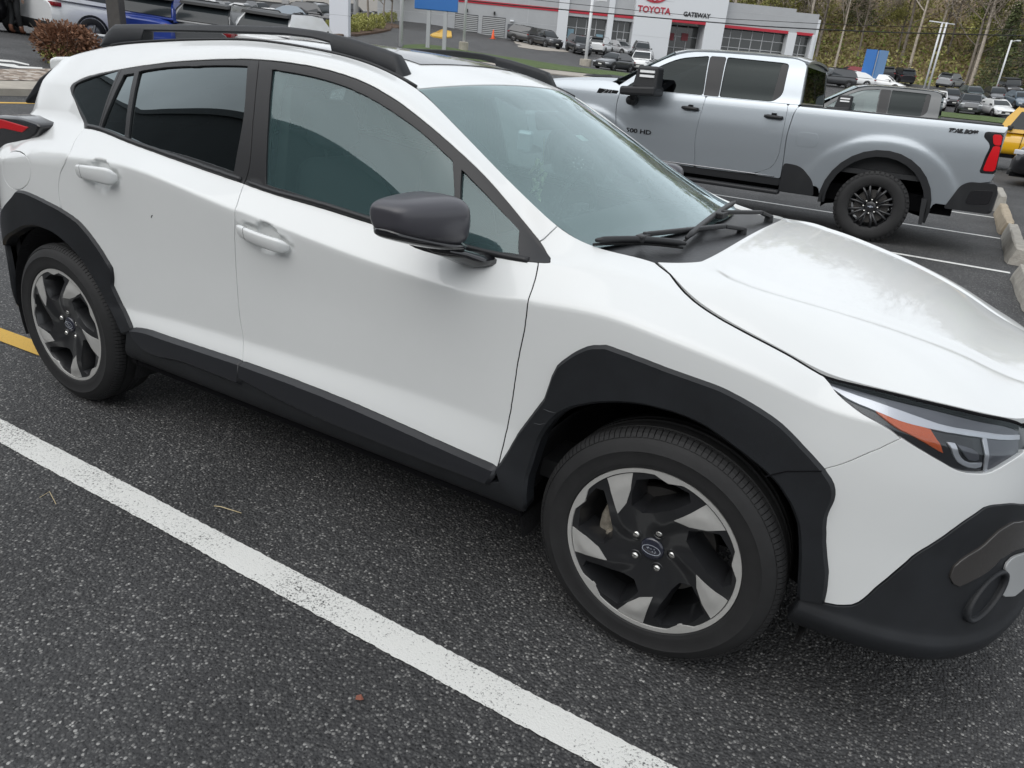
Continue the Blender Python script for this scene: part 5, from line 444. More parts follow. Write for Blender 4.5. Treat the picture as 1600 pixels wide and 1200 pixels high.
def cdt(poly,holes=(),grid=.025,margin=.35):
    loops=[np.asarray(poly,float)]+[np.asarray(h,float) for h in holes]
    pts=[];edges=[];b=0
    for l in loops:
        n=len(l); pts+=l.tolist(); edges+=[(b+i,b+(i+1)%n) for i in range(n)]; b+=n
    lo=loops[0].min(0);hi=loops[0].max(0)
    gx=np.arange(lo[0],hi[0],grid);gy=np.arange(lo[1],hi[1],grid)
    if len(gx) and len(gy):
        X,Y=np.meshgrid(gx,gy); Q=np.c_[X.ravel()+np.where((np.round((Y.ravel()-lo[1])/grid)%2)>0,grid/2,0),Y.ravel()]
        k=inside(Q,loops[0])
        for h in loops[1:]: k&=~inside(Q,h)
        Q=Q[k]
        if len(Q):
            bp=np.array(pts); dm=np.full(len(Q),9.)
            for c in range(0,len(bp),64): dm=np.minimum(dm,np.min(np.hypot(Q[:,None,0]-bp[None,c:c+64,0],Q[:,None,1]-bp[None,c:c+64,1]),axis=1))
            pts+=Q[dm>grid*margin].tolist()
    r=delaunay_2d_cdt([Vector(p) for p in pts],edges,[],1,1e-6)
    V=np.array([tuple(v) for v in r[0]]); F=[tuple(f) for f in r[2]]
    C=np.array([V[list(f)].mean(0) for f in F]); ok=inside(C,loops[0])
    for h in loops[1:]: ok&=~inside(C,h)
    F=[f for f,k in zip(F,ok) if k]; used=np.unique([i for f in F for i in f]); mp={int(o):i for i,o in enumerate(used)}
    V=V[used]; F=[tuple(mp[i] for i in f) for f in F]
    out=[]
    for f in F:
        a=V[f[0]];A=sum((V[f[i]][0]-a[0])*(V[f[i+1]][1]-a[1])-(V[f[i+1]][0]-a[0])*(V[f[i]][1]-a[1]) for i in range(1,len(f)-1))
        out.append(f if A>0 else f[::-1])
    return V,out
def sheet(name,V2,F,Pf,Nf,mats,parent,th,side_sign,rim=.0025):
    """surface patch with a turned-in edge; Pf,Nf arrays in car space (+Y = left side)"""
    P=Pf.copy();N=Nf.copy();F=[tuple(f) for f in F]
    if side_sign<0: P[:,1]*=-1;N[:,1]*=-1
    else: F=[f[::-1] for f in F]
    cnt={}
    for f in F:
        for i in range(len(f)):
            a,b=f[i],f[(i+1)%len(f)]; cnt[(a,b)]=1
    bd=[e for e in cnt if (e[1],e[0]) not in cnt]
    V=list(P);ln=[]
    for f in F: ln+= [tuple(N[i]) for i in f]
    FF=list(F)
    if th:
        m={}
        # outward direction in the sheet at each border vertex
        od={}
        for a,b in bd:
            e=P[b]-P[a]; o=np.cross(e,N[a]); o/=np.linalg.norm(o)+1e-12
            for q in(a,b): od[q]=od.get(q,0)+o
        for q in od: od[q]=od[q]/(np.linalg.norm(od[q])+1e-12)
        def lv(i,k):
            if (i,k) not in m:
                m[(i,k)]=len(V)
                V.append(P[i]+od[i]*rim*.7-N[i]*rim if k==1 else P[i]+od[i]*rim-N[i]*th)
            return m[(i,k)]
        for a,b in bd:
            FF.append((b,a,lv(a,1),lv(b,1))); n1=[N[b],N[a],od[a],od[b]]
            if rim>=.012: n1=[(N[q]+1.15*od[q])/np.linalg.norm(N[q]+1.15*od[q]) for q in(b,a,a,b)]
            ln+=[tuple(n) for n in n1]
            FF.append((lv(b,1),lv(a,1),lv(a,2),lv(b,2))); ln+=[tuple(od[b]),tuple(od[a]),tuple(od[a]),tuple(od[b])]
    return mesh_obj(name,V,FF,mats,parent,True,ln)
def panel(name,key,m,parent,off=0.,th=.016,gap=.0026,grid=.025,holes=(),sides=(-1,1),bulge=None,rim=.0025,poly=None,flat=False):
    poly=np.array(D[key]) if poly is None else np.asarray(poly)
    q=offset_poly(poly,gap) if gap else poly
    V,F=cdt(q,[offset_poly(np.array(D[h] if isinstance(h,str) else h),-gap) for h in holes],grid)
    n=siden(V[:,0],V[:,1]); o=off(V) if callable(off) else off
    P=side(V[:,0],V[:,1])+n*(o[:,None] if hasattr(o,'__len__') else o)
    if flat:
        c0=P.mean(0);nv=np.linalg.svd(P-c0)[2][2];nv=nv*np.sign(nv@n.mean(0));P=P-((P-c0)@nv)[:,None]*nv*.92;n=nv+(n-nv)*.08;n/=np.linalg.norm(n,axis=1,keepdims=True)
    if callable(off):
        e=.003;f=lambda du,dv:(lambda Q:side(Q[:,0],Q[:,1])+siden(Q[:,0],Q[:,1])*np.asarray(off(Q))[:,None])(V+np.array([du,dv]))
        nn=np.cross(f(e,0)-f(-e,0),f(0,e)-f(0,-e));nn/=np.linalg.norm(nn,axis=1,keepdims=True)+1e-12;nn*=np.sign((nn*n).sum(1,keepdims=True));n=nn
    out=[]
    for s in sides:
        par=parent if not isinstance(parent,dict) else parent[s]
        out.append(sheet(name,V,F,P,n,m,par,th,s,rim))
    return dict(zip(sides,out))
def sp(s,v,off=0,sg=-1):
    p=side(np.array([s]),np.array([v]))[0]+siden(np.array([s]),np.array([v]))[0]*off
    return Vector((p[0],p[1]*sg,p[2]))
car=empty('crossover_car',(0,0,0),0,'white crossover with black wheel arch cladding and black roof rails filling the foreground','car')
# --- panels
quarter=panel('quarter_panel','quarter',WHITE,car,holes=['fuel'],grid=.03)
panel('fuel_door','fuel',WHITE,quarter,gap=.0016,grid=.02)
fender=panel('front_fender','fender',WHITE,car)
def dent(cx,cv,rx,ry,dp):
    return lambda V: -dp*np.clip(2.2*(1-((V[:,0]-cx)/rx)**2-((V[:,1]-cv)/ry)**2),0,1)
HD=[(-.968,.747),(-.105,.7345)]
def handle_dent(c):
    f=dent(c[0]+.012,c[1]+.0,.062,.046,.021); g=dent(c[0],c[1],.135,.026,.010)
    return lambda V: np.minimum(f(V),g(V))
rdoor=panel('rear_door','rear_door',WHITE,car,off=handle_dent(HD[0]),grid=.012)
fdoor=panel('front_door','front_door',WHITE,car,off=handle_dent(HD[1]),grid=.012)
def door_handle(c,par,slope):
    for s in (-1,1):
        V=[];n=14;ring=12
        for i in range(n+1):
            t=i/n; u=c[0]-.118+.236*t; v=c[1]+slope*(t-.5)
            e=min(1,math.sin(math.pi*min(max(t,.012),.988))*3.2)**.5
            h=(.0165+.006*t)*e; d=.024*e
            lift=.002+.016*math.sin(math.pi*t)**.6
            for k in range(ring):
                a=2*math.pi*k/ring; ca,sa=math.cos(a),math.sin(a)
                ca=math.copysign(abs(ca)**.6,ca);sa=math.copysign(abs(sa)**.6,sa)
                V.append(sp(u,v+h*sa,lift+d*.5*(1+ca)*(.9+.1*sa),s))
        F=[(i*ring+k,i*ring+(k+1)%ring,(i+1)*ring+(k+1)%ring,(i+1)*ring+k) for i in range(n) for k in range(ring)]
        F+=[tuple(range(ring)),tuple(range(n*ring,(n+1)*ring))]
        b=MB();b.add(V,F);o=b.build('door_handle',WHITE,par[s],True)
        V=[]
        for du in(-.0008,.0008):
            for k in range(ring):
                a=2*math.pi*k/ring; ca,sa=math.cos(a),math.sin(a);ca=math.copysign(abs(ca)**.6,ca);sa=math.copysign(abs(sa)**.6,sa)
                V.append(sp(c[0]-.058+du,c[1]+slope*(-.25)+.0188*sa,.002+.0155*.8+.0125*(1+ca)*(.9+.1*sa),s))
        b=MB();b.add(V,[(k,(k+1)%ring,ring+(k+1)%ring,ring+k) for k in range(ring)]);b.build('handle_seam',DARK,par[s],True)
door_handle(HD[0],rdoor,-.002);door_handle(HD[1],fdoor,-.002)
bumper=panel('front_bumper','bumper',WHITE,car)
def lowoff(V): return .004+.016*(1/(1+np.exp((V[:,1]-.150+.02*np.clip(V[:,0]-2.1,0,.3))/.008)))
lowb=panel('bumper_cladding','bumper_low',CLAD,car,off=lowoff,th=.03,grid=.014)
CLAD2=mat('door_cladding_black',(.016,.017,.020),rough=.36,bump=(900,.25,2,.0006))
panel('front_arch_trim','front_arch',CLAD,car,off=.012,th=.05,grid=.02,rim=.012)
panel('rear_arch_trim','rear_arch',CLAD,car,off=.012,th=.05,grid=.02,rim=.012)
panel('door_cladding','front_clad',CLAD2,car,off=.022,th=.026,grid=.02,rim=.019)
panel('door_cladding','rear_clad',CLAD2,car,off=.022,th=.026,grid=.02,rim=.019)
panel('side_sill','sill',CLAD,car,off=.004,th=.05,grid=.02)
# windows
TINT=glass('privacy_glass',(.05,.055,.06),refl=1.15)
SIDEG=glass('side_glass',(.62,.76,.75),refl=.75,haze=.13,hazecol=(.27,.47,.49))
ff=panel('window_frame','front_frame',TRIM,fdoor,holes=['front_glass','vent_glass'],th=.02)
rf=panel('window_frame','rear_frame',TRIM,rdoor,holes=['rear_glass','rear_small'],th=.02)
panel('quarter_window_frame','quarter_frame',TRIM,car,holes=['quarter_glass'],th=.02)
panel('side_window','front_glass',SIDEG,fdoor,off=-.008,th=0,gap=-.006)
panel('vent_window','vent_glass',SIDEG,fdoor,off=-.008,th=0,gap=-.006,flat=True)
panel('side_window','rear_glass',TINT,rdoor,off=-.008,th=0,gap=-.006)
panel('fixed_window','rear_small',TINT,rdoor,off=-.008,th=0,gap=-.006)
panel('quarter_window','quarter_glass',TINT,car,off=-.006,th=0,gap=-.006,flat=True)
# raised lip along the belt
def tubes(name,pts,r,m,par,off=0,sides=(-1,1)):
    for s in sides:
        b=MB();b.tube([sp(a,c,off,s) for a,c in pts],r,8);b.build(name,m,par[s] if isinstance(par,dict) else par,True)
BL=np.array(D['front_frame'])
def belt_strip(key,door,lo):
    P=np.array(D[key]);
    pts=[p for p in P if p[1]<lo]; pts=sorted(pts,key=lambda p:p[0])
    tubes('belt_moulding',[(p[0],p[1]+.010) for p in pts[1:-1]],.0095,TRIM,door,off=-.001)
belt_strip('front_door',fdoor,-1) if False else None
fb=[p for p in D['front_door'] if p[1]>.90]; fb=sorted(fb); tubes('belt_moulding',[(p[0],p[1]+.009) for p in fb[1:-2]],.010,TRIM,fdoor,off=-.002)
rb=[p for p in D['rear_door'] if p[1]>.90]; rb=sorted(rb); tubes('belt_moulding',[(p[0],p[1]+.009) for p in rb[1:-1]],.010,TRIM,rdoor,off=-.002)
# lamps
LENS=glass('lamp_lens',(.97,.97,.98),refl=.3)
RED=mat('red_lens',(.55,.008,.014),rough=.35,spec=.2,bump=(300,.2))
TLO=[[-2.178, -0.702, 1.102], [-1.82, -0.754, 1.153], [-1.653, -0.778, 1.164], [-1.453, -0.807, 1.159], [-1.428, -0.811, 1.145], [-1.472, -0.804, 1.108], [-1.574, -0.79, 1.074], [-1.73, -0.767, 1.045], [-1.893, -0.743, 0.993], [-2.294, -0.685, 0.881]]
TLR=[[-2.132, -0.708, 1.115], [-1.799, -0.757, 1.137], [-1.658, -0.777, 1.136], [-1.531, -0.796, 1.134], [-1.606, -0.785, 1.106], [-1.788, -0.759, 1.102], [-2.163, -0.704, 1.056]]
for s in(-1,1):
    nn=Vector((-.144,s*.99,0)).normalized()
    f=[Vector((x,s*abs(y),z)) for x,y,z in TLO];n_=len(f);bk=[p-nn*.26+Vector((-.03,0,.012)) for p in f]
    b=MB();b.add(f+bk,[tuple(range(n_)),tuple(range(n_,2*n_))]+[(k,(k+1)%n_,n_+(k+1)%n_,n_+k) for k in range(n_)])
    tl=b.build('tail_light',mat('lamp_black',(.010,.010,.012),rough=.22,coat=.3),car,bevel=.012,seg=3,auto=50)
    r_=[Vector((x,s*abs(y),z)) for x,y,z in TLR];m_=len(r_);b=MB();b.add([p+nn*.004 for p in r_]+[p-nn*.012 for p in r_],[tuple(range(m_)),tuple(range(m_,2*m_))]+[(k,(k+1)%m_,m_+(k+1)%m_,m_+k) for k in range(m_)]);b.build('tail_lens',RED,tl,bevel=.002)
HOUS=mat('lamp_housing',(.018,.019,.022),rough=.22,coat=.3)
SILV=mat('lamp_silver',(.55,.57,.60),rough=.22,metal=.6)
CLEARB=mat('lamp_band',(.10,.105,.12),rough=.2,metal=.2,coat=.3)
AMB=mat('amber_reflector',(.50,.085,.012),rough=.25,coat=.7,bump=(420,.6,2,.003))
head=panel('headlight','head',HOUS,car,off=-.014,th=.03,gap=.003)
panel('lamp_shadow_gap','head_gap',DARK,head,off=-.010,th=0,gap=0)  # black sheet painting the shade between hood edge and lens
panel('lamp_band','head_band',CLEARB,head,off=-.011,th=.002,gap=0)
panel('running_light','drl',SILV,head,off=-.008,th=.004,gap=0)
panel('amber_reflector','amber',AMB,head,off=-.009,th=.004,gap=0)
panel('lamp_bezel','lamp_u',SILV,head,off=-.008,th=.005,gap=0)
panel('lamp_projector','lamp_proj',CLEARB,head,off=-.009,th=.004,gap=0)
panel('lamp_reflector','lamp_side',CLEARB,head,off=-.011,th=.002,gap=0)
panel('lamp_divider','lamp_div',SILV,head,off=-.009,th=.003,gap=0)
panel('lamp_lens','head',LENS,head,off=-.001,th=0,gap=.004)
# lower front corner details
BEZ=mat('bezel_grey',(.045,.042,.040),rough=.25,coat=.3)
panel('fog_bezel','fog_trim',BEZ,lowb,off=.010,th=.006,gap=0,rim=.003)
SKID=mat('skid_silver',(.42,.43,.43),rough=.4,metal=.2)
panel('skid_plate','skid',SKID,lowb,off=.012,th=.006,gap=0)
fc=D['fog']
for s in (-1,1):
    c=sp(*fc[0],.008,s); a=sp(*fc[1],.008,s)-c; bax=sp(*fc[2],.008,s)-c; ax=(a-bax)/2; nn=Vector((.62,.55*s,.1)).normalized()
    bb=nn.cross(ax).normalized()*.040
    b=MB(); n=28; prof=[(1.0,-.10),(1.0,.0),(.97,.008),(.86,.008),(.82,0),(.74,-.05)]
    V=[c+ax*r*math.cos(2*math.pi*k/n)+bb*r*math.sin(2*math.pi*k/n)+nn*h for r,h in prof for k in range(n)]
    b.add(V,[(i*n+k,i*n+(k+1)%n,(i+1)*n+(k+1)%n,(i+1)*n+k) for i in range(len(prof)-1) for k in range(n)]+[tuple(range((len(prof)-1)*n,len(prof)*n))])
    b.build('fog_light_surround',CLAD,lowb[s],True)
# grille and rear bumper
panel('grille',None,GLOSSB,car,off=-.01,th=0,poly=[(2.315,.53)]+[(x,.53) for x in np.arange(2.4,2.83,.06)]+[(2.82,.86)]+[(x,.86) for x in np.arange(2.76,2.3,-.06)]+[(2.2,.80),(2.315,.74)],gap=-.004)
panel('rear_bumper',None,CLAD,car,off=.006,th=.02,poly=[(-1.88,.43)]+[(x,.43) for x in np.arange(-1.95,-2.75,-.08)]+[(-2.74,.05)]+[(x,.05) for x in np.arange(-2.7,-1.8,.08)]+[(-1.80,.10)])
# inner shell (seen only through shut lines)
for s in (-1,1):
    sg=np.arange(-2.74,2.82,.03);vg=np.arange(.04,.905,.03)
    S,Vv=np.meshgrid(sg,vg,indexing='ij'); P=side(S.ravel(),Vv.ravel())-siden(S.ravel(),Vv.ravel())*.036
    bad=(np.hypot(P[:,0]-1.335,P[:,2]-.345)<.44)|(np.hypot(P[:,0]+1.335,P[:,2]-.345)<.44)
    P[:,1]*=s;n=len(vg)
    F=[(i*n+j,i*n+j+1,(i+1)*n+j+1,(i+1)*n+j) for i in range(len(sg)-1) for j in range(n-1) if not(bad[i*n+j]or bad[i*n+j+1]or bad[(i+1)*n+j]or bad[(i+1)*n+j+1])]
    mesh_obj('inner_body',P,F,DARK,car)
    # strip behind fender top and roof side
    vg=np.arange(.9,1.30,.03);sg=np.arange(.9,1.3,.03)
    S,Vv=np.meshgrid(sg,vg,indexing='ij'); P=side(S.ravel(),Vv.ravel())-siden(S.ravel(),Vv.ravel())*.02;P[:,1]*=s;n=len(vg)
    mesh_obj('inner_fender',P,[(i*n+j,i*n+j+1,(i+1)*n+j+1,(i+1)*n+j) for i in range(len(sg)-1) for j in range(n-1)],DARK,car)
    for cx in(1.335,-1.335):
        b=MB();n=28
        V=[(cx+r*math.cos(a),s*y,.345+r*math.sin(a)) for (r,y) in((.425,.845),(.43,.56),(.05,.56)) for a in np.linspace(-.35,math.pi+.35,n)]
        b.add(V,[(i*n+k,i*n+k+1,(i+1)*n+k+1,(i+1)*n+k) for i in range(2) for k in range(n-1)]);b.build('arch_liner',mat('liner',(.008,.008,.009),rough=.85,bump=(60,.5,3,.01)),car,True,fix=False)
b=MB();b.box(-2.0,2.0,-.55,.55,.24,.30);b.box(-.95,.92,-.84,.84,.27,.33);b.build('underbody',DARK,car)
# --- roof, windshield, hood, cowl
JR=np.array(ROWS['J'])
def jrow(x): return pchip(JR[:,0],JR[:,1],x),pchip(JR[:,0],JR[:,2],x)
def grid_obj(name,f,nu,nv,m,parent,th=0,smooth=True,wr=(-1,1)):
    U=np.linspace(0,1,nu);Wv=np.linspace(wr[0],wr[1],nv);UU,WW=np.meshgrid(U,Wv,indexing='ij')
    P=f(UU.ravel(),WW.ravel())
    F=[(i*nv+j,(i+1)*nv+j,(i+1)*nv+j+1,i*nv+j+1) for i in range(nu-1) for j in range(nv-1)]
    V=P.tolist()
    if th:
        nb=len(V); ring=[i*nv for i in range(nu)]+[(nu-1)*nv+j for j in range(1,nv)]+[i*nv+nv-1 for i in range(nu-2,-1,-1)]+[j for j in range(nv-2,0,-1)]
        V+=[(V[i][0],V[i][1]*(1-.002),V[i][2]-th) for i in ring]; R=len(ring)
        F+=[(ring[k],ring[(k+1)%R],nb+(k+1)%R,nb+k) for k in range(R)]
    b=MB();b.add(V,F);o=b.build(name,m,parent,True)
    if th: o.data.set_sharp_from_angle(angle=math.radians(50))
    return o
def roof_f(u,w):
    xe=-1.80+(.267+1.80)*u; xj=np.maximum(xe,-1.74); y,z=jrow(xj); xf=.075*(1-w**2)
    x=xe+u**3*xf-(1-u)**6*.12*(1-w**2)
    return np.c_[x,w*(y-.004),z+.034*(1-np.abs(w)**2.2)-.004]
roof=grid_obj('roof',roof_f,70,41,WHITE,car,th=.02)
def ws_f(u,w):
    xj=.267+.003+u*(.985-.27); y,z=jrow(xj); bow=.075+.075*u; crown=.034-.012*u
    return np.c_[xj+bow*(1-w**2),w*(y-.003),z+crown*(1-np.abs(w)**2.2)-.006+.016*np.sin(np.pi*u)*(1-w**2)]
WSG=glass('windshield_glass',(.62,.74,.73),refl=.8,haze=.22,hazecol=(.42,.60,.60),drops=True)
grid_obj('windshield',ws_f,36,41,WSG,car)
FRIT=mat('frit_black',(.02,.021,.023),rough=.3)
wsb=grid_obj('windshield_band',lambda u,w:ws_f(u*.085,w)-np.array([.002,0,.004]),4,41,FRIT,car)
for w0,w1 in((-1,-.945),(.945,1)):
    grid_obj('windshield_band',lambda u,w:ws_f(u,w)-np.array([.002,0,.004]),30,3,FRIT,car,wr=(w0,w1))
grid_obj('windshield_band',lambda u,w:ws_f(.90+u*.1,w)-np.array([.002,0,.004]),4,41,FRIT,car)
# hood: side edge follows the shut line, then the lamp, then the nose
ge=[tuple(p) for p in D['gapline']]+[tuple(p) for p in D['hltop'][1:]]+[(2.3,.90),(2.42,.91),(2.55,.915),(2.7,.915),(2.82,.915)]
ge=np.array(ge); GE=side(ge[:,0],ge[:,1]); 
GE[:,2]+=.003
o=np.argsort(GE[:,0]); gx=GE[o,0];gy=np.maximum(GE[o,1]-.004,0);gz=GE[o,2]
k=np.r_[True,np.diff(gx)>.002]; gx,gy,gz=gx[k],gy[k],gz[k]
NX=2.16
pe=np.polyfit(gx,gy,7);_gx=np.linspace(gx[0],gx[-1],200)
def smooth1(y,sig):
    k=np.exp(-.5*(np.arange(-3*sig,3*sig+1)/sig)**2);k/=k.sum();p=3*sig;return np.convolve(np.r_[2*y[0]-y[p:0:-1],y,2*y[-1]-y[-2:-p-2:-1]],k,'valid')
_gy=smooth1(np.interp(_gx,gx,gy),5);_gz=smooth1(np.interp(_gx,gx,gz),9)
HC=np.array([(1.0,.63,1.078),(1.15,.63,1.073),(1.3,.645,1.064),(1.45,.64,1.047),(1.6,.59,1.023),(1.75,.53,.993),(1.9,.455,.951),(2.05,.37,.893),(2.16,.29,.862),(2.3,.2,.83)])
def sstep(x): x=np.clip(x,0,1);return x*x*(3-2*x)
def hood_f(u,w):
    """flat centre up to a crest line, then rounding down to the shut line"""
    xr=1.150+.105*(1-np.abs(w)**5)
    xc=1.150+(gx[-1]-.004-1.150)*u
    x=np.where(u<.25,xr+(1.150+(gx[-1]-.004-1.150)*.25-xr)*(u/.25),xc)
    ye=np.interp(xc,_gx,_gy)-.005;ze=np.interp(xc,_gx,_gz)
    q=catmull(HC[:,0],HC[:,1:],xc);yc=np.minimum(q[:,0],ye*.86);zc=np.maximum(q[:,1],ze+.006)
    a=np.abs(w);A=.66
    ins=a<A;ti=a/A;to=np.clip((a-A)/(1-A),0,1)
    y=np.where(ins,yc*ti,yc+(ye-yc)*to)
    fade=sstep((xc-1.17)/.15)*sstep((2.15-xc)/.2)
    zi=zc+.014*(1-ti**2)-.007*fade*sstep((ti-.80)/.12)*(1-sstep((ti-.93)/.07))
    zo=zc-(zc-ze)*(.25*to+.75*to**2.1)
    return np.c_[x,np.sign(w)*y,np.where(ins,zi,zo)]
hood=grid_obj('hood',hood_f,100,141,WHITE,car,th=.014)
grid_obj('hood_underside',lambda u,w:hood_f(u,w*.97)-np.array([0,0,.03]),30,21,DARK,car)
def cowl_f(u,w):
    a=ws_f(np.full_like(u,.97),w)+np.array([0,0,-.012]); x1=1.13+.135*(1-np.abs(w)**5); h=hood_f(np.zeros_like(u),w)+np.array([.02,0,-.010])
    t=u[:,None]; P=a*(1-t)+h*t; P[:,2]-=.006*np.sin(np.pi*u); return P
cowl=grid_obj('cowl_panel',cowl_f,16,41,mat('cowl_plastic',(.02,.021,.023),rough=.38,bump=(120,.3,3,.003),var=(8,.3)),car)
# wipers
def on_ws(u,w,h=.012):
    p=ws_f(np.array([u]),np.array([w]))[0]; return Vector((p[0]+.3*h,p[1],p[2]+.9*h))
def wiper(piv,tip,b0,b1):
    piv,tip,b0,b1=[Vector(q) for q in(piv,tip,b0,b1)]
    r=MB();k=piv.lerp(tip,.22)+Vector((0,0,.022))
    r.tube([piv+Vector((0,0,-.03)),piv+Vector((0,0,.016))],[.019,.015],12)
    for (p,q,w0,w1) in((piv+Vector((0,0,.010)),k,.013,.011),(k,tip+Vector((0,0,.010)),.010,.007)):
        d=(q-p).normalized();n=d.cross(Vector((0,0,1))).normalized();u=Vector((0,0,.007))
        r.hexa([tuple(x) for x in(p-n*w0-u,q-n*w1-u,q+n*w1-u,p+n*w0-u,p-n*w0*.8+u,q-n*w1*.8+u,q+n*w1*.8+u,p+n*w0*.8+u)])
    a=r.build('wiper',TRIM,car,bevel=.004)
    mid=(b0+b1)/2;pts=[b0.lerp(b1,i/12)+Vector((0,0,.007*math.sin(math.pi*i/12))) for i in range(13)]
    bl=MB();bl.tube(pts,[.005]+[.0095]*11+[.005],8);bl.build('wiper_blade',TRIM,a,True)
    bl=MB();bl.tube([p-Vector((.006,0,.013)) for p in pts],.004,6);bl.build('blade_rubber',RUBBER,a,True)
    bl=MB();bl.box(-.013,.013,-.035,.035,-.010,.011,Matrix.Translation(tip));bl.build('blade_clip',TRIM,a,bevel=.004)
wiper((1.216,-.018,1.088),(1.070,-.565,1.112),(.985,-.700,1.108),(1.165,-.47,1.100))
wiper((1.215,.40,1.085),(1.142,-.03,1.132),(1.150,-.42,1.108),(1.100,.30,1.140))
# roof ditch strips and rails
for s in(-1,1):
    b=MB(); xs=np.linspace(-1.30,.262,40); y,z=jrow(xs); b.tube([(x,s*(a-.002),c-.001) for x,a,c in zip(xs,y,z)],.0055,6); b.build('roof_ditch_seal',TRIM,car,True)
def rail(s):
    # bar with two raked feet, lofted sections (x, z top, z bottom, half width)
    yy=lambda x: .515+.0*x
    top=np.array([(-1.372,1.475),(-1.345,1.52),(-1.30,1.552),(-1.2,1.558),(-1.05,1.564),(-.75,1.576),(-.49,1.584),(-.33,1.588),(-.185,1.582),(-.044,1.566),(.05,1.550),(.10,1.541),(.15,1.529),(.165,1.510),(.19,1.470)])
    bot=np.array([(-1.372,1.462),(-1.3,1.470),(-1.17,1.485),(-1.10,1.488),(-1.085,1.535),(-.9,1.542),(-.49,1.556),(-.33,1.560),(-.20,1.556),(-.12,1.545),(-.105,1.508),(-.05,1.502),(.05,1.487),(.15,1.466),(.19,1.460)])
    X=np.unique(np.r_[np.linspace(-1.372,.19,60),-1.10,-1.085,-.12,-.105,.15,.165])
    V=[];n=12
    for x in X:
        zt=np.interp(x,top[:,0],top[:,1]);zb=np.interp(x,bot[:,0],bot[:,1]);zb=min(zb,zt-.004); h=.020+.008*np.clip((1.55-zb)/.05,0,1)
        for k in range(n):
            a=2*math.pi*k/n+math.pi/n;ca,sa=math.cos(a),math.sin(a); ca=math.copysign(abs(ca)**.5,ca);sa=math.copysign(abs(sa)**.5,sa)
            V.append((x,s*(.52-.006*sa+h*ca*(1-.25*max(sa,0))),(zt+zb)/2+(zt-zb)/2*sa))
    b=MB();m=len(X);b.add(V,[(i*n+k,i*n+(k+1)%n,(i+1)*n+(k+1)%n,(i+1)*n+k) for i in range(m-1) for k in range(n)]+[tuple(range(n)),tuple(range((m-1)*n,m*n))])
    b.build('roof_rail',CLAD,car,auto=40)
rail(-1);rail(1)
def srf(x,y,h=.003):
    w=y/np.interp(x,JR[:,0],JR[:,1]); u=(x+1.8)/2.067; p=roof_f(np.array([u]),np.array([w]))[0]; return (p[0],p[1],p[2]+h)
V=[srf(x,y) for x in np.linspace(-.55,.10,14) for y in np.linspace(-.38,.38,11)]
mesh_obj('sunroof',V,[(i*11+j,(i+1)*11+j,(i+1)*11+j+1,i*11+j+1) for i in range(13) for j in range(10)],GLOSSB,car)
# --- mirrors
def mirror(s):
    V=[];n=24;sec=[(-.862,.62),(-.872,.86),(-.895,.97),(-.94,1.0),(-.99,1.0),(-1.035,.97),(-1.062,.88),(-1.076,.70),(-1.08,.4)]
    for y,k in sec:
        t=(-y-.862)/.218
        xr=.512-.02*t; xf=.708-.085*t**1.7; zt=1.197-.018*t**1.5; zb=1.050+.046*t**1.4; xc=(xr+xf)/2; zc=(zt+zb)/2
        for j in range(n):
            a=2*math.pi*j/n;ca,sa=math.cos(a),math.sin(a);e=.42 if ca<0 else .70
            cx=math.copysign(abs(ca)**e,ca);cz=math.copysign(abs(sa)**.58,sa)
            lowc=1-.30*max(0,-sa)*max(0,-ca)
            V.append((xc+(xf-xr)/2*cx*k*lowc,-s*y,zc+(zt-zb)/2*cz*k))
    V=[(x,s*abs(y),z) for x,y,z in V]
    b=MB();m=len(sec);b.add(V,[(i*n+k,i*n+(k+1)%n,(i+1)*n+(k+1)%n,(i+1)*n+k) for i in range(m-1) for k in range(n)]+[tuple(range(n)),tuple(range((m-1)*n,m*n))])
    mo=b.build('wing_mirror',mat('mirror_grey',(.052,.051,.060),rough=.36,coat=.2,bump=(700,.25,2,.0006)),car,True); sd=mo.modifiers.new('s','SUBSURF');sd.levels=sd.render_levels=2
    b=MB();b.box(.484,.50,s*.905,s*1.03,1.085,1.165);b.build('mirror_glass',mat('mirror_face',(.7,.72,.72),rough=.02,metal=1),mo,bevel=.01)
    # lower half in gloss black, and the foot
    V=[]
    for y,k in sec:
        t=(-y-.862)/.218;xr=.53-.02*t; xf=.70-.085*t**1.7; zt=1.072+.046*t**1.4;zb=1.040+.046*t**1.4;xc=(xr+xf)/2
        for j in range(n):
            a=2*math.pi*j/n;ca,sa=math.cos(a),math.sin(a);e=.55 if ca<0 else .8
            V.append((xc+((xf-xr)/2)*math.copysign(abs(ca)**e,ca)*k*.96,s*abs(y),(zt+zb)/2+(zt-zb)/2*math.copysign(abs(sa)**.8,sa)*k))
    b=MB();b.add(V,[(i*n+k,i*n+(k+1)%n,(i+1)*n+(k+1)%n,(i+1)*n+k) for i in range(m-1) for k in range(n)]+[tuple(range(n)),tuple(range((m-1)*n,m*n))]);b.build('mirror_base',GLOSSB,mo,True)
    V=[];path=[((.60,.93,1.05),.075,.014),((.625,.885,1.038),.07,.018),((.66,.845,1.02),.062,.022),((.69,.80,1.012),.055,.024)]
    for (x,y,z),rx,rz in path:
        V+=[(x+rx*math.cos(2*math.pi*k/14),s*y,z+rz*math.sin(2*math.pi*k/14)) for k in range(14)]
    b=MB();b.add(V,[(i*14+k,i*14+(k+1)%14,(i+1)*14+(k+1)%14,(i+1)*14+k) for i in range(3) for k in range(14)]+[tuple(range(14)),tuple(range(42,56))]);b.build('mirror_foot',GLOSSB,mo,True)
mirror(-1);mirror(1)
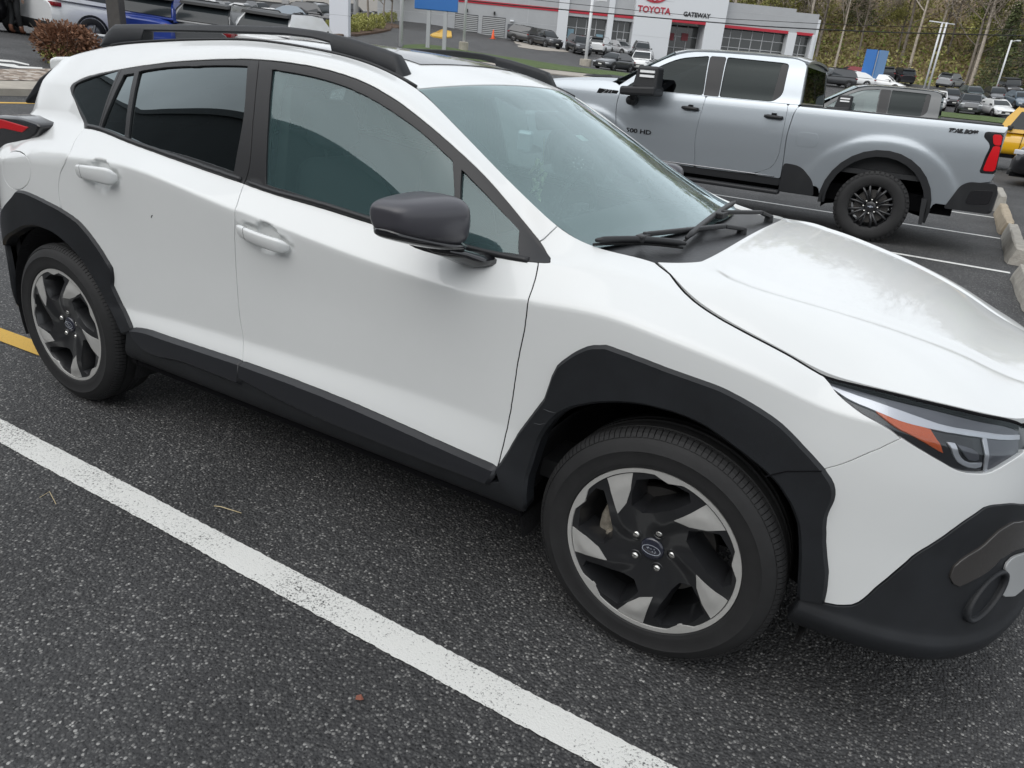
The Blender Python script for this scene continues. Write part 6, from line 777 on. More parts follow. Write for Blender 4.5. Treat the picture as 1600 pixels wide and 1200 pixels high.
# --- wheels
def polar(r,a,y): return (r*math.cos(math.radians(a)),y,r*math.sin(math.radians(a)))
def rimdepth(r): # outboard face position (negative = outwards)
    return -.100+.026*np.clip((.16-r)/.16,0,1)**1.2
def rpoly(L,step=3):
    out=[]
    for (r,a),(r2,a2) in zip(L,L[1:]+L[:1]):
        n=max(1,int(max(abs(a2-a)*max(r,r2)/57.3,abs(r2-r))/.012))
        for i in range(n):
            t=i/n
            p=np.array([r*math.cos(math.radians(a)),r*math.sin(math.radians(a))])*(1-t)+np.array([r2*math.cos(math.radians(a2)),r2*math.sin(math.radians(a2))])*t
            if abs(r-r2)<.004: aa=a*(1-t)+a2*t; p=np.array([r*math.cos(math.radians(aa)),r*math.sin(math.radians(aa))])
            out.append(p)
    return out
def plate(name,polys,holes,yf,th,m,par,grid=.015):
    b=MB()
    for pl,hs in zip(polys,holes):
        V,F=cdt(pl,hs,grid); n=len(V)
        r=np.hypot(V[:,0],V[:,1]); y=yf(V)
        A=[(v[0],yy,v[1]) for v,yy in zip(V,y)];B=[(v[0],yy+th,v[1]) for v,yy in zip(V,y)]
        cnt=set((f[i],f[(i+1)%len(f)]) for f in F for i in range(len(f))); bd=[e for e in cnt if (e[1],e[0]) not in cnt]
        b.add(A+B,F+[tuple(i+n for i in f[::-1]) for f in F]+[(e[1],e[0],e[0]+n,e[1]+n) for e in bd])
    return b.build(name,m,par,auto=35)
def make_wheel(cx,s,theta):
    y0=s*.775
    b=MB();pr=[(.226,-.098),(.235,-.100),(.246,-.097),(.249,-.088),(.243,-.078),(.232,-.07),(.222,-.06),(.205,.0),(.205,.08),(.235,.1)]
    b.lathe(pr,64); wh=b.build('wheel',RIMB,car,auto=40); wh.location=(cx,y0,.345)
    if s>0: wh.rotation_euler=(0,0,math.pi)
    holes=[]
    for k in range(5):
        t=theta+72*k
        H=[(.212,t+41),(.222,t+27),(.224,t+3),(.205,t-1.5),(.163,t+5),(.118,t+27),(.112,t+42),(.138,t+53),(.175,t+47.5)]
        holes.append(rpoly(H)[::-1])
    n=90; outer=[(.2435*math.cos(2*math.pi*i/n),.2435*math.sin(2*math.pi*i/n)) for i in range(n)]
    def face(V):
        r=np.hypot(V[:,0],V[:,1]);a=np.degrees(np.arctan2(V[:,1],V[:,0]));cen=theta+3-(r-.12)/.08*19
        d=np.abs((a-cen+36)%72-36);return rimdepth(r)-.010*np.clip(1-d/20,0,1)*np.clip((r-.05)/.04,0,1)*np.clip((.225-r)/.03,0,1)
    plate('wheel_spokes',[outer],[holes],face,.006,RIMB,wh,grid=.009)
    for h in holes:
        A=np.array(h);I=offset_poly(A,.012);ya=face(A);n_=len(A)
        b=MB();b.add([(p[0],y-.0005,p[1]) for p,y in zip(A,ya)]+[(p[0],y+.030,p[1]) for p,y in zip(I,ya)]+[(p[0],y+.075,p[1]) for p,y in zip(offset_poly(A,.016),ya)],[(q*n_+i,q*n_+(i+1)%n_,(q+1)*n_+(i+1)%n_,(q+1)*n_+i) for q in(0,1) for i in range(n_)]);b.build('spoke_pocket',RIMB,wh,auto=30)
    # deeper ribs inside each opening
    polys=[]
    for k in range(5):
        t=theta+72*k
        polys=[]
        polys.append(rpoly([(.134,t),(.182,t-6.5),(.231,t-9.7),(.231,t-20),(.231,t-29.3),(.187,t-25),(.150,t-15.5)]))
        plate('machined_face',polys,[[]],lambda V:face(V)-.0022,.004,ALU,wh,grid=.009)
    # machined rim ring with five thicker pads
    ring=[];V=[];N=180
    def inn(a):
        d=(a-theta)%72
        return .2345-.014*np.clip(1-abs(d-18)/9,0,1)**.7
    for i in range(N):
        a=360*i/N; V+=[polar(.2455,a,-.1035),polar(inn(a),a,-.1035),polar(.247,a,-.096),polar(inn(a)-.002,a,-.097)]
    F=[]
    for i in range(N):
        j=(i+1)%N; F+=[(i*4,j*4,j*4+1,i*4+1),(i*4+2,j*4+2,j*4,i*4),(i*4+1,j*4+1,j*4+3,i*4+3)]
    b=MB();b.add(V,F);b.build('rim_ring',ALU,wh,auto=35)
    b=MB();b.lathe([(.0,-.087),(.026,-.087),(.032,-.085),(.035,-.078),(.031,-.06)],32);b.build('hub_cap',mat('cap_dark',(.02,.022,.035),rough=.2,coat=.6),wh,True)
    b=MB();n=40
    V=[((.0265+d)*math.cos(2*math.pi*k/n),-.0885,(.0150+d)*math.sin(2*math.pi*k/n)) for d in(0,-.0022) for k in range(n)]
    b.add(V,[(k,(k+1)%n,n+(k+1)%n,n+k) for k in range(n)])
    for px,pz,q in((-.010,.004,.0042),(-.001,.0035,.0024),(.008,.0045,.0024),(.012,-.001,.0024),(.004,-.004,.0024),(.011,-.0055,.0024)):
        b.add([(px+q*(1 if j%2==0 else .35)*math.cos(j*math.pi/4)*1.5,-.0885,pz+q*(1 if j%2==0 else .35)*math.sin(j*math.pi/4)) for j in range(8)],[tuple(range(8))])
    b.build('cap_emblem',mat('emblem_silver',(.62,.66,.75),rough=.25,metal=.6),wh)
    for k in range(5):
        a=theta+10+72*k
        b=MB();p=polar(.0575,a,0);b.lathe([(.0185,-.055),(.0185,-.0855),(.0155,-.0865),(.0145,-.060)],20,c=(p[0],0,p[2]));b.build('lug_recess',RIMB,wh,True)
        b=MB();b.lathe([(0,-.0905),(.006,-.0900),(.0105,-.086),(.0118,-.080),(.0118,-.06)],12,c=(p[0],0,p[2]));b.build('lug_nut',mat('nut_chrome',(.62,.61,.58),rough=.22,metal=.95),wh,True)
    b=MB();b.lathe([(.06,-.02),(.158,-.02),(.158,.005),(.06,.005)],48);b.build('brake_disc',mat('disc_steel',(.12,.115,.11),rough=.5,metal=.7),wh,auto=30)
    b=MB()
    aa=[150+i*10 for i in range(7)]
    V=[polar(r,a,y) for y in(-.055,.03) for a in aa for r in(.095,.17)]
    b.add(V,[(2*i,2*i+2,2*i+3,2*i+1) for i in range(6)]+[(14+2*i,14+2*i+1,14+2*i+3,14+2*i+2) for i in range(6)]+[(2*i+1,2*i+3,14+2*i+3,14+2*i+1) for i in range(6)]+[(2*i,14+2*i,14+2*i+2,2*i+2) for i in range(6)]+[(0,1,15,14),(12,26,27,13)])
    b.tube([polar(.13,165,-.066),polar(.13,165,-.05)],.016,10);b.tube([polar(.13,188,-.066),polar(.13,188,-.05)],.016,10)
    b.build('brake_caliper',mat('caliper_alloy',(.33,.30,.25),rough=.6,metal=.5,var=(50,.4)),wh,bevel=.006)
    # tyre: sidewall with rings, shoulder and grooved tread
    pr=[(.246,-.085),(.2475,-.098),(.254,-.106),(.262,-.1075),(.266,-.109),(.272,-.1085),(.285,-.1115),(.297,-.1125),(.301,-.1145),(.306,-.1120),(.318,-.1075),(.331,-.098),(.3395,-.088),(.345,-.076),(.3475,-.06),(.3405,-.057),(.3405,-.049),(.349,-.046),(.3495,-.014),(.342,-.012),(.342,-.002),(.3495,0),(.3495,.014),(.342,.016),(.342,.024),(.349,.027),(.348,.06),(.34,.088),(.32,.108),(.28,.112),(.246,.1)]
    b=MB();b.lathe([(r-.0035,h) for r,h in pr],96);b.build('tyre',RUBBER,wh,auto=38)
    b=MB();n=132   # shoulder tread blocks
    for k in range(n):
        a=360*k/n;V=[polar(r,a+d,h) for d in(0,2.25) for r,h in((.3315,-.0975),(.341,-.088),(.3468,-.076),(.3485,-.0605),(.339,-.0605),(.325,-.09))]
        b.add(V,[(0,1,7,6),(1,2,8,7),(2,3,9,8),(3,4,10,9),(5,0,6,11),(0,5,4,3,2,1),(6,7,8,9,10,11)])
    b.build('shoulder_blocks',RUBBER,wh)
    return wh
WF=make_wheel(1.335,-1,68.4);make_wheel(1.335,1,20)
WR=make_wheel(-1.335,-1,79.5);make_wheel(-1.335,1,50)
# --- interior
SEAT=mat('seat_fabric',(.10,.105,.11),rough=.85,bump=(300,.3));INT=mat('interior_plastic',(.035,.036,.038),rough=.6);LINER=mat('headliner',(.34,.34,.33),rough=.9)
def seat(x,y):
    def cush(b,path,w0):
        V=[];n=14
        for (px,pz,th,wd) in path:
            for k in range(n):
                a=2*math.pi*k/n;ca,sa=math.cos(a),math.sin(a);V.append((px+th*sa*.5,y+wd*math.copysign(abs(ca)**.6,ca),pz))
        m=len(path);b.add(V,[(i*n+k,i*n+(k+1)%n,(i+1)*n+(k+1)%n,(i+1)*n+k) for i in range(m-1) for k in range(n)]+[tuple(range(n)),tuple(range((m-1)*n,m*n))])
    b=MB();cush(b,[(x+.02,.58,.14,.22),(x,.66,.17,.25),(x-.06,.85,.17,.26),(x-.11,1.02,.15,.245),(x-.15,1.13,.11,.19),(x-.16,1.16,.05,.14)],.25)
    b.box(x-.02,x+.48,y-.25,y+.25,.50,.64); s=b.build('seat',SEAT,car,bevel=.03,auto=60)
    b=MB();cush(b,[(x-.165,1.19,.06,.09),(x-.165,1.215,.10,.125),(x-.175,1.29,.11,.13),(x-.185,1.345,.08,.11),(x-.187,1.36,.03,.07)],.1);b.tube([(x-.15,y-.05,1.12),(x-.165,y-.05,1.22)],.007);b.tube([(x-.15,y+.05,1.12),(x-.165,y+.05,1.22)],.007);b.build('headrest',SEAT,s,auto=60)
for y in(-.37,.37): seat(-.10,y)
for y in(-.36,.36): seat(-.95,y)
b=MB();b.box(-1.7,1.0,-.72,.72,.36,.42);b.build('cabin_floor',INT,car)
b=MB();b.prism([(1.02,1.045),(.60,1.04),(.50,.98),(.50,.80),(.62,.62),(1.02,.6)],'y',-.70,.70);b.build('dashboard',INT,car,bevel=.03)
b=MB();b.box(-.05,.55,-.11,.11,.45,.78);b.build('centre_console',INT,car,bevel=.03)
b=MB();n=28;pts=[(.42+.04*math.sin(t)*.35,.37+.185*math.cos(t),.98+.185*math.sin(t)*.93) for t in np.linspace(0,2*np.pi,n+1)];b.tube(pts,.015,8);b.box(.41,.45,.30,.44,.93,1.02);b.tube([(.44,.2,.98),(.44,.54,.98)],.013);b.tube([(.44,.37,.98),(.7,.37,.9)],.03);b.build('steering_wheel',INT,car,True)
grid_obj('headliner',lambda u,w:roof_f(.08+u*.91,w*.97)-np.array([0,0,.05]),20,21,LINER,car)
for s in(-1,1):
    # inner door skins, pillar covers, belt webbing
    P=[];sg=np.arange(-1.2,.86,.06);
    for a in sg:
        for v in(.3,.6,.80,.90,.915): p=sp(a,v,-.075 if v<.9 else -.05,s);P.append(p)
    b=MB();b.add(P,[(i*5+j,(i+1)*5+j,(i+1)*5+j+1,i*5+j+1) for i in range(len(sg)-1) for j in range(4)]);b.build('door_trim',INT,car,True,fix=False)
    b=MB();b.tube([sp(-.30,.9,-.06,s),sp(-.29,1.02,-.055,s),sp(-.27,1.15,-.05,s)],[.05,.04,.035],8);b.build('pillar_cover',LINER,car,True)
    q=[sp(-.235,1.13,-.07,s),sp(-.215,1.03,-.085,s),sp(-.20,.92,-.095,s)]
    V=[p+Vector((d,0,0)) for p in q for d in(-.022,.022)];b=MB();b.add(V,[(0,1,3,2),(2,3,5,4)]);b.build('seat_belt',mat('belt_webbing',(.10,.10,.098),rough=.8),car,fix=False)
    b=MB();P=[]
    for u in np.linspace(0,.97,12):
        a=ws_f(np.array([u]),np.array([.93*s]))[0]-np.array([.03,0,.03]);c=ws_f(np.array([u]),np.array([.999*s]))[0]-np.array([.10,.0,.05]);P+=[a,c]
    b.add(P,[(2*i,2*i+1,2*i+3,2*i+2) for i in range(11)]);b.build('pillar_lining',INT,car,True,fix=False)
b=MB();p=on_ws(.16,0,-.06);b.box(-.01,.01,-.115,.115,-.032,.032,Matrix.Translation(p)@Matrix.Rotation(-.2,4,'Y'));b.build('rear_view_mirror',INT,car,bevel=.01)
b=MB();p=on_ws(.03,0,-.03);b.box(-.09,.06,-.14,.14,-.03,.02,Matrix.Translation(p)@Matrix.Rotation(.3,4,'Y'));b.build('camera_housing',INT,car,bevel=.015)
# sticker and hanging ornament behind the windshield
P=[Vector(ws_f(np.array([u]),np.array([w]))[0])-Vector((.004,0,.005)) for u,w in((.365,-.235),(.365,-.165),(.405,-.165),(.405,-.235))]
b=MB();b.add(P,[(0,1,2,3)]);b.build('windshield_sticker',mat('sticker_mint',(.62,.78,.72),rough=.5),car,fix=False)
b=MB();p0=Vector((.43,0,1.30))
b.tube([p0,p0+Vector((.0,.01,-.10))],.002,5)
for k in range(14):
    c=p0+Vector((random.uniform(-.02,.02),random.uniform(-.03,.03),-.08-.012*k)); b.tube([c,c+Vector((random.uniform(-.02,.02),random.uniform(-.03,.03),-.03))],[.010,.003],5)
b.build('mirror_ornament',mat('ornament_green',(.45,.55,.30),rough=.7,var=(60,.4)),car,True)
b=MB();b.prism([(-1.78,1.392),(-1.82,1.330),(-2.14,1.175),(-2.15,1.190),(-2.0,1.300),(-1.90,1.345)],'y',-.47,.47);b.build('tailgate_spoiler',CLAD,car,bevel=.01)
# scratch on the rear door
b=MB();q=[sp(a,c,.0008) for a,c in D['scratch']];b.tube([q[-1]+Vector((.004,0,.002)),q[-1]+Vector((-.001,0,-.007))],.0013,5);b.tube([q[-1]+Vector((.008,0,.003)),q[-1]+Vector((.005,0,.001))],.0010,5);b.build('paint_chip',mat('chip_dark',(.05,.05,.05),rough=.6),rdoor[-1])

b=MB();b.prism([(-1.56,1.418),(-1.80,1.402),(-1.838,1.392),(-1.842,1.342),(-1.80,1.335),(-1.58,1.375)],'y',-.505,.505);b.build('roof_spoiler',WHITE,car,bevel=.016,seg=3,auto=50)
for s in(-1,1):
    g_=[sp(a,v,-.004,s) for a,v in D['gapline']]+[sp(a,v,-.004,s) for a,v in D['hltop'][1:]];b=MB();b.tube(g_,.0055,6);b.build('hood_gap_shade',DARK,car,True)  # dark tube laid along the hood shut line to paint its shade
    q=np.array(D['front_door']);k=[i for i in range(len(q)) if q[i][0]>.80 and q[i][1]<.93 and q[i][1]>.215];k=sorted(k,key=lambda i:q[i][1]);k=[i for i in k if q[i][0]>np.interp(q[i][1],[.2,.5,.93],[.835,.80,.86])-.02]
    b=MB();b.tube([sp(q[i][0]+.0015,q[i][1],-.004,s) for i in k],.0045,6);b.build('door_gap_shade',DARK,car,True)  # black tube behind the front door cut, painted-in shade of the gap
# --- seams and scuffs on the arch trim
for s in(-1,1):
    b=MB();b.tube([sp(1.705,.535,.0125,s),sp(1.63,.50,.0125,s),sp(1.585,.465,.0125,s)],.0016,5);b.build('trim_seam',DARK,car)
SCUF=mat('scuff_grey',(.075,.078,.082),rough=.8)
for k,(q,r_) in ((2,(0,.0011)),(3,(0,.0009))):
    pts=[sp(a,v,.0130) for a,v in D['scuffs'][k]];b=MB();b.tube(pts,[r_*.5,r_,r_*.4],5);b.build('scuff_mark',SCUF,car)

# ---------------------------------------------------------------- silver pickup parked two stalls over (and its dark twin beyond)
THZ=np.array([(.3,.93),(.55,.97),(.8,1.0),(1.0,1.02),(1.15,1.025),(1.35,1.01),(1.48,.99),(1.52,.965),(1.7,.915),(1.9,.85),(2.03,.78),(2.2,.70)])
_tz=np.arange(.2,2.3,.01);_th=pchip(THZ[:,0],THZ[:,1],_tz);_k=np.exp(-.5*(np.arange(-9,10)/3.)**2);_k/=_k.sum();_th=np.convolve(np.pad(_th,9,mode='edge'),_k,'valid')
def tsurf(x,z):
    h=np.interp(z,_tz,_th)
    fl=0
    for cx in(1.03,-3.0):
        d=np.hypot((x-cx)/1.0,(z-.42)/.86); fl=fl+.016/(1+np.exp((d-.93)/.022))
    h=h+fl*np.clip((1.42-z)/.2,0,1)
    h=h-np.clip((-2.6-x)/1.5,0,1)**2*.10
    return h
def tnorm(x,z):
    e=.004;dx=(tsurf(x+e,z)-tsurf(x-e,z))/(2*e);dz=(tsurf(x,z+e)-tsurf(x,z-e))/(2*e)
    n=np.stack([-dx,np.ones_like(dx),-dz],-1);return n/np.linalg.norm(n,axis=-1,keepdims=True)
SILT=mat('silver_truck_paint',(.40,.44,.475),rough=.33,metal=.6,coat=.9,coat_rough=.03)
GREYT=mat('dark_truck_paint',(.045,.052,.056),rough=.36,metal=.2,coat=.9)
TGL=glass('truck_glass',(.02,.022,.025),refl=.32)
TGL2=glass('truck_clear_glass',(.45,.52,.50),refl=.8,haze=.22,hazecol=(.35,.42,.42))
CHR=mat('dark_chrome',(.30,.30,.31),rough=.2,metal=.9)
TBLK=mat('truck_plastic',(.014,.015,.017),rough=.55)
def sm(L,step=.05,closed=True):
    """rounded polygon through corner points (x,z,r)"""
    out=[];n=len(L)
    for i in range(n):
        p=np.array(L[i][:2]);r=L[i][2] if len(L[i])>2 else .012
        a=np.array(L[i-1][:2])-p;b=np.array(L[(i+1)%n][:2])-p;la,lb=np.linalg.norm(a),np.linalg.norm(b);r=min(r,la*.45,lb*.45)
        s=p+a/la*r;e=p+b/lb*r
        for t in np.linspace(0,1,5 if r>.02 else 2): out.append((1-t)**2*s+2*t*(1-t)*p+t*t*e)
    P=np.array(out);Q=[]
    for i in range(len(P)):
        a,b=P[i],P[(i+1)%len(P)];d=np.linalg.norm(b-a);k=max(1,int(d/step))
        for j in range(k): Q.append(a+(b-a)*j/k)
    return np.array(Q)
def tpanel(name,poly,m,parent,off=0,th=.02,gap=.003,holes=(),grid=.03,sides=(-1,1),raw=False):
    P2=np.asarray(poly) if raw else sm(poly)
    V,F=cdt(offset_poly(P2,gap),[offset_poly(sm(h),-gap) for h in holes],grid)
    n=tnorm(V[:,0],V[:,1]);P=np.c_[V[:,0],tsurf(V[:,0],V[:,1]),V[:,1]]+n*off
    return {s:sheet(name,V,F,P,n,m,parent[s] if isinstance(parent,dict) else parent,th,s) for s in sides}
def arc(cx,cz,r,a0,a1,n=14,sx=1): return [(cx+sx*r*math.cos(math.radians(a0+(a1-a0)*i/n)),cz+r*math.sin(math.radians(a0+(a1-a0)*i/n))) for i in range(n+1)]
def text_obj(name,txt,size,M,m,parent,extrude=.004,shear=0,sx=1,bold=0,align='CENTER'):
    c=bpy.data.curves.new(name,'FONT');c.body=txt;c.size=size;c.extrude=extrude;c.shear=shear;c.align_x=align;c.align_y='CENTER';c.offset=bold;c.resolution_u=3
    o=bpy.data.objects.new('tmp',c);COL.objects.link(o);dg=bpy.context.evaluated_depsgraph_get();me=bpy.data.meshes.new_from_object(o.evaluated_get(dg));bpy.data.objects.remove(o);me.name=name
    me.transform(Matrix.Diagonal((sx,1,1,1)));me.transform(M);me.materials.clear();me.materials.append(m)
    r=bpy.data.objects.new(name,me);COL.objects.link(r);r.parent=parent;return r
def make_truck(name,x0,yc,paint,label,detail,glassm,group=None):
    T=empty(name,(x0,yc,0),0,label,'pickup truck',group)
    aR=arc(1.03,.45,.63,180,0); aF=arc(-3.0,.45,.63,180,0)
    door_f=[(-2.50,1.50,.02),(-2.53,1.25,.2),(-2.47,.95,.2),(-2.43,.60,.05),(-1.27,.59,.04),(-1.335,.99,.3),(-1.29,1.43,.1),(-1.285,1.50,.02)]
    door_r=[(-1.285,1.50,.02),(-1.29,1.43,.1),(-1.335,.99,.3),(-1.27,.59,.04),(-.50,.60,.1),(-.25,.72,.12),(-.195,.88,.1),(-.215,1.43,.1),(-.225,1.50,.02)]
    cabpost=[(-.225,1.50,.02),(-.215,1.43,.1),(-.195,.88,.1),(-.25,.72,.12),(-.50,.598,.1),(-.125,.598,.03),(-.13,.85,.2),(-.155,1.12,.3),(-.13,1.40,.1),(-.085,1.50,.02)]
    fd=tpanel('front_door',door_f,paint,T);rd=tpanel('rear_door',door_r,paint,T);tpanel('cab_corner',cabpost,paint,T)
    # one cab side frame above the belt with two window openings
    frame=[(-2.60,1.50),(-2.20,1.80,.5),(-1.80,2.015,.35),(-1.35,2.055,.4),(-.79,2.055,.4),(-.29,2.035,.2),(-.13,1.99,.15),(-.085,1.50)]
    w1=[(-2.46,1.51,.03),(-2.07,1.80,.4),(-1.78,1.945,.25),(-1.39,1.995,.03),(-1.335,1.51,.02)]
    w2=[(-1.115,1.51,.02),(-1.145,1.995,.03),(-.435,1.975,.05),(-.345,1.965,.05),(-.325,1.60,.1),(-.42,1.51,.08)]
    tpanel('cab_side',frame,paint,T,holes=[w1,w2,[(-1.325,1.51,.01),(-1.375,1.995,.02),(-1.16,1.995,.02),(-1.125,1.51,.01)]],off=-.002)
    tpanel('b_pillar',[(-1.345,1.50,.01),(-1.395,2.005,.02),(-1.14,2.005,.02),(-1.105,1.50,.01)],TRIM,T,off=-.006,th=.01)
    tpanel('side_window',w1,glassm,fd,off=-.014,th=0,gap=-.02);tpanel('side_window',w2,TGL,rd,off=-.014,th=0,gap=-.02)
    tpanel('window_seal',[(-.44,1.51,.02),(-.44,1.97,.02),(-.345,1.965,.05),(-.325,1.60,.1),(-.42,1.51,.08)],TRIM,rd,off=-.011,th=0)
    # bed side with wheel opening
    bed=[(-.095,1.487,.02),(-.125,1.40,.1),(-.15,1.12,.3),(-.125,.85,.2),(-.12,.60,.03),(.36,.56,.02)]+[(p[0],p[1],.0) for p in aR[0:]]+[(1.69,.56,.02),(1.86,.56,.03),(1.95,.82,.1),(2.19,.88,.02),(2.205,.97),(2.05,.96,.03),(2.055,1.14,.1),(2.08,1.27,.08),(1.98,1.35,.05),(1.985,1.405,.03),(2.17,1.41),(2.19,1.478)]
    bs=tpanel('bed_side',bed,paint,T)
    tpanel('fuel_door',[(-.02,1.02,.06),(-.02,1.19,.06),(.23,1.19,.06),(.23,1.02,.06)],paint,bs,off=.003,th=.004,gap=0)
    lamp=[(2.045,.965,.02),(2.205,.97,.02),(2.165,1.40,.02),(1.99,1.40,.03),(1.99,1.35,.05),(2.08,1.27,.08),(2.06,1.14,.1)]
    tlp=tpanel('tail_light',lamp,GLOSSB,T,off=.004,th=.03,gap=0)
    tpanel('tail_lens',[(2.06,1.385,.02),(2.155,1.385,.02),(2.168,1.275),(2.10,1.275,.03)],RED,tlp,off=.012,th=.004,gap=0)
    tpanel('tail_lens',[(2.105,1.265),(2.17,1.265),(2.192,1.0,.02),(2.075,.99,.03),(2.085,1.15,.06)],RED,tlp,off=.012,th=.004,gap=0)
    # front wing
    fend=[(-2.505,1.50,.02),(-2.535,1.25,.2),(-2.475,.95,.2),(-2.44,.62,.02)]+[(p[0],p[1]) for p in aF[::-1]]+[(-3.70,.55,.02),(-3.88,.60,.05),(-4.0,.95,.1),(-3.98,1.40,.05),(-3.55,1.535,.3),(-2.75,1.585,.3),(-2.58,1.56,.02)]
    fw=tpanel('front_wing',fend,paint,T)
    for ar in(aR,aF):
        cx=1.03 if ar is aR else -3.0
        outer=arc(cx,.45,.64,186,-12,16);inner=arc(cx,.45,.565,-12,186,16)
        tpanel('arch_flare',np.array(outer+inner),TBLK,T,off=.015,th=.06,gap=0,raw=True)
    tpanel('rocker_trim',[(-2.40,.50,.02),(-2.43,.60,.02),(-.12,.60,.02),(-.12,.50,.02)],TBLK,T,off=-.01,th=.06)
    tpanel('bed_step',[(-.12,.44,.02),(-.12,.80,.05),(.10,.79,.1),(.29,.62,.08),(.33,.44,.02)],TBLK,T,off=.006,th=.03)
    tpanel('bumper_corner',[(1.80,.52,.03),(1.90,.80,.1),(1.98,.855,.05),(2.255,.865,.02),(2.285,.80,.02),(2.26,.52,.02)],TBLK,T,off=.01,th=.08)
    tpanel('bumper_step',[(2.0,.60,.05),(2.02,.77,.05),(2.25,.79,.02),(2.24,.63,.02)],GLOSSB,T,off=.016,th=.02)
    for s in(-1,1):
        b=MB();b.box(-2.35,-.10,s*.92,s*1.06,.40,.455);b.build('running_board',TBLK,T,bevel=.02)
        b=MB();b.tube([(x,s*(float(tsurf(np.array([x]),np.array([.615]))[0])+.004),.615) for x in np.linspace(-2.38,-.2,8)],.007,6);b.build('rocker_strip',CHR,T,True)
        for c,dr in((-1.46,fd),(-.36,rd)):
            b=MB();y=lambda x,z:float(tsurf(np.array([x]),np.array([z]))[0]);b.tube([(c-.11,s*(y(c,1.33)+.012),1.335),(c-.07,s*(y(c,1.33)+.034),1.335),(c+.08,s*(y(c,1.33)+.034),1.33),(c+.115,s*(y(c,1.33)+.014),1.33)],[.018,.024,.023,.02],10);b.lathe([(.0,.0),(.045,.0),(.05,-.012)],18,c=(0,0,0)) if False else None
            b.build('door_handle',TBLK,dr[s],True)
            b=MB();b.tube([(c-.03,s*(y(c,1.35)+.002),1.352),(c+.03,s*(y(c,1.35)+.002),1.352)],[.028,.028],10);b.build('handle_cup',DARK,dr[s],True)
        # tow mirror
        Y=float(1.04);q=lambda a:s*a
        b=MB();b.hexa([(-2.20,q(1.13),1.52),(-1.85,q(1.13),1.50),(-1.85,q(1.38),1.50),(-2.20,q(1.38),1.52),(-2.15,q(1.13),1.80),(-1.86,q(1.13),1.80),(-1.86,q(1.36),1.80),(-2.15,q(1.36),1.80)]);mo=b.build('tow_mirror',TBLK,fd[s],bevel=.03)
        b=MB();b.hexa([(-2.36,q(1.02),1.42),(-1.86,q(1.02),1.44),(-1.86,q(1.40),1.44),(-2.36,q(1.40),1.42),(-2.36,q(1.02),1.53),(-1.86,q(1.02),1.56),(-1.86,q(1.40),1.56),(-2.36,q(1.40),1.53)]);b.build('mirror_lower',TBLK,mo,bevel=.03)
        b=MB();b.tube([(-2.28,q(.99),1.36),(-2.28,q(1.16),1.36)],[.07,.06],12);b.tube([(-2.27,q(1.1),1.38),(-2.2,q(1.2),1.46)],.05);b.build('mirror_arm',TBLK,mo,True)
        for z0 in(1.715,1.66):
            b=MB();b.box(-2.10,-1.90,q(1.375)-.01,q(1.375)+.012,z0,z0+.03);b.build('marker_strip',mat('marker_white',(.85,.86,.86),rough=.3),mo)
    # bodywork across: roof, hood, bed, tailgate, ends
    def tg(name,f,nu,nv,m,th=.02):
        return grid_obj(name,f,nu,nv,m,T,th)
    rx=np.array([-1.86,-1.70,-1.35,-.79,-.29,-.12]);rz=np.array([2.005,2.045,2.065,2.065,2.045,2.0])
    tg('cab_roof',lambda u,w:np.c_[-1.86-.20*(1-w**2)*(1-u)**3+u*1.75,w*np.interp(-1.86+u*1.75,rx,[.79,.78,.775,.775,.78,.79]),np.interp(-1.86+u*1.75,rx,rz)+.045*(1-np.abs(w)**2.5)],24,25,paint,.03)
    tg('windshield',lambda u,w:np.c_[-1.87-.20*(1-w**2)-u*.86-.02*(1-w**2)*u,w*(.80+u*.13),2.0+.045*(1-np.abs(w)**2.5)*(1-u)-u*.46],16,21,glassm if detail==0 else TGL,0)
    tg('hood',lambda u,w:np.c_[-2.62-u*1.33-.10*(1-w**2)*u-.2*(1-w**2)*(1-u),w*(.93-.05*u),1.535-.10*u**2+(.09-.02*u)*(1-np.abs(w)**4)+.02*np.exp(-((np.abs(w)-.62)/.08)**2)],30,41,paint,.03)
    b=MB();b.box(-1.0,-.30,-.28,.28,0,0) if False else None
    b=MB();b.hexa([(-3.45,-.30,1.625),(-2.95,-.30,1.64),(-2.95,.30,1.64),(-3.45,.30,1.625),(-3.40,-.26,1.65),(-3.0,-.26,1.675),(-3.0,.26,1.675),(-3.40,.26,1.65)]);b.build('hood_scoop',TBLK,T,bevel=.01)
    b=MB();b.box(-4.02,-3.95,-.86,.86,.75,1.42);b.build('grille',GLOSSB,T,bevel=.03)
    b=MB();b.box(-4.12,-3.86,-.98,.98,.45,.78);b.build('front_bumper',paint,T,bevel=.05)
    for s in(-1,1):
        b=MB();b.box(-4.03,-3.85,s*.62,s*.955,1.0,1.32);b.build('headlight',mat('lamp_clear',(.5,.52,.54),rough=.12,coat=1),T,bevel=.03)
    b=MB();b.hexa([(-.12,-.90,1.50),(-.09,-.90,1.50),(-.09,.90,1.50),(-.12,.90,1.50),(-.17,-.76,2.02),(-.14,-.76,2.02),(-.14,.76,2.02),(-.17,.76,2.02)]);bk=b.build('cab_back',paint,T,bevel=.01)
    b=MB();b.hexa([(-.10,-.80,1.53),(-.082,-.80,1.53),(-.082,.80,1.53),(-.10,.80,1.53),(-.145,-.70,1.95),(-.128,-.70,1.95),(-.128,.70,1.95),(-.145,.70,1.95)]);b.build('rear_window',TGL,bk)
    b=MB();b.box(-.08,2.16,-.97,.97,.78,.84);b.build('bed_floor',TBLK,T)
    b=MB();b.box(-.075,-.045,-.95,.95,.80,1.46);b.build('bed_front',TBLK,T)
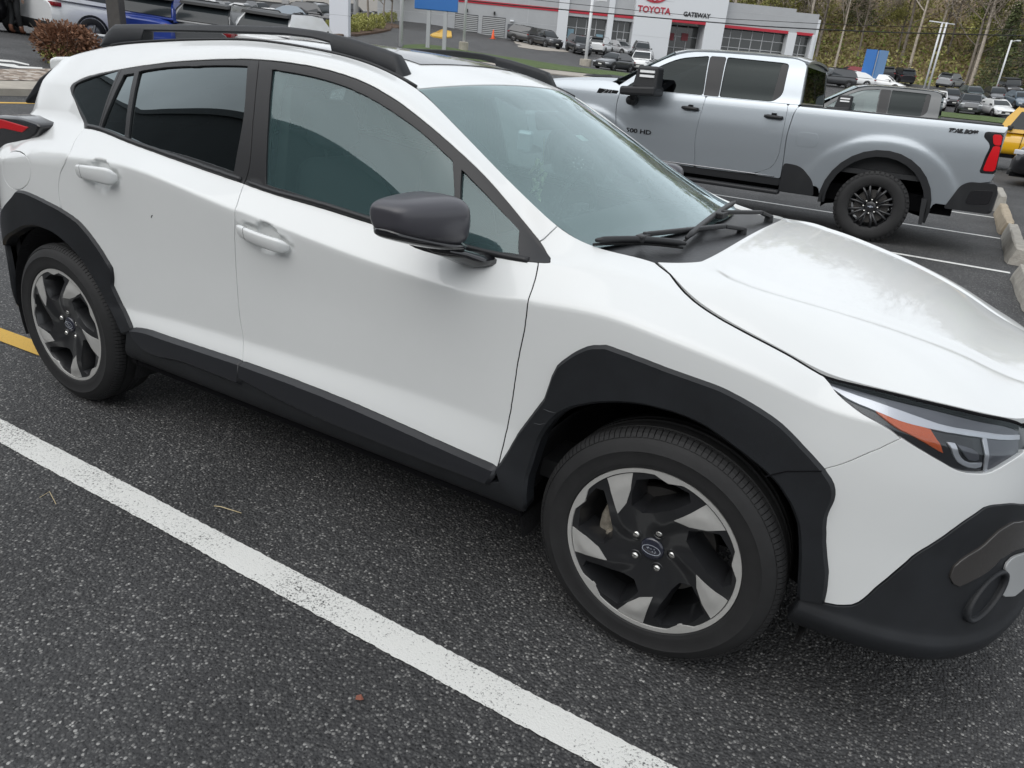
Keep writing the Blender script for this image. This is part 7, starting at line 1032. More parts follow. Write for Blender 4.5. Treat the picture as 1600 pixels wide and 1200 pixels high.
    for s in(-1,1):
        b=MB();b.box(-.07,2.14,s*.86,s*.985,1.455,1.497);b.build('bed_rail_cap',TBLK,T,bevel=.012)
        b=MB();b.box(-.07,2.12,s*.83,s*.87,.80,1.46);b.build('bed_inner_wall',TBLK,T)
    b=MB();b.box(2.12,2.19,-.95,.95,.86,1.47);tgate=b.build('tailgate',paint,T,bevel=.02)
    b=MB();b.box(2.05,2.30,-.98,.98,.52,.80);b.build('rear_bumper',TBLK,T,bevel=.04)
    b=MB();b.box(-2.4,1.9,-.80,.80,.42,.62);b.box(-3.7,-2.4,-.55,.55,.40,.75);b.build('chassis',DARK,T)
    for s in(-1,1):
        for cx in(1.03,-3.0):
            b=MB();n=18;V=[(cx+r*math.cos(a),s*y,.45+r*math.sin(a)) for r,y in((.60,1.0),(.60,.55),(.05,.55)) for a in np.linspace(-.2,math.pi+.2,n)]
            b.add(V,[(i*n+k,i*n+k+1,(i+1)*n+k+1,(i+1)*n+k) for i in range(2) for k in range(n-1)]);b.build('arch_liner',DARK,T,True,fix=False)
            b=MB();b.hexa([(cx+.56,s*.72,.30),(cx+.60,s*.72,.30),(cx+.60,s*1.03,.30),(cx+.56,s*1.03,.30),(cx+.52,s*.72,.60),(cx+.58,s*.72,.60),(cx+.58,s*1.03,.60),(cx+.52,s*1.03,.60)]);b.build('mud_flap',TBLK,T)
            # wheel
            b=MB();pr=[(.25,-.10),(.262,-.115),(.285,-.125),(.34,-.135),(.375,-.128),(.40,-.115),(.415,-.10),(.42,-.08),(.42,.08),(.40,.12),(.33,.13),(.25,.1)];b.lathe(pr,56);ty=b.build('wheel',RUBBER,T,auto=40);ty.location=(cx-.01,s*.925,.418)
            if s>0: ty.rotation_euler=(0,0,math.pi)
            b=MB();n=44
            for k in range(n):
                a=360*k/n
                for (h0,h1,d0) in((-.128,-.085,0),(-.08,-.03,4)):
                    V=[polar(r,a+d+d0,h) for d in(0,5.2) for r,h in((.395 if h0<-.1 else .412,h0),(.427,h0+.015),(.427,h1),(.40,h1))]
                    b.add(V,[(0,1,5,4),(1,2,6,5),(2,3,7,6),(0,4,7,3),(0,3,2,1),(4,5,6,7)])
            tag(b.build('tread_blocks',RUBBER,ty),kind='stuff')
            b=MB();b.lathe([(.255,-.10),(.262,-.108),(.268,-.10),(.255,-.09),(.24,-.03),(.24,.1)],48);b.lathe([(0,-.085),(.045,-.085),(.06,-.078),(.085,-.07),(.10,-.05)],32);b.build('rim',RIMB,ty,True)
            b=MB()
            for k in range(8):
                for d in(-9,9):
                    a=45*k+22.5;b.tube([polar(.07,a+d*.4,-.065),polar(.16,a+d*.75,-.088),polar(.255,a+d,-.098)],[.022,.016,.017],8)
            b.build('spokes',RIMB,ty,True)
            b=MB()
            b.lathe([(0,-.02),(.20,-.02)],32);b.build('brake_disc',mat('disc_steel',(.12,.115,.11),rough=.5,metal=.7),ty)
            for k in range(8):
                b=MB();p=polar(.082,45*k,0);b.lathe([(0,-.092),(.011,-.09),(.013,-.08),(.013,-.06)],10,c=(p[0],0,p[2]));b.build('lug_nut',mat('nut_chrome',(.62,.61,.58),rough=.22,metal=.95),ty,True)
    if detail:
        R_=lambda x,z,o:Matrix(((1,0,0,x),(0,0,1,-float(tsurf(np.array([x]),np.array([z]))[0])-o),(0,1,0,z),(0,0,0,1)))
        BK=mat('badge_black',(.01,.01,.011),rough=.3)
        text_obj('door_badge','2500 HD',.078,R_(-2.17,.965,.003)@Matrix.Rotation(math.pi,4,'Y') if False else Matrix(((1,0,0,-2.17),(0,0,-1,-float(tsurf(np.array([-2.17]),np.array([.965]))[0])-.004),(0,1,0,.965),(0,0,0,1))),BK,T,.003,0,1.5,.002)
        yb=-float(tsurf(np.array([1.7]),np.array([1.35]))[0])-.003
        text_obj('bed_decal','TRAIL BOSS',.053,Matrix(((1,0,0,1.76),(0,0,-1,yb),(0,1,0,1.385),(0,0,0,1))),mat('decal_grey',(.03,.032,.036),rough=.5),T,.001,.25,1.05,.006)
        yb=-float(tsurf(np.array([-2.72]),np.array([1.44]))[0])-.004
        b=MB();b.add([(-2.86,yb,1.41),(-2.56,yb,1.40),(-2.53,yb,1.465),(-2.83,yb,1.475)],[(0,1,2,3)]);bd=b.build('wing_badge',BK,T,fix=False)
        text_obj('badge_text','Z71',.075,Matrix(((1,0,0,-2.70),(0,0,-1,yb-.003),(0,1,0,1.437),(0,0,0,1))),mat('badge_silver',(.5,.52,.54),rough=.3,metal=.6),bd,.001,.35,1.3)
        # badge on the wheel caps
        for o in T.children:
            if o.name.startswith('wheel') and o.location.y<0:
                b=MB();b.prism([(-.030,-.004),(-.010,-.004),(-.008,-.012),(.008,-.012),(.010,-.004),(.030,-.004),(.034,.006),(.012,.006),(.010,.012),(-.006,.012),(-.008,.006),(-.026,.006)],'y',-.0875,-.084);b.build('cap_emblem',mat('emblem_silver',(.62,.66,.75),rough=.25,metal=.6),o)
    return T
b=MB()
make_truck('pickup_truck',0,8.73,SILT,'silver crew cab pickup on black wheels, parked just beyond the white crossover','pickup',TGL)if False else make_truck('pickup_truck',0,8.73,SILT,'silver crew cab pickup on black wheels, parked just beyond the white crossover',1,TGL)
dk=make_truck('pickup_truck',1.30,17.8,GREYT,'dark grey crew cab pickup half hidden behind the bed of the silver pickup',0,TGL2)
for o in dk.children:   # it is a short bed version
    if o.location.x>0: o.location.x*=.45
    elif abs(o.location.x)<.01:
        for v in o.data.vertices:
            if v.co.x>0: v.co.x*=.45
        for k in o.children:
            for v in k.data.vertices:
                if v.co.x>0: v.co.x*=.45

# ---------------------------------------------------------------- background
BG=json.loads("""{"cars":[["suv","black",-39.86,74.65,-0.465,"black suv at the kerb corner left of the glass showroom entrance"],["suv","darkgrey",-43.79,77.86,-0.008,"dark suv tucked behind the black one beside the grey metal door"],["suv","dark",-35.56,74.34,-0.857,"dark suv parked in front of the showroom entrance doors, left of the white one"],["suv","white",-35.48,79.94,1.733,"white suv showing its tail in front of the glass showroom"],["sedan","silver",-35.61,85.32,-0.383,"silver sedan between the white suv and the white entrance portal"],["suv","grey",-31.48,81.92,-1.109,"grey suv facing out at the left foot of the white portal"],["suv","dark",-32.66,93.63,2.264,"dark suv beside the portal opening, partly behind the silver pickup cab"],["sedan","dark",-26.44,63.09,-1.723,"dark sedan on the near side of the aisle beside the grass strip"],["pickup","white",-25.64,67.9,-1.339,"white pickup facing the camera above the silver pickup bonnet"],["pickup","white",-60.27,77.84,-1.612,"white pickup far up the driveway, left of the blue sign posts"],["sedan","white",-58.29,77.94,-1.802,"white sedan far up the driveway between the pickup and the sign post"],["sedan","red",-56.89,77.88,2.201,"small dark red car far off between the blue sign posts"],["sedan","dark",-56.53,78.71,-0.599,"dark car far off between the blue sign posts, right of the red one"],["suv","black",-61.36,76.08,-0.894,"black suv far up the driveway left of the white pickup"],["suv","black",-59.04,65.66,0.728,"black suv behind the white pylon among the small trees"],["hatch","white",3.81,80.75,-1.159,"white hatchback behind the yellow off-roader, facing the grass strip"],["suv","gunmetal",1.6,79.33,-1.499,"gunmetal crossover with a bonnet scoop, left of the white hatchback"],["sedan","teal",1.51,91.81,-1.254,"dark teal sedan in the row behind the gunmetal crossover"],["sedan","black",-0.35,87.95,-1.303,"black sedan with a white number plate, facing the grass strip"],["suv","white",-1.24,82.01,-1.535,"white car mostly hidden behind the dark grey pickup cab"],["suv","silver",-1.22,109.7,1.248,"silver and black suv by itself at the foot of the wooded bank"],["suv","black",-6.65,107.32,1.996,"black suv with red tail lamps parked against the bank"],["suv","dark",-8.73,108.14,1.84,"dark suv beside the tall blue sign, backed to the bank"],["sedan","white",-7.51,96.83,-0.081,"white car roof seen just over the dark grey pickup"],["sedan","red",-12.67,106.63,-2.574,"red car left of the tall blue sign"],["sedan","white",-10.65,95.19,-2.753,"white car in front of the red one, left of the blue sign"],["suv","darkgrey",-11.64,87.25,-2.47,"dark grey suv just behind the back window of the silver pickup"],["jeep","black",4.93,99.4,-1.34,"black boxy off-roader on the bank by the leaning lamp post"],["sedan","dark",3.69,95.08,-1.329,"dark sedan behind the white hatchback"],["sedan","bluegrey",5.79,90.26,-1.265,"blue grey sedan at the right edge behind the yellow off-roader"],["sedan","dark",-90.5,68.14,-0.13,"dark car at the far left of the distant row by the grey store"],["sedan","white",-83.12,66.62,0.014,"white sedan in the distant row above the blue suv"],["sedan","grey",-81.3,67.44,-0.002,"grey sedan next to the white one in the distant row"],["sedan","silver",-78.28,67.6,0.153,"silver sedan in the middle of the distant row"],["suv","dark",-77.86,69.66,-0.213,"dark suv right of the silver sedan in the distant row"],["sedan","white",-67.62,61.89,0.299,"bright white sedan at the front of the distant row"],["suv","dark",-69.67,66.45,-0.07,"dark suv behind the thin lamp post in the distant row"],["sedan","bluegrey",-44.07,42.95,0.266,"blue grey sedan under the thin lamp post in the distant row"],["suv","dark",-42.9,43.72,0.07,"dark suv at the end of the distant row beside the white pylon"],["suv","blue",-19.5,13.55,2.057,"bright blue suv seen over the roof rail, tail towards the camera"],["suv","grey",-18.03,14.43,1.996,"grey suv with black roof beside the blue one, seen over the roof rail"],["suv","white",-16.56,15.39,1.931,"white suv whose roof shows just above the roof rail"],["bigsuv","white",-21.53,13.08,1.504,"large white suv with black lower bumper behind the brown bush"],["suv","black",-24.06,11.11,2.132,"black suv behind the walking person at the top left corner"],["jeep","yellow",3.49,25.34,-3.238,"yellow boxy off-roader at the right edge behind the silver pickup tail"],["suv","black",5.47,21.1,-3.384,"black suv whose nose enters at the right edge below the yellow off-roader"]],"p0":[-62.75,61.75,4.9,2.42,0.1],"pA":[-45.28,33.67,2.93,1.52,0.09],"pC":[-43.24,48.25,4.31,1.97,0.22],"pD":[-28.6,35.7,2.66,2.58,0.22],"pE":[-29.12,43.18,2.96,3.19,0.16],"pF":[-28.23,60.95,3.06,5.16,0.16],"pG":[-24.73,99.97,5.23,7.03,0.2],"pI":[3.79,106.36,4.78,5.77,0.16],"strip":[[-29.33,37.0],[-31.25,41.38],[-31.2,43.54],[-28.48,43.5],[-29.31,48.24],[-28.23,51.22],[-26.01,52.34],[-24.47,54.95],[-24.17,60.89],[-21.89,62.61],[-17.69,52.45],[-18.02,47.08],[-18.59,45.17],[-19.59,41.48],[-20.6,38.87],[-21.94,36.97],[-22.7,34.75],[-23.88,33.35],[-25.14,32.13],[-26.91,33.53]],"walk":[[-26.58,33.11],[-23.55,32.88],[-22.34,34.21],[-21.57,36.35],[-20.24,38.22],[-19.19,40.67],[-18.18,44.22],[-17.21,51.13],[-15.07,45.17],[-16.14,39.5],[-17.23,36.69],[-18.28,34.62],[-19.58,33.07],[-20.71,31.75],[-21.91,30.6],[-24.93,31.05]],"rgrass":[[-1.89,75.48],[-0.52,77.25],[1.12,77.43],[3.12,77.71],[4.52,75.35],[4.18,62.88],[2.58,64.45],[1.32,64.06],[-0.03,63.62],[-1.24,63.46]],"bed":[[-41.7,43.57],[-40.98,44.91],[-55.68,63.69],[-56.08,67.3],[-54.79,67.7],[-52.79,66.3],[-39.64,48.26],[-38.43,45.26],[-37.18,41.69],[-32.09,34.47],[-32.32,33.62]],"bed2":[[-42.92,44.87],[-56.1,63.16],[-57.39,67.78],[-59.0,72.43],[-56.35,69.4],[-54.57,65.91],[-40.71,46.44],[-39.99,43.8],[-39.52,41.26]],"bush":[-15.98,7.9,0.92],"gravel":[[-14.21,5.21],[-14.27,5.57],[-14.45,6.39],[-14.65,7.57],[-13.17,6.63],[-13.19,5.66],[-13.18,4.99],[-13.15,4.66]],"kerb":[[-13.15,4.66],[-13.18,4.99],[-13.19,5.66],[-13.17,6.63],[-12.37,6.12],[-12.45,5.23],[-12.48,4.61],[-12.46,4.3]],"yellow1":[[-11.9,4.11],[-11.85,4.88]],"yellow2":[[-2.28,-0.71],[-2.27,-0.57]],"arrow":[[[-16.21,6.55],[-16.14,6.83],[-15.72,6.93],[-15.54,6.83],[-15.88,6.69],[-15.95,6.41]],[[-15.72,6.28],[-15.62,6.57],[-15.42,6.56],[-15.37,7.0],[-15.21,6.91],[-15.17,6.4],[-15.46,6.15]]],"person":[-22.12,10.22,1.44],"posts":[[-18.45,10.86,1.08],[-18.82,12.05,1.09]],"ubox":[-18.04,10.15,1.06],"pylon":[[-39.16,40.68,3.27],[-32.57,35.28,3.01]],"sign":[[-28.17,37.82,2.7],[-28.45,40.14,2.78]],"signpanel":[[-29.56,38.2,4.97],[-27.19,39.46,4.95],[-29.7,38.35,5.45],[-27.37,39.71,5.69]],"bluesign":[[-8.99,96.36,4.16],[-10.63,97.34,8.03],[-9.07,98.19,8.05],[-10.18,96.0,4.67]],"dbl":[-3.64,104.09,4.58,7.289999999999999],"garageisl":[[-37.92,51.24],[-51.27,71.44],[-50.22,71.81],[-38.0,54.47],[-36.89,51.43],[-37.28,50.81]],"ramp":[[-45.59,77.69],[-42.55,76.56],[-39.54,78.67],[-35.69,72.63],[-36.28,67.41],[-37.59,65.22]],"grain":[[-34.75,66.35],[-34.63,69.12],[-33.81,67.82],[-33.05,63.95]],"cone":[-46.36,74.46,5.38],"trees":[[-40.93,47.07,4.16,1],[-54.15,64.98,5.41,0],[-55.41,67.81,5.82,1],[-57.82,72.62,6.52,0],[-59.97,77.19,7.03,0]],"hedges":[[-40.19,42.17,3.48],[-39.64,42.18,3.46],[-39.09,42.19,3.45],[-38.96,42.66,3.5],[-38.86,43.1,3.54]],"shrubs":[[-40.33,45.26,3.89],[-41.62,47.64,4.23],[-55.07,64.62,5.4],[-56.67,68.02,5.91],[-57.55,70.43,6.24],[-40.25,47.42,4.13],[-39.2,44.84,3.77]],"wires":[[[-56.08,42.9,7.43],[-42.05,50.29,7.07],[-32.76,55.28,7.02],[-21.64,61.32,7.11],[-14.71,65.1,7.22],[-10.59,67.41,7.39],[-5.11,70.51,7.7],[3.98,75.73,8.38],[13.03,81.0,9.2]],[[-48.54,49.73,8.08],[-34.08,57.4,7.8],[-24.85,62.34,7.72],[-18.23,65.91,7.72],[-10.18,70.42,8.08],[3.93,78.48,9.05],[13.29,83.91,9.85]]],"palebox":[[-24.76,39.32],[-23.95,40.29]],"toy":[-34.71,86.72,5.21,0.5328972435438752]}""")
def Z(x,y): return terr(x,y)
def drape(name,poly,m,dz,label=None,kind='structure',grid=1.2,thick=0):
    P=np.array(poly);V,F=cdt(P if True else P,[],grid,.3)
    Q=[(x,y,terr(x,y)+dz) for x,y in V]
    if thick:
        n=len(Q);cnt=set((f[i],f[(i+1)%len(f)]) for f in F for i in range(len(f)));bd=[e for e in cnt if(e[1],e[0])not in cnt]
        Q+= [(x,y,z-thick) for x,y,z in Q];F=F+[(b,a,a+n,b+n) for a,b in bd]
    return tag(mesh_obj(name,Q,F,m,smooth=not thick),kind=kind)
GRASS=mat('grass_green',(.075,.115,.030),rough=.9,var=(1.5,.4),bump=(40,1,5,.05));MULCH=mat('mulch',(.10,.062,.04),rough=.95,var=(3,.4),bump=(30,1,5,.05))
KERB=mat('kerb_concrete',(.36,.33,.28),rough=.9,var=(2,.2));PAVE=mat('pale_pavement',(.33,.30,.26),rough=.9,var=(1,.2))
def gravel_mat():
    m=bpy.data.materials.new('gravel');m.use_nodes=True;t=m.node_tree;b=t.nodes['Principled BSDF'];k=t.links.new
    tc=t.nodes.new('ShaderNodeTexCoord');v=t.nodes.new('ShaderNodeTexVoronoi');v.inputs['Scale'].default_value=9;r=t.nodes.new('ShaderNodeValToRGB');e=r.color_ramp.elements
    e[0].color=(.13,.10,.08,1);e[1].color=(.52,.48,.43,1);x=e.new(.5);x.color=(.30,.24,.19,1);s=t.nodes.new('ShaderNodeSeparateColor');p=t.nodes.new('ShaderNodeBump');p.inputs['Distance'].default_value=.05;p.invert=True
    k(tc.outputs['Object'],v.inputs['Vector']);k(v.outputs['Color'],s.inputs[0]);k(s.outputs[0],r.inputs[0]);k(r.outputs[0],b.inputs['Base Color']);k(v.outputs['Distance'],p.inputs['Height']);k(p.outputs[0],b.inputs['Normal']);b.inputs['Roughness'].default_value=.9
    return m
GRAV=gravel_mat()
drape('grass_strip',BG['strip'],GRASS,.05);drape('pavement_strip',BG['walk'],PAVE,.06,thick=.1);drape('grass_verge',BG['rgrass'],GRASS,.05)
drape('garden_bed',BG['bed'],MULCH,.12,thick=.15);drape('gravel_bed',BG['gravel'],GRAV,.13);drape('kerb',BG['kerb'],KERB,.12,thick=.16)
drape('yellow_island',BG['garageisl'],YEL,.10,thick=.12);drape('pale_ramp',BG['ramp'],PAVE,.03)
for a in BG['arrow']: drape('road_marking',a,LINE,.01)
stripe('yellow_line',*BG['yellow1'],.10,YEL,.008);stripe('yellow_parking_line',(-2.85,-.70),(-1.9,-.655),.11,YEL,.005)
# ---- cars of the background
CC=dict(black=(.010,.010,.012),dark=(.022,.024,.028),darkgrey=(.045,.047,.05),gunmetal=(.05,.055,.062),grey=(.11,.115,.12),silver=(.36,.37,.38),white=(.74,.75,.75),red=(.22,.012,.018),teal=(.04,.06,.065),blue=(.02,.05,.28),bluegrey=(.10,.14,.18),yellow=(.72,.40,.008))
CWIN=mat('car_window',(.022,.027,.03),rough=.12,spec=.35);CBLK=mat('car_plastic',(.016,.017,.018),rough=.55);CTYR=RUBBER;CRIM=mat('car_rim',(.16,.16,.165),rough=.35,metal=.7)
CHL=mat('car_headlamp',(.55,.57,.6),rough=.15,coat=1);CTL=mat('tail_lamp_red',(.22,.008,.012),rough=.25,coat=.4);CPLT=mat('number_plate',(.7,.7,.66),rough=.5)
KIND=dict(
sedan=dict(low=[(2.33,.30,.55,.55),(2.28,.22,.66,.74),(2.0,.20,.74,.86),(1.3,.20,.90,.90),(.75,.20,.97,.90),(-1.4,.20,1.0,.90),(-1.9,.22,1.04,.86),(-2.25,.24,1.03,.80),(-2.33,.34,.92,.70)],cab=[(.95,.95),(.20,1.43),(-.95,1.44),(-1.85,1.02)],hw=(.80,.60),wx=(1.40,-1.38),wr=.335),
hatch=dict(low=[(2.22,.30,.55,.60),(2.17,.22,.68,.76),(1.9,.20,.76,.87),(1.2,.20,.92,.90),(.75,.20,.98,.90),(-1.5,.20,1.05,.90),(-1.95,.24,1.06,.85),(-2.10,.34,.98,.75)],cab=[(.95,.95),(.15,1.42),(-1.05,1.44),(-1.95,1.05)],hw=(.80,.61),wx=(1.36,-1.34),wr=.34),
suv=dict(low=[(2.34,.36,.70,.68),(2.29,.28,.92,.82),(2.0,.26,1.02,.92),(1.25,.26,1.10,.94),(.8,.26,1.12,.94),(-1.7,.26,1.16,.94),(-2.2,.30,1.16,.90),(-2.33,.40,1.05,.84)],cab=[(1.10,1.08),(.40,1.68),(-1.70,1.70),(-2.20,1.15)],hw=(.86,.68),wx=(1.42,-1.40),wr=.37),
bigsuv=dict(low=[(2.58,.42,.85,.78),(2.52,.34,1.05,.92),(2.2,.30,1.15,.98),(1.35,.30,1.20,1.0),(.9,.30,1.20,1.0),(-2.0,.30,1.22,1.0),(-2.48,.36,1.20,.96),(-2.58,.46,1.10,.92)],cab=[(1.25,1.17),(.55,1.80),(-2.15,1.80),(-2.50,1.20)],hw=(.92,.74),wx=(1.55,-1.52),wr=.40),
pickup=dict(low=[(2.75,.45,.85,.75),(2.70,.38,1.05,.90),(2.4,.36,1.12,.96),(1.5,.36,1.16,.98),(1.1,.36,1.16,.98),(-2.5,.40,1.18,.98),(-2.75,.48,1.17,.96)],cab=[(1.35,1.14),(.65,1.80),(-.80,1.80),(-1.02,1.16)],hw=(.90,.74),wx=(1.70,-1.70),wr=.40),
jeep=dict(low=[(2.05,.48,.95,.66),(2.0,.44,1.08,.70),(1.0,.44,1.14,.76),(.75,.44,1.16,.80),(-1.8,.44,1.18,.80),(-1.95,.48,1.16,.80)],cab=[(.72,1.14),(.42,1.78),(-1.78,1.78),(-1.90,1.16)],hw=(.78,.70),wx=(1.35,-1.28),wr=.41))
_cm={}
def car_meshes(kind):
    if kind in _cm: return _cm[kind]
    K=KIND[kind];out=[];n=16
    def tmp(b,name,smooth=False,auto=None,bevel=None):
        o=mesh_obj(name,b.V,b.F,CBLK,None,smooth);bm=bmesh.new();bm.from_mesh(o.data)
        if bevel: bmesh.ops.bevel(bm,geom=[e for e in bm.edges],offset=bevel,segments=2,affect='EDGES',profile=.6)
        bmesh.ops.recalc_face_normals(bm,faces=bm.faces[:]);bm.to_mesh(o.data);bm.free()
        o.data.polygons.foreach_set('use_smooth',[True]*len(o.data.polygons));o.data.set_sharp_from_angle(angle=math.radians(auto or 40));me=o.data;bpy.data.objects.remove(o);return me
    lx=np.array(K['low']);xs=np.linspace(lx[0,0],lx[-1,0],34);lo=lx[::-1]
    b=MB();V=[]
    for x in xs:
        zb,zt,hw=[float(pchip(lo[:,0],lo[:,i],np.array([x]))[0]) for i in(1,2,3)]
        for k in range(n):
            a=2*math.pi*(k+.5)/n;ca,sa=math.cos(a),math.sin(a);ca=math.copysign(abs(ca)**.38,ca);sa=math.copysign(abs(sa)**.55,sa)
            V.append((x,hw*ca*(1-.06*max(0,sa)),(zb+zt)/2+(zt-zb)/2*sa))
    m=len(xs);b.add(V,[(i*n+k,i*n+(k+1)%n,(i+1)*n+(k+1)%n,(i+1)*n+k) for i in range(m-1) for k in range(n)]+[tuple(range(n)),tuple(range((m-1)*n,m*n))])
    (a0,z0),(a1,z1),(a2,z2),(a3,z3)=K['cab'];hb,ht=K['hw']
    fr=[(a0,z0,hb),(a0*.5+a1*.5+.05,z0*.5+z1*.5+.02,(hb+ht)/2),(a1,z1,ht),(a1*.6+a2*.4,z1*.5+z2*.5+.03,ht+.01),(a2,z2,ht),(a2*.5+a3*.5-.06,z2*.5+z3*.5+.03,(hb+ht)/2),(a3,z3,hb)]
    V=[];F=[]
    top=[(x,-h,z) for x,z,h in fr]+[(x,h,z) for x,z,h in fr];N=len(fr);F=[(i,i+1,N+i+1,N+i) for i in range(N-1)]
    F+=[tuple(range(N)),tuple(range(N,2*N))[::-1],(0,N,2*N-1,N-1)];bb=MB();bb.add(top,F);cabme=tmp(bb,'cab',bevel=.045)
    o1=mesh_obj('t',b.V,b.F,CBLK);bm=bmesh.new();bm.from_mesh(o1.data);bm.from_mesh(cabme);bmesh.ops.recalc_face_normals(bm,faces=bm.faces[:]);me=bpy.data.meshes.new('body');bm.to_mesh(me);bm.free();bpy.data.objects.remove(o1)
    me.polygons.foreach_set('use_smooth',[True]*len(me.polygons));me.set_sharp_from_angle(angle=math.radians(45));out.append(('body',me,'paint'))
    # windows
    def sidept(x,z,s,o=.012):
        t=(z-z0)/(z1-z0);return (x,s*(hb+(ht-hb)*t+o),z)
    def xf(z): t=(z-z0)/(z1-z0);return a0+(a1-a0)*t
    def xr(z): t=(z-z3)/(z2-z3);return a3+(a2-a3)*t
    zl,zh=z0+.07,z1-.09;mid=(a0+a3)/2*.4+(a1+a2)/2*.6+.1
    for s in(-1,1):
        for seg in(0,1):
            if seg==0: q=[(xf(zl)-.14,zl),(xf(zh)-.12,zh),(mid+.03,zh),(mid+.03,zl)]
            else: q=[(mid-.05,zl),(mid-.05,zh),(xr(zh)+.14,zh),(xr(max(zl,z3+.06))+.16,max(zl,z3+.06))]
            b=MB();b.add([sidept(x,z,s) for x,z in q],[(0,1,2,3)]);out.append(('side_window',tmp(b,'side_window'),CWIN))
    for nm,(xa,za),(xb,zb_),sg in(('windshield',(a0,z0),(a1,z1),1),('rear_window',(a3,z3),(a2,z2),-1)):
        V=[]
        for t in(.10,.5,.88):
            x=xa+(xb-xa)*t;z=za+(zb_-za)*t;bul=(.05 if sg>0 else .06)*math.sin(math.pi*min(1,max(0,t)))
            h=hb+(ht-hb)*t-.07;V+=[(x+sg*(.018+bul),-h,z+.012+.02*math.sin(math.pi*t)),(x+sg*(.018+bul),h,z+.012+.02*math.sin(math.pi*t))]
        b=MB();b.add(V,[(0,1,3,2),(2,3,5,4)]);out.append((nm,tmp(b,nm),CWIN))
    xF=lx[0,0];xR=lx[-1,0];zc=lambda x:float(pchip(lo[:,0],lo[:,2],np.array([x]))[0]);hw_=lambda x:float(pchip(lo[:,0],lo[:,3],np.array([x]))[0]);zbo=lx[1,1]
    for s in(-1,1):
        x=xF-.16;zt=zc(x);b=MB();b.box(x-.14,x+.13,s*(hw_(x)-.34),s*(hw_(x)-.02),zt-.20,zt-.09);out.append(('headlight',tmp(b,'headlight',bevel=.02),CHL))
        x=xR+.12;zt=zc(x);b=MB();b.box(x-.10,x+.14,s*(hw_(x)-.26),s*(hw_(x)+.012),zt-.22,zt-.11);out.append(('tail_light',tmp(b,'tail_light',bevel=.02),CTL))
    b=MB();b.box(xF-.10,xF+.012,-.52,.52,zbo+.14,zbo+.36);out.append(('grille',tmp(b,'grille',bevel=.02),CBLK))
    b=MB();b.box(xF-.2,xF+.02,-.70,.70,zbo-.02,zbo+.10);out.append(('front_bumper',tmp(b,'front_bumper',bevel=.02),CBLK))
    b=MB();b.box(xR-.03,xR+.25,-.80,.80,zbo,zbo+(.22 if kind in('suv','bigsuv','jeep','pickup') else .12));out.append(('rear_bumper',tmp(b,'rear_bumper',bevel=.02),CBLK))
    b=MB();b.box(xF+.0,xF+.025,-.17,.17,zbo+.16,zbo+.26);out.append(('number_plate',tmp(b,'number_plate'),CPLT))
    b=MB();b.box(lx[-2,0],lx[1,0],-.7,.7,zbo-.05,zbo+.06);out.append(('underbody',tmp(b,'underbody'),DARK))
    for s in(-1,1):
        b=MB();b.box(a0-.30,a0-.16,s*(hb+.02),s*(hb+.20),z0+.02,z0+.15);out.append(('wing_mirror',tmp(b,'wing_mirror',bevel=.03),CBLK))
        for wx in K['wx']:
            r=K['wr'];w=hw_(wx);b=MB();b.lathe([(r*.62,-.115),(r*.9,-.12),(r,-.09),(r,.09),(r*.9,.11),(r*.5,.11)],28,c=(wx,s*(w-.10)if s<0 else s*(w-.10),r) )
            if s>0: b.V=[(x,2*s*(w-.10)-y,z) for x,y,z in b.V]
            wi=len(out);out.append(('wheel',tmp(b,'wheel'),CTYR))
            b=MB();sg=s;yy=s*(w-.10)+s*.10
            for k in range(5):
                a=2*math.pi*k/5;b.tube([(wx,yy,r),(wx+r*.6*math.cos(a),yy,r+r*.6*math.sin(a))],[.05,.035],6)
            b.lathe([(r*.56,0),(r*.63,0),(r*.63,.02),(r*.56,.02)],24,c=(wx,yy-.01,r),close=True);out.append(('rim',tmp(b,'rim'),CRIM,wi))
            b=MB();b.lathe([(0,0),(r*1.16,0)],28,c=(wx,s*(w+.004),r+.02));
            V=[v for v in b.V];out.append(('wheel_arch',tmp(b,'wheel_arch'),DARK)) if False else None
            b=MB();nn=16;A=[math.pi*(-.06+1.12*k/nn) for k in range(nn+1)]
            b.add([(wx+q*math.cos(t),s*(w*(.992 if r+q*math.sin(t)<.9 else .985)+.012),r+.01+q*math.sin(t)) for q in(r*1.03,r*1.2) for t in A],[(k,k+1,nn+2+k,nn+1+k) for k in range(nn)]);out.append(('wheel_arch',tmp(b,'wheel_arch'),CBLK))
    if kind in('suv','bigsuv'):
        for s in(-1,1):
            b=MB();b.tube([(a1-.1,s*(ht-.05),z1+.02),(a1-.25,s*(ht-.05),z1+.075),(a2+.2,s*(ht-.05),z2+.075),(a2+.05,s*(ht-.05),z2+.02)],.022,6);out.append(('roof_rail',tmp(b,'roof_rail'),CBLK))
        b=MB();b.hexa([(a2-.34,-ht,z2-.07),(a2+.1,-ht,z2-.05),(a2+.1,ht,z2-.05),(a2-.34,ht,z2-.07),(a2-.32,-ht+.03,z2+.0),(a2+.1,-ht+.03,z2+.045),(a2+.1,ht-.03,z2+.045),(a2-.32,ht-.03,z2+.0)]);out.append(('spoiler',tmp(b,'spoiler'),CBLK))
    if kind=='pickup':
        b=MB();b.box(-2.66,-1.08,-.84,.84,1.17,1.185);out.append(('bed_cover',tmp(b,'bed_cover'),CBLK))
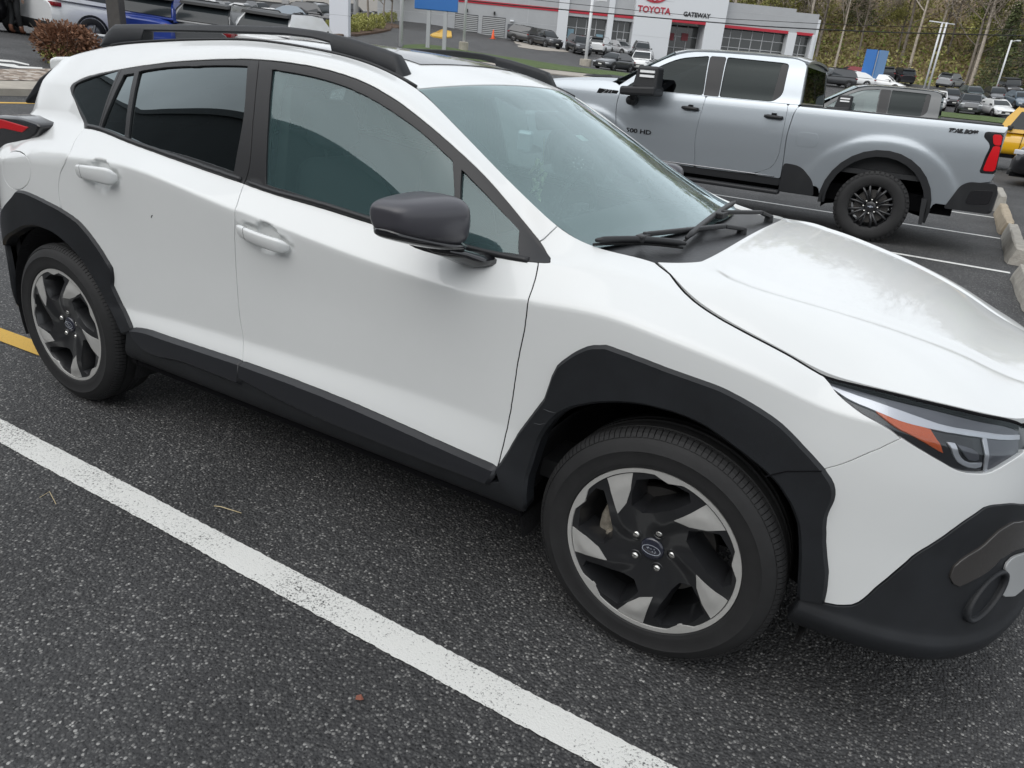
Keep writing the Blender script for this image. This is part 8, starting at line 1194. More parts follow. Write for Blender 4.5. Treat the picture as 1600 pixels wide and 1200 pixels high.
    if kind=='jeep':
        b=MB();b.box(a2-.02,a1+.02,-ht-.02,ht+.02,z1+.01,z1+.10);out.append(('hard_top',tmp(b,'hard_top',bevel=.04),CBLK))
        for s in(-1,1):
            for wx in K['wx']:
                r=K['wr'];b=MB();b.add([(wx+q*math.cos(t),s*y,r+.06+q*math.sin(t)*.95) for q in(r*1.12,r*1.22) for y in(.62,.96) for t in np.linspace(.15,math.pi-.15,9)],[(g*9+k,g*9+k+1,g2*9+k+1,g2*9+k) for g,g2 in((0,1),(2,3),(1,3),(0,2)) for k in range(8)]);out.append(('fender_flare',tmp(b,'fender_flare'),CBLK))
        b=MB();b.lathe([(0,-.1),(.2,-.1),(.37,-.08),(.38,.08),(.2,.09)],24,axis='x',c=(-2.06,0,1.02));out.append(('spare_wheel',tmp(b,'spare_wheel'),CTYR))
        for s in(-1,1):
            b=MB();b.tube([(.05,s*(hb+.03),1.02),(-.10,s*(hb+.03),1.02)],.022,8);out.append(('door_handle',tmp(b,'door_handle'),CBLK))
            b=MB();b.box(.10,.115,s*(hb-.01),s*(hb+.026),.55,1.12);out.append(('door_gap',tmp(b,'door_gap'),DARK))
    _cm[kind]=out;return out
_bm={}
NAMES=dict(sedan='sedan_car',hatch='hatchback_car',suv='suv_car',bigsuv='large_suv',pickup='small_pickup_truck',jeep='off_road_car')
def bg_car(kind,color,x,y,ang,label,group=None):
    z=Z(x,y);fx,fy=math.cos(ang),math.sin(ang)
    slope=(Z(x+fx*1.3,y+fy*1.3)-Z(x-fx*1.3,y-fy*1.3))/2.6;roll=(Z(x-fy*.7,y+fx*.7)-Z(x+fy*.7,y-fx*.7))/1.4
    r=empty(NAMES[kind],(x,y,z),0,label,{'pickup':'pickup truck','jeep':'off-roader','suv':'suv','bigsuv':'suv'}.get(kind,'car'),group)
    r.rotation_euler=(math.atan(roll),-math.atan(slope),ang)
    objs=[]
    for it in car_meshes(kind):
        nm,me,m=it[:3]
        key=(id(me),color if m=='paint' else 0)
        if key not in _bm:
            mm=me.copy();mm.materials.clear();mm.materials.append(mat('car_paint_'+color,CC[color],rough=.3,coat=1,metal=.2 if color in('silver','grey','bluegrey','gunmetal') else 0) if m=='paint' else m);_bm[key]=mm
        o=bpy.data.objects.new(nm,_bm[key]);COL.objects.link(o);o.parent=objs[it[3]] if len(it)>3 else r;objs.append(o)
    return r
for k,c,x,y,a,lab in BG['cars']:
    g='cars parked in the far lots' if math.hypot(x,y)>50 else None
    bg_car(k,c,x,y,a,lab,g)
# ---- lamp posts
POST=mat('post_white',(.62,.63,.64),rough=.4)
def lamp_post(x,y,h,r,label,head=None,base=False):
    z=Z(x,y);t=empty('lamp_post',(x,y,z),0,label,'lamp post','white lamp posts')
    b=MB();b.tube([(0,0,-.2),(0,0,h)],[r*.5,r*.42],10);b.build('pole',POST,t,True)
    if base: b=MB();b.lathe([(0,.55),(r*1.5,.55),(r*1.7,.5),(r*1.7,-.3)],14,axis='z');b.build('concrete_base',KERB,t)
    if head:
        for hx,hy in head:
            b=MB();v=Vector((hx,hy,0));b.tube([(0,0,h-.15),(hx*.6,hy*.6,h-.02)],.04,6)
            n=Vector((-hy,hx,0)).normalized()*.16;c=v*.55
            q=[c-n,v-n,v+n,c+n];b.hexa([tuple(p+Vector((0,0,h-.08))) for p in q]+[tuple(p+Vector((0,0,h+.04))) for p in q]);b.build('lamp_head',POST,t)
    return t
pp=lambda k:BG[k]
lamp_post(*pp('p0')[:2],9,.2,'thin white lamp post in front of the distant car row by the grey store')
lamp_post(*pp('pA')[:2],8,.16,'thin white lamp post above the bright blue suv')
lamp_post(*pp('pC')[:2],9,.42,'thick white lamp post right of the white pylon')
lamp_post(*pp('pD')[:2],9,.24,'white lamp post just left of the blue sign legs')
lamp_post(*pp('pE')[:2],9,.19,'white lamp post on a concrete base in front of the shutter doors',base=True)
lamp_post(*pp('pF')[:2],5.2,.30,'white lamp post at the grass strip before the glass showroom',head=[(1.1,.5)],base=True)
lamp_post(*pp('pG')[:2],7.0,.42,'white lamp post in front of the right wing of the showroom',head=[(.8,.45)])
lamp_post(*pp('pI')[:2],5.8,.22,'lone thin lamp post by the black off-roader on the bank',head=[(.9,.1)])
x,y,z,h=BG['dbl'];t=empty('double_lamp_post',(x,y,Z(x,y)),0,'pair of close white posts with a cross arm, rising over the dark grey pickup','lamp post','white lamp posts')
for d in(0,.45):
    b=MB();b.tube([(d,0,-.2),(d,0,h)],.11,8);b.build('pole',POST,t,True)
b=MB();b.tube([(-1.4,-.3,h+.05),(1.3,.2,h-.15)],.07,6);b.build('cross_arm',POST,t,True)
# ---- dark square posts beside the bush
SPM=mat('post_bronze',(.065,.06,.055),rough=.6,var=(6,.2))
for i,(p,lab) in enumerate(zip(BG['posts'],('dark square post standing in front of the large white suv, left of the pair','dark square post between the large white suv and the blue suv'))):
    t=empty('square_post',tuple(p),.5,lab,'post','dark square posts');b=MB();b.box(-.17,.17,-.17,.17,-.2,4.2);b.build('shaft',SPM,t,bevel=.02);b=MB();b.box(-.26,.26,-.26,.26,-.1,.12);b.build('foot',SPM,t,bevel=.02)
t=empty('utility_box',tuple(BG['ubox']),.5,'low grey utility box with a white lid beside the brown bush','box');b=MB();b.box(-.22,.24,-.2,.2,-.2,.50);b.build('cabinet',mat('box_grey',(.13,.14,.16),rough=.5),t,bevel=.015);b=MB();b.box(-.25,.27,-.23,.23,.50,.55);b.build('lid',WHT if False else mat('lid_white',(.7,.71,.72),rough=.4),t,bevel=.01)
# ---- white pylon, blue signs
P=np.array(BG['pylon']);c=P.mean(0);c=np.array(P[1])*.65+np.array(P[0])*.35
t=empty('pylon_sign',(float(P[1][0]),float(P[1][1]),Z(*P[1][:2])),math.radians(24),'blank white pylon sign with a hedge at its foot','sign')
b=MB();b.box(-.95,.25,-.25,.25,-.2,5.5);b.build('panel',mat('pylon_white',(.66,.68,.72),rough=.4),t,bevel=.03)
for zz in(1.1,2.3,3.5):
    b=MB();b.box(-.96,.26,-.255,.255,zz,zz+.02);b.build('panel_joint',mat('joint_grey',(.4,.42,.44),rough=.5),t)
BLU=mat('sign_blue',(.022,.14,.42),rough=.35);WHT=mat('sign_white',(.8,.82,.84),rough=.4);LEG=mat('sign_leg',(.40,.41,.42),rough=.45,metal=.3)
s0,s1=[np.array(q) for q in BG['sign']];p0,p1=[np.array(q) for q in BG['signpanel'][:2]];d=p1[:2]-p0[:2];w=float(np.linalg.norm(d));an=math.atan2(d[1],d[0]);mid=(p0+p1)/2
t=empty('blue_billboard',(float(mid[0]),float(mid[1]),Z(mid[0],mid[1])),an,'blue sign board with white lettering on two grey legs','sign')
zb=float((p0[2]+p1[2])/2)-Z(mid[0],mid[1])
b=MB();b.box(-w/2,w/2,-.16,.16,zb,zb+2.6);pn=b.build('sign_panel',BLU,t,bevel=.03)
for u in(-.42,.62):
    b=MB();b.box(u-.14,u+.10,-.11,.11,-.3,zb);b.build('leg',LEG,t,bevel=.015)
text_obj('sign_text','ADVANCE',.62,Matrix(((1,0,0,.05),(0,0,-1,-.175),(0,1,0,zb+.95),(0,0,0,1))),WHT,pn,.008,0,.9,.012)
q=[np.array(v) for v in BG['bluesign']];g0=q[0];t=empty('tall_blue_sign',(float(g0[0]),float(g0[1]),Z(g0[0],g0[1])),math.radians(28),'tall blue monument sign of two boards rising over the dark grey pickup','sign')
h=float(q[1][2]-Z(g0[0],g0[1]))
b=MB();b.hexa([(-1.25,-.2,-.2),(-.25,-.75,-.2),(-.1,-.6,-.2),(-1.1,0,-.2),(-1.25,-.2,h),(-.25,-.75,h),(-.1,-.6,h),(-1.1,0,h)]);b.build('board',BLU,t)
b=MB();b.hexa([(.1,-.75,-.2),(1.2,-.35,-.2),(1.1,-.2,-.2),(.0,-.6,-.2),(.1,-.75,h),(1.2,-.35,h),(1.1,-.2,h),(.0,-.6,h)]);b.build('board',mat('sign_blue_pale',(.10,.22,.42),rough=.25,coat=.5),t)
b=MB();b.box(-.22,.1,-.6,-.3,-.2,h*.97);b.build('spine',LEG,t)
# ---- hedge balls and shrubs, small trees
def leaf_cloud(name,pts,size,m,parent=None,flat=.5,seed=1):
    r=np.random.default_rng(seed);n=len(pts);a=r.normal(size=(n,3));a/=np.linalg.norm(a,axis=1,keepdims=True);b_=np.cross(a,r.normal(size=(n,3)));b_/=np.linalg.norm(b_,axis=1,keepdims=True)
    s=size*r.uniform(.6,1.4,(n,1));p=np.asarray(pts);V=np.stack([p-a*s,p-b_*s*flat,p+a*s,p+b_*s*flat],1).reshape(-1,3)
    return mesh_obj(name,V,[(4*i,4*i+1,4*i+2,4*i+3) for i in range(n)],m,parent,False)
def leafmat(name,c1,c2,sc=2.5):
    m=bpy.data.materials.new(name);m.use_nodes=True;t=m.node_tree;b=t.nodes['Principled BSDF'];g=t.nodes.new('ShaderNodeNewGeometry');o=t.nodes.new('ShaderNodeObjectInfo')
    x=t.nodes.new('ShaderNodeMix');x.data_type='RGBA';x.inputs['A'].default_value=(*c1,1);x.inputs['B'].default_value=(*c2,1);t.links.new(g.outputs['Random Per Island'],x.inputs['Factor'])
    t.links.new(x.outputs['Result'],b.inputs['Base Color']);b.inputs['Roughness'].default_value=.75;b.inputs['Specular IOR Level'].default_value=.2
    MATS[name]=m;return m
LF_BR=leafmat('leaf_brown',(.09,.04,.024),(.33,.18,.11));LF_OL=leafmat('leaf_olive',(.20,.21,.06),(.46,.45,.16));LF_GR=leafmat('leaf_green',(.11,.17,.035),(.30,.38,.10));LF_DK=leafmat('leaf_dark',(.05,.068,.03),(.13,.15,.065));LF_TW=leafmat('twig_grey',(.20,.165,.13),(.44,.38,.31));LF_UN=leafmat('undergrowth',(.20,.175,.075),(.41,.38,.16))
BARK=mat('bark',(.22,.19,.16),rough=.9,var=(4,.35),bump=(20,.8,4,.03));BARKL=mat('bark_pale',(.42,.37,.31),rough=.9,var=(4,.3))
def ball(c,rx,ry,rz,n,seed,shell=.55):
    r=np.random.default_rng(seed);d=r.normal(size=(n,3));d/=np.linalg.norm(d,axis=1,keepdims=True);k=(shell+(1-shell)*r.random((n,1)))*(1+.12*np.sin(d[:,:1]*7+seed)+.10*np.sin(d[:,1:2]*9))
    return d*k*np.array([rx,ry,rz])+np.array(c)
bx,by,bz=BG['bush']
t=empty('bare_leaf_bush',(bx,by,bz),0,'brown leaved rounded bush in the gravel bed behind the white crossover','bush')
pts=np.r_[ball((0,0,.45),.70,.62,.42,3000,3,.62),ball((.35,.1,.5),.45,.45,.36,900,4,.6),ball((-.35,-.05,.42),.42,.45,.36,900,5,.6)]
leaf_cloud('foliage',pts,.036,LF_BR,t,.6,3)
leaf_cloud('lower_leaves',ball((0,-.05,.18),.50,.5,.26,700,8,.5),.03,LF_OL,t,.6,9)
b=MB();rr=random.Random(5)
for k in range(40):
    a=rr.uniform(0,6.28);e=rr.uniform(.3,.75);b.tube([(0,0,-.1),(e*.4*math.cos(a),e*.4*math.sin(a),.25),(e*math.cos(a),e*math.sin(a),rr.uniform(.25,.9))],[.012,.007,.003],5)
b.build('stems',BARK,t,True)
hm=leaf_cloud('hedge_ball',ball((0,0,.42),.52,.5,.44,900,11,.7),.05,LF_OL,None,.6,12);hme=hm.data;bpy.data.objects.remove(hm)
for i,(x,y,z) in enumerate(BG['hedges']+BG['shrubs']):
    o=bpy.data.objects.new('round_shrub',hme);COL.objects.link(o);o.location=(x,y,z);s=1.0 if i<5 else 1.3;o.scale=(s,s,s);o.rotation_euler=(0,0,i);tag(o,'clipped round shrub at the foot of the white pylon' if i<5 else 'low shrub in the planted bed beside the driveway','shrub','round shrubs by the pylon' if i<5 else 'shrubs in the driveway bed')
def branchy(seed,h,r0,spread,nl,leafm,leaf=.11,low=.35,lean=0,bark=None,crown=1.0):
    rr=random.Random(seed);b=MB();tips=[]
    def grow(p,d,L_,r,lev):
        pts=[Vector(p)];n=3
        for i in range(n):
            d=(d+Vector((rr.uniform(-.18,.18),rr.uniform(-.18,.18),rr.uniform(-.02,.12)))).normalized();pts.append(pts[-1]+d*L_/n)
        b.tube([tuple(q) for q in pts],[r*(1-.42*i/n) for i in range(n+1)],5 if lev else 8,False)
        if lev>=3: tips.extend(pts[1:]);return
        if lev>=1: tips.append(pts[-1])
        k=rr.randint(3,4) if lev<2 else rr.randint(2,4)
        for j in range(k):
            q=pts[rr.randint(1,n)] if lev else pts[-1]
            a=rr.uniform(0,6.28);nd=(d+Vector((math.cos(a)*spread,math.sin(a)*spread,rr.uniform(-.1,.5)))).normalized();grow(q,nd,L_*rr.uniform(.5,.75),r*.5,lev+1)
    # trunk
    tp=[Vector((lean*h*i/6+rr.uniform(-.08,.08),rr.uniform(-.08,.08),h*i/6)) for i in range(7)];tp[0].z=-.4
    b.tube([tuple(q) for q in tp],[r0*(1-.7*i/6) for i in range(7)],9,False)
    for i in range(2,7):
        z=h*i/6
        if z<low*h: continue
        for j in range(rr.randint(2,4)):
            a=rr.uniform(0,6.28);d=Vector((math.cos(a),math.sin(a),rr.uniform(.3,.9))).normalized();grow(tp[i],d,h*.26*crown*rr.uniform(.7,1.2),r0*.32,1)
    r=np.random.default_rng(seed);T=np.array([tuple(q) for q in tips]);T=T[r.integers(0,len(T),nl)]+r.normal(size=(nl,3))*.055*h*.35
    return b,T
def tree_proto(seed,h,r0,spread,nl,leafm,leaf=.11,low=.35,lean=0,bark=None,crown=1.0):
    b,T=branchy(seed,h,r0,spread,nl,leafm,leaf,low,lean,bark,crown)
    o=mesh_obj('trunk',b.V,b.F,bark or BARK);c=leaf_cloud('crown',T,leaf,leafm,None,.55,seed);r=(o.data,c.data);bpy.data.objects.remove(o);bpy.data.objects.remove(c);return r
def conifer_proto(seed,h,r0,leafm):
    rr=random.Random(seed);b=MB();b.tube([(0,0,-.4),(0,0,h)],[r0,.03],8,False);pts=[]
    for i in range(70):
        z=h*(.12+.86*i/70);R=(1-z/h)*h*.22+.3;a=rr.uniform(0,6.28)
        for j in range(3):
            a+=2.1+rr.uniform(-.4,.4);R2=R*rr.uniform(.7,1.15);b.tube([(0,0,z),(R2*math.cos(a),R2*math.sin(a),z-.12*R2)],[.03,.008],4,False)
            for k in range(16):
                f=rr.uniform(.2,1);pts.append((R2*f*math.cos(a)+rr.uniform(-.2,.2),R2*f*math.sin(a)+rr.uniform(-.2,.2),z-.12*R2*f+rr.uniform(-.2,.15)))
    o=mesh_obj('trunk',b.V,b.F,BARK);c=leaf_cloud('crown',pts,.20,leafm,None,.4,seed);r=(o.data,c.data);bpy.data.objects.remove(o);bpy.data.objects.remove(c);return r
TP_=dict(bare=[tree_proto(s,17,.20,.75,5000,LF_TW,.10,.30) for s in(1,2)],olive=[tree_proto(s,15,.20,.8,9000,LF_OL,.13,.30) for s in(3,4)],green=[tree_proto(s,12,.18,.9,9000,LF_GR,.15,.18) for s in(5,)],dark=[conifer_proto(6,15,.22,LF_DK)],pale=[tree_proto(7,17,.26,.5,2500,LF_TW,.08,.5,bark=BARKL)],small=[tree_proto(8,6,.09,.6,3500,LF_OL,.10,.2),tree_proto(9,6.5,.10,.5,3500,LF_GR,.10,.2,crown=.8)])
TL=dict(bare='tall bare tree with grey twigs in the wood behind the car lots',olive='tall tree with budding olive leaves in the wood behind the car lots',green='leafy green tree in the wood behind the car lots',dark='dark evergreen in the wood behind the car lots',pale='tall tree with a pale trunk at the edge of the wood',small='young tree in the planted bed beside the driveway')
def tree(kind,x,y,z,s,rot,label=None,group='trees of the wood'):
    pr=TP_[kind];me=pr[random.randrange(len(pr))];t=empty({'dark':'evergreen_tree'}.get(kind,'tree'),(x,y,z),rot,label or TL[kind],'tree',group);t.scale=(s,s,s*random.uniform(.9,1.1))
    for nm,m in zip(('trunk','crown'),me): o=bpy.data.objects.new(nm,m);COL.objects.link(o);o.parent=t
    return t
for i,(x,y,z,k) in enumerate(BG['trees']): 
    me=TP_['small'][int(k)];t=empty('young_tree',(x,y,z),i*1.3,('bare young tree nearest the white pylon','olive young tree beside the driveway bed, second from the pylon','leafy young tree in the middle of the driveway bed','pale young tree near the driveway kerb','young tree at the far end of the driveway bed, left of the blue sign')[i],'tree','young trees by the driveway')
    for nm,m in zip(('trunk','crown'),me): o=bpy.data.objects.new(nm,m);COL.objects.link(o);o.parent=t
# ---- wooded bank
def hill_z(u,v): # u along the foot, v metres up the bank
    return 4.2+.30*v*(1-math.exp(-v/14))+.5*math.sin(u*.13)*min(1,v/10)
def bank(u,v):
    # foot line runs from behind the showroom to the right edge and beyond
    x=-30+u;y=122+.02*u-.35*max(0,-u)*0+v
    return x,y
us=np.arange(-40,141,4.);vs=np.r_[-4,0,np.arange(3,60,3.),70,90,130]
V=[(*bank(u,v),(hill_z(u,v) if v>=0 else 3.0)) for u in us for v in vs];n=len(vs)
tag(mesh_obj('wooded_bank',V,[(i*n+j,(i+1)*n+j,(i+1)*n+j+1,i*n+j+1) for i in range(len(us)-1) for j in range(n-1)],mat('bank_soil',(.20,.145,.085),rough=.95,var=(.35,.45),bump=(3,1,5,.2))),kind='structure')
rr=random.Random(21)
for i in range(92):
    u=rr.uniform(-12,75);v=rr.uniform(1,46);x,y=bank(u,v)
    k=rr.choices(['bare','olive','green','dark','pale'],[.38,.26,.08,.13,.15])[0]
    if v<5 and k in('bare','olive'): k='pale' if rr.random()<.5 else k
    tree(k,x,y,hill_z(u,v)-.2,rr.uniform(.85,1.35),rr.uniform(0,6.28))
for i in range(26):
    x=-60+rr.uniform(-22,26);y=104+rr.uniform(0,26);tree(rr.choice(['olive','green','dark','bare']),x,y,6.5,rr.uniform(.8,1.1),rr.uniform(0,6.28),{0:None}.get(1),'trees of the wood')
r=np.random.default_rng(4);n=26000;u=r.uniform(-14,80,n);v=r.uniform(0,50,n);P=np.array([(*bank(a,c),hill_z(a,c)) for a,c in zip(u,v)]);P[:,2]+=np.abs(r.normal(size=n))*.9
tag(leaf_cloud('undergrowth',P,.30,LF_UN,None,.5,5),kind='stuff')
n=5500;u=r.uniform(-14,80,n);v=r.uniform(3,45,n);P=np.array([(*bank(a,c),hill_z(a,c)) for a,c in zip(u,v)]);P[:,2]+=r.uniform(.2,3.2,n)*(.5+.5*np.sin(u*.5)*np.sin(v*.4+u*.2))
tag(leaf_cloud('brush',P,.26,LF_GR,None,.5,6),kind='stuff')
n=24000;u=r.uniform(-25,95,n);v=r.uniform(46,58,n);P=np.array([(*bank(a,c),hill_z(a,c)) for a,c in zip(u,v)]);P[:,2]+=17*r.random(n)**.8
tag(leaf_cloud('far_wood',P,.42,LF_UN,None,.28,7),kind='stuff')
# ---- showroom across the road
x0,y0,z0,an=BG['toy']
S=empty('glass_showroom',(x0,y0,z0),an,'white and grey car showroom with a red stripe and a tall white entrance portal','building')
GP=mat('panel_grey',(.37,.38,.39),rough=.45,var=(.8,.05));WP=mat('panel_white',(.62,.64,.66),rough=.4);RS=mat('stripe_red',(.42,.012,.03),rough=.4);SG=mat('show_glass',(.035,.04,.04),rough=.06,coat=.4);MU=mat('mullion',(.5,.51,.52),rough=.4);INTR=mat('show_interior',(.20,.19,.17),rough=.8,var=(.5,.5))
def sb(name,u0,u1,y0_,y1_,za,zb_,m,par=None,bev=0):
    b=MB();b.box(u0,u1,y0_,y1_,za,zb_);return b.build(name,m,par or S,bevel=bev)
lw=sb('wall',-30,-9.0,0,25,-2,8.5,GP)
for zz in(1.0,2.4,5.6,7.0): sb('panel_joint',-30,-9.0,-.012,0,zz,zz+.03,MU,lw)
for uu in(-24,-12.5): sb('panel_joint',uu,uu+.03,-.012,0,-1,8.5,MU,lw)
sb('red_stripe',-30,-9.0,-.06,0,3.92,4.27,RS,lw)
sb('back_wall',-9,21.5,6,25,-2,5.6,INTR)
sb('fascia',-9.0,-.2,-.05,6,3.6,8.5,GP);sb('red_stripe',-7.75,-3.25,-.12,-.05,3.92,4.27,RS);sb('red_stripe',-2.45,-.25,-.12,-.05,3.92,4.27,RS)
sb('pillar',-9.0,-7.8,-.25,.8,-2,8.5,WP);sb('pillar',-3.2,-2.5,-.25,.8,-2,8.5,WP)
def glazed(u0,u1,za,zb_,nu,nz,yy=.9):
    g=sb('show_window',u0,u1,yy,yy+.05,za,zb_,SG)
    for i in range(nu+1):
        u=u0+(u1-u0)*i/nu;sb('mullion',u-.035,u+.035,yy-.06,yy,za,zb_,MU,g)
    for i in range(nz+1):
        z=za+(zb_-za)*i/nz;sb('mullion',u0,u1,yy-.055,yy-.002,z-.03,z+.03,MU,g)
    return g
g=glazed(-7.8,-3.2,-.8,3.6,4,4);glazed(-2.5,-.2,-.8,3.6,3,4)
for u in(-6.6,-5.9,-5.2,-4.5):
    f=sb('door_frame',u,u+.6,.80,.9,-.6,1.75,MU);sb('door_glass',u+.1,u+.5,.78,.80,-.4,1.6,SG,f)
for u in(-1.7,-1.1):
    f=sb('door_frame',u,u+.5,.80,.9,-.6,1.75,MU);sb('door_glass',u+.08,u+.42,.78,.80,-.4,1.6,SG,f)
sb('poster',-7.6,-6.9,.78,.86,1.2,2.3,mat('poster_blue',(.20,.33,.40),rough=.4));sb('poster',-4.2,-3.4,.78,.86,.7,2.0,mat('poster_blue',(.20,.33,.40),rough=.4))
# portal with an opening
po=sb('entrance_portal',-.2,4.2,-.9,3,-2,8.6,WP);sb('entrance_portal',8.15,10.4,-.9,3,-2,8.6,WP);hd=sb('portal_head',4.2,8.15,-.9,3,4.25,8.6,WP);sb('red_stripe',4.2,8.15,-.93,-.7,3.95,4.25,RS)
for zz in(2.2,4.6,6.0): sb('panel_joint',-.2,4.2,-.912,-.9,zz,zz+.025,MU,po)
glazed(4.2,8.15,-1,3.95,3,4,2.2)
sb('wall_picture',4.5,5.3,2.05,2.15,2.2,3.0,mat('picture_red',(.25,.05,.06),rough=.6));sb('wall_picture',6.2,7.0,2.05,2.15,2.3,3.1,mat('picture_red',(.25,.05,.06),rough=.6))
RL=mat('letter_red',(.40,.02,.04),rough=.35)
tm=lambda u,z,yy=-.93:Matrix(((1,0,0,u),(0,0,-1,yy),(0,1,0,z),(0,0,0,1)))
text_obj('red_lettering','TOYOTA',.92,tm(1.95,4.95),RL,po,.03,0,1.0,.025);text_obj('black_lettering','GATEWAY',.66,tm(6.95,4.87),mat('letter_black',(.012,.012,.013),rough=.4),hd,.03,0,.98,.02)
def ring(name,cu,cz,a,c_,w,m,par,rot=0):
    b=MB();n=40;V=[]
    for rr_ in(1,0):
        for yy in(-.93,-.98):
            for k in range(n):
                t=2*math.pi*k/n;V.append((cu+(a-(0 if rr_ else w))*math.cos(t),yy,cz+(c_-(0 if rr_ else w))*math.sin(t)))
    b.add(V,[(p*n+k,p*n+(k+1)%n,q_*n+(k+1)%n,q_*n+k) for p,q_ in((0,1),(1,3),(3,2),(2,0)) for k in range(n)]);return b.build(name,m,par,auto=40)
ring('emblem',1.85,6.75,1.55,1.05,.22,RL,po);ring('emblem',1.85,6.75,.55,1.0,.17,RL,po);ring('emblem',1.85,7.15,1.05,.5,.17,RL,po)
rw=sb('right_wing',10.4,18.65,-.05,20,4.1,6.62,GP);sb('right_wing_end',18.65,21.45,-.05,20,4.1,6.28,GP);sb('right_wing_end',21.45,21.75,-.05,20,-2,5.75,WP)
for zz in(4.9,5.75): sb('panel_joint',10.4,18.65,-.062,-.05,zz,zz+.02,MU,rw)
sb('red_stripe',10.45,18.2,-.12,-.05,3.95,4.25,RS);sb('red_stripe',19.2,21.2,-.12,-.05,3.95,4.25,RS)
sb('pillar',18.2,19.2,-.25,.8,-2,4.1,WP);sb('pillar',21.1,21.45,-.25,.8,-2,4.1,WP);glazed(10.4,18.2,-1,4.0,6,5);glazed(19.2,21.1,-1,3.9,2,5)
# shutters, door, cone
SH=mat('shutter_grey',(.42,.43,.43),rough=.5,metal=.2);SHD=mat('shutter_gap',(.05,.05,.055),rough=.6)
for u0,u1 in((-20.95,-18.25),(-17.74,-15.04)):
    d_=sb('shutter_door',u0,u1,-.03,.02,.30,2.72,SHD,lw)
    for k in range(12): sb('shutter_slat',u0+.04,u1-.04,-.07,-.03,.36+k*.195,.36+k*.195+.11,SH,d_)
    sb('wall_lamp',(u0+u1)/2-.1,(u0+u1)/2+.1,-.3,0,2.95,3.25,CBLK,lw)
sb('side_door',-14.77,-13.92,-.05,.0,.1,2.13,mat('door_grey',(.10,.105,.115),rough=.5),lw);sb('door_lamp',-14.5,-14.1,-.3,0,2.4,2.55,WHT,lw)
x,y,z=BG['cone'];t=empty('traffic_cone',(x,y,z),0,'orange traffic cone in front of the right shutter door','cone');ORG=mat('cone_orange',(.75,.10,.02),rough=.5)
b=MB();b.lathe([(.0,.95),(.045,.95),(.20,.06),(.20,.02)],16,axis='z');b.build('cone_body',ORG,t,True);b=MB();b.box(-.25,.25,-.25,.25,0,.05);b.build('base',ORG,t)
# ---- grey store behind the distant row
st=empty('grey_store',(-99.,87.,6.2),math.radians(27.),'long grey store with a dark lower wall behind the distant car row','building')
def sb2(name,u0,u1,y0_,y1_,za,zb_,m): b=MB();b.box(u0,u1,y0_,y1_,za,zb_);return b.build(name,m,st)
DKW=mat('store_dark',(.085,.087,.09),rough=.7,var=(.3,.1));LTW=mat('store_beige',(.42,.40,.37),rough=.7,var=(.3,.06))
sb2('lower_wall',-40,27,0,20,-2,3.0,DKW);sb2('upper_wall',-40,27,-.15,20,3.0,11,LTW);sb2('corner_block',27,34,-1.5,20,-2,11,mat('store_grey',(.24,.24,.235),rough=.7))
for u in(5,16): sb2('wall_pier',u,u+1.1,-.3,0,-1,3.4,mat('pier_grey',(.30,.30,.30),rough=.7))
s2=empty('beige_store',(-76.,108.,6.8),math.radians(25.),'beige store wall beyond the young trees','building')
b=MB();b.box(-14,9,0,15,-2,9);b.build('wall',LTW,s2);b=MB();b.box(-14,9,-.1,0,-2,2.6);b.build('plinth',DKW,s2)
# ---- power lines
for i,w_ in enumerate(BG['wires']):
    b=MB();b.tube(w_,.045 if i==0 else .022,5);tag(b.build('power_line',mat('wire_black',(.01,.01,.01),rough=.6),None,True),('thick black power line crossing in front of the showroom','thin upper power line crossing in front of the showroom')[i],'power line')
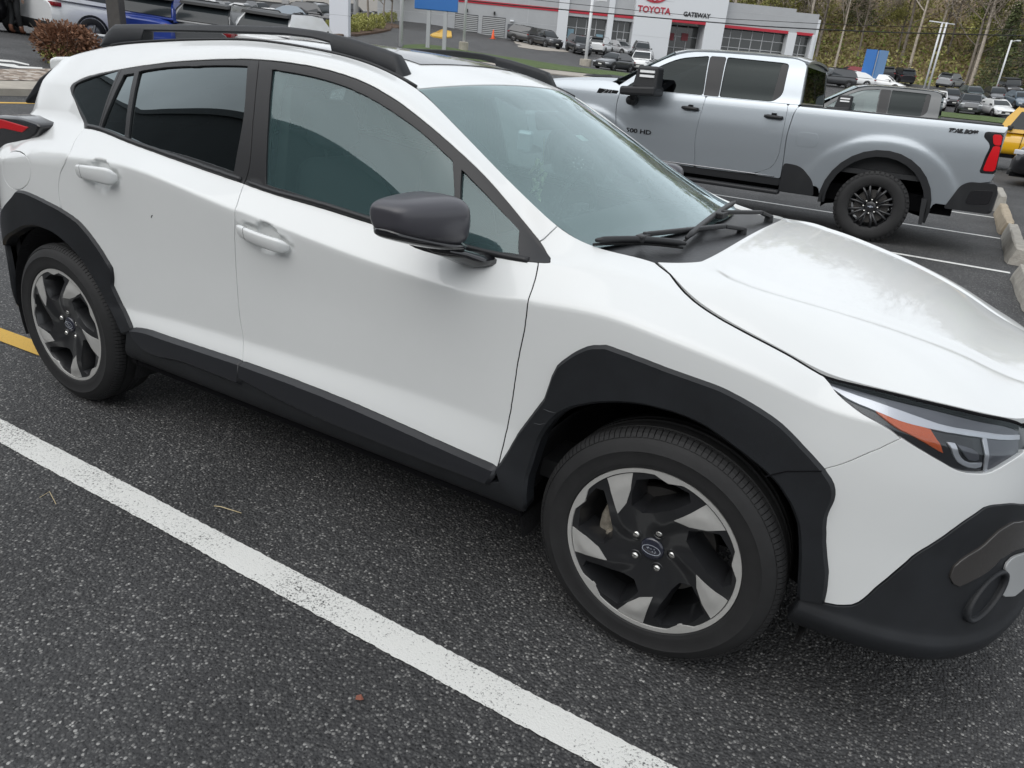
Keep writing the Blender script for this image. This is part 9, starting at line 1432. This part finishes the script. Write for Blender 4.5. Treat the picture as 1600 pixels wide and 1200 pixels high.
# ---- person walking away, mostly above the frame
def person(loc,rz):
    def skin(name,verts,edges,rad,m,parent,lv=2):
        me=bpy.data.meshes.new(name);me.from_pydata(verts,edges,[]);o=bpy.data.objects.new(name,me);COL.objects.link(o);o.parent=parent;me.materials.append(m)
        md=o.modifiers.new('skin','SKIN');md.use_smooth_shade=True
        if not me.skin_vertices: me.skin_vertices.new()
        for i,rv in enumerate(rad): me.skin_vertices[0].data[i].radius=(rv,rv*.9) if not isinstance(rv,tuple) else rv
        me.skin_vertices[0].data[0].use_root=True
        s=o.modifiers.new('sub','SUBSURF');s.levels=s.render_levels=lv;return o
    SK=mat('skin',(.42,.27,.20),rough=.55);root=empty('person',loc,rz,'person in pale grey jacket, black trousers and brown boots at the top left','person')
    V=[(0,0,.98),(0,.0,1.20),(0,0,1.40),(0,0,1.50),(0,.02,1.62),(0,.02,1.72), (-.10,0,.94),(-.11,.05,.52),(-.11,-.10,.10),(.10,0,.94),(.11,-.06,.52),(.11,.02,.10), (-.19,0,1.40),(-.24,.06,1.14),(-.24,.16,.92),(.19,0,1.40),(.24,-.04,1.14),(.24,.02,.90),(-.11,.04,.03),(.11,.16,.03)]
    E=[(0,1),(1,2),(2,3),(3,4),(4,5),(0,6),(6,7),(7,8),(0,9),(9,10),(10,11),(2,12),(12,13),(13,14),(2,15),(15,16),(16,17),(8,18),(11,19)]
    R_=[(.15,.11),(.14,.10),(.15,.10),.055,.085,.08,.09,.06,.042,.09,.06,.042,.06,.045,.03,.06,.045,.03,.035,.035]
    body=skin('person_body',V,E,R_,SK,root)
    for s,w_ in((-1,14),(1,17)):
        for f in range(5):
            x,y,z=V[w_];dx=(f-2)*.016;L_=(.07,.085,.09,.085,.065)[f] if f else .06
            a=(x+dx,y+.0,z-.03);b_=(x+dx*1.25,y+.012,z-.03-L_*.6);c=(x+dx*1.3,y+.028,z-.03-L_)
            if f==0: a=(x+s*-.02,y+.02,z-.01);b_=(x+s*-.035,y+.04,z-.05);c=(x+s*-.035,y+.05,z-.08)
            skin('finger',[a,b_,c],[(0,1),(1,2)],[.009,.008,.007],SK,body,1)
    skin('jacket',[(0,0,.80),(0,0,1.02),(0,0,1.22),(0,0,1.42),(-.20,0,1.41),(-.25,.06,1.14),(-.245,.14,.96),(.20,0,1.41),(.25,-.04,1.14),(.245,0,.95)],[(0,1),(1,2),(2,3),(3,4),(4,5),(5,6),(3,7),(7,8),(8,9)],[(.20,.15),(.18,.14),(.17,.13),(.16,.115),.075,.062,.05,.075,.062,.05],mat('jacket_grey',(.36,.38,.40),rough=.9,var=(9,.15)),body)
    skin('trousers',[(0,0,.98),(-.10,0,.92),(-.11,.05,.52),(-.11,-.09,.16),(.10,0,.92),(.11,-.06,.52),(.11,.02,.16)],[(0,1),(1,2),(2,3),(0,4),(4,5),(5,6)],[(.16,.12),.10,.075,.065,.10,.075,.065],mat('trousers_black',(.012,.013,.014),rough=.8),body)
    for q in([(-.11,-.10,.24),(-.11,-.10,.08),(-.11,.04,.04)],[(.11,.02,.24),(.11,.02,.06),(.11,.17,.035)]): skin('boot',q,[(0,1),(1,2)],[.062,.06,.045],mat('boot_brown',(.16,.065,.035),rough=.6),body)
    skin('hair',[(0,-.01,1.78),(0,-.03,1.68),(0,-.05,1.58)],[(0,1),(1,2)],[(.085,.09),(.10,.10),(.07,.05)],mat('hair_dark',(.03,.02,.015),rough=.7),body)
    b=MB();b.lathe([(0,.125),(.012,.12),(.018,.09)],8,c=(0,.02,1.64));b.build('nose',SK,body,True)
    for s in(-1,1):
        b=MB();b.tube([(s*.088,.02,1.62),(s*.098,.015,1.65)],[.018,.014],6);b.build('ear',SK,body,True);b=MB();b.lathe([(0,.108),(.013,.10),(.001,.095)],8,c=(s*.034,0,1.665));b.build('eye',WHT,body,True)
    b=MB();b.tube([(-.025,.105,1.585),(.025,.105,1.585)],.006,6);b.build('mouth',mat('lips',(.35,.12,.11),rough=.5),body,True)
    return root
person(tuple(BG['person']),math.radians(30))
# ---- straws and a dry leaf on the asphalt
ST=mat('straw',(.55,.45,.27),rough=.8)
def litter(name,pts,r,label,cat='straw'): b=MB();b.tube(pts,r,5);tag(b.build(name,ST,None,True),label,cat)
litter('straw_stalk',[(-.169,-1.089,.004),(-.142,-1.083,.009),(-.062,-1.062,.004)],.0019,'straw stalk on the asphalt beside the white line, below the rear door')
litter('grass_blade',[(-.666,-1.413,.004),(-.668,-1.377,.010),(-.586,-1.403,.004)],.0012,'bent dry grass blade on the asphalt at far left, below the white line','grass blade')
LFM=mat('dead_leaf',(.20,.07,.045),rough=.8,var=(90,.3))
b=MB();b.add([(.811,-1.452,.006),(.822,-1.446,.011),(.836,-1.452,.007),(.833,-1.461,.010),(.817,-1.463,.005)],[(0,1,2,3,4)]);tag(b.build('dead_leaf',LFM,None,fix=False),'small reddish dead leaf on the asphalt below the white line','leaf')
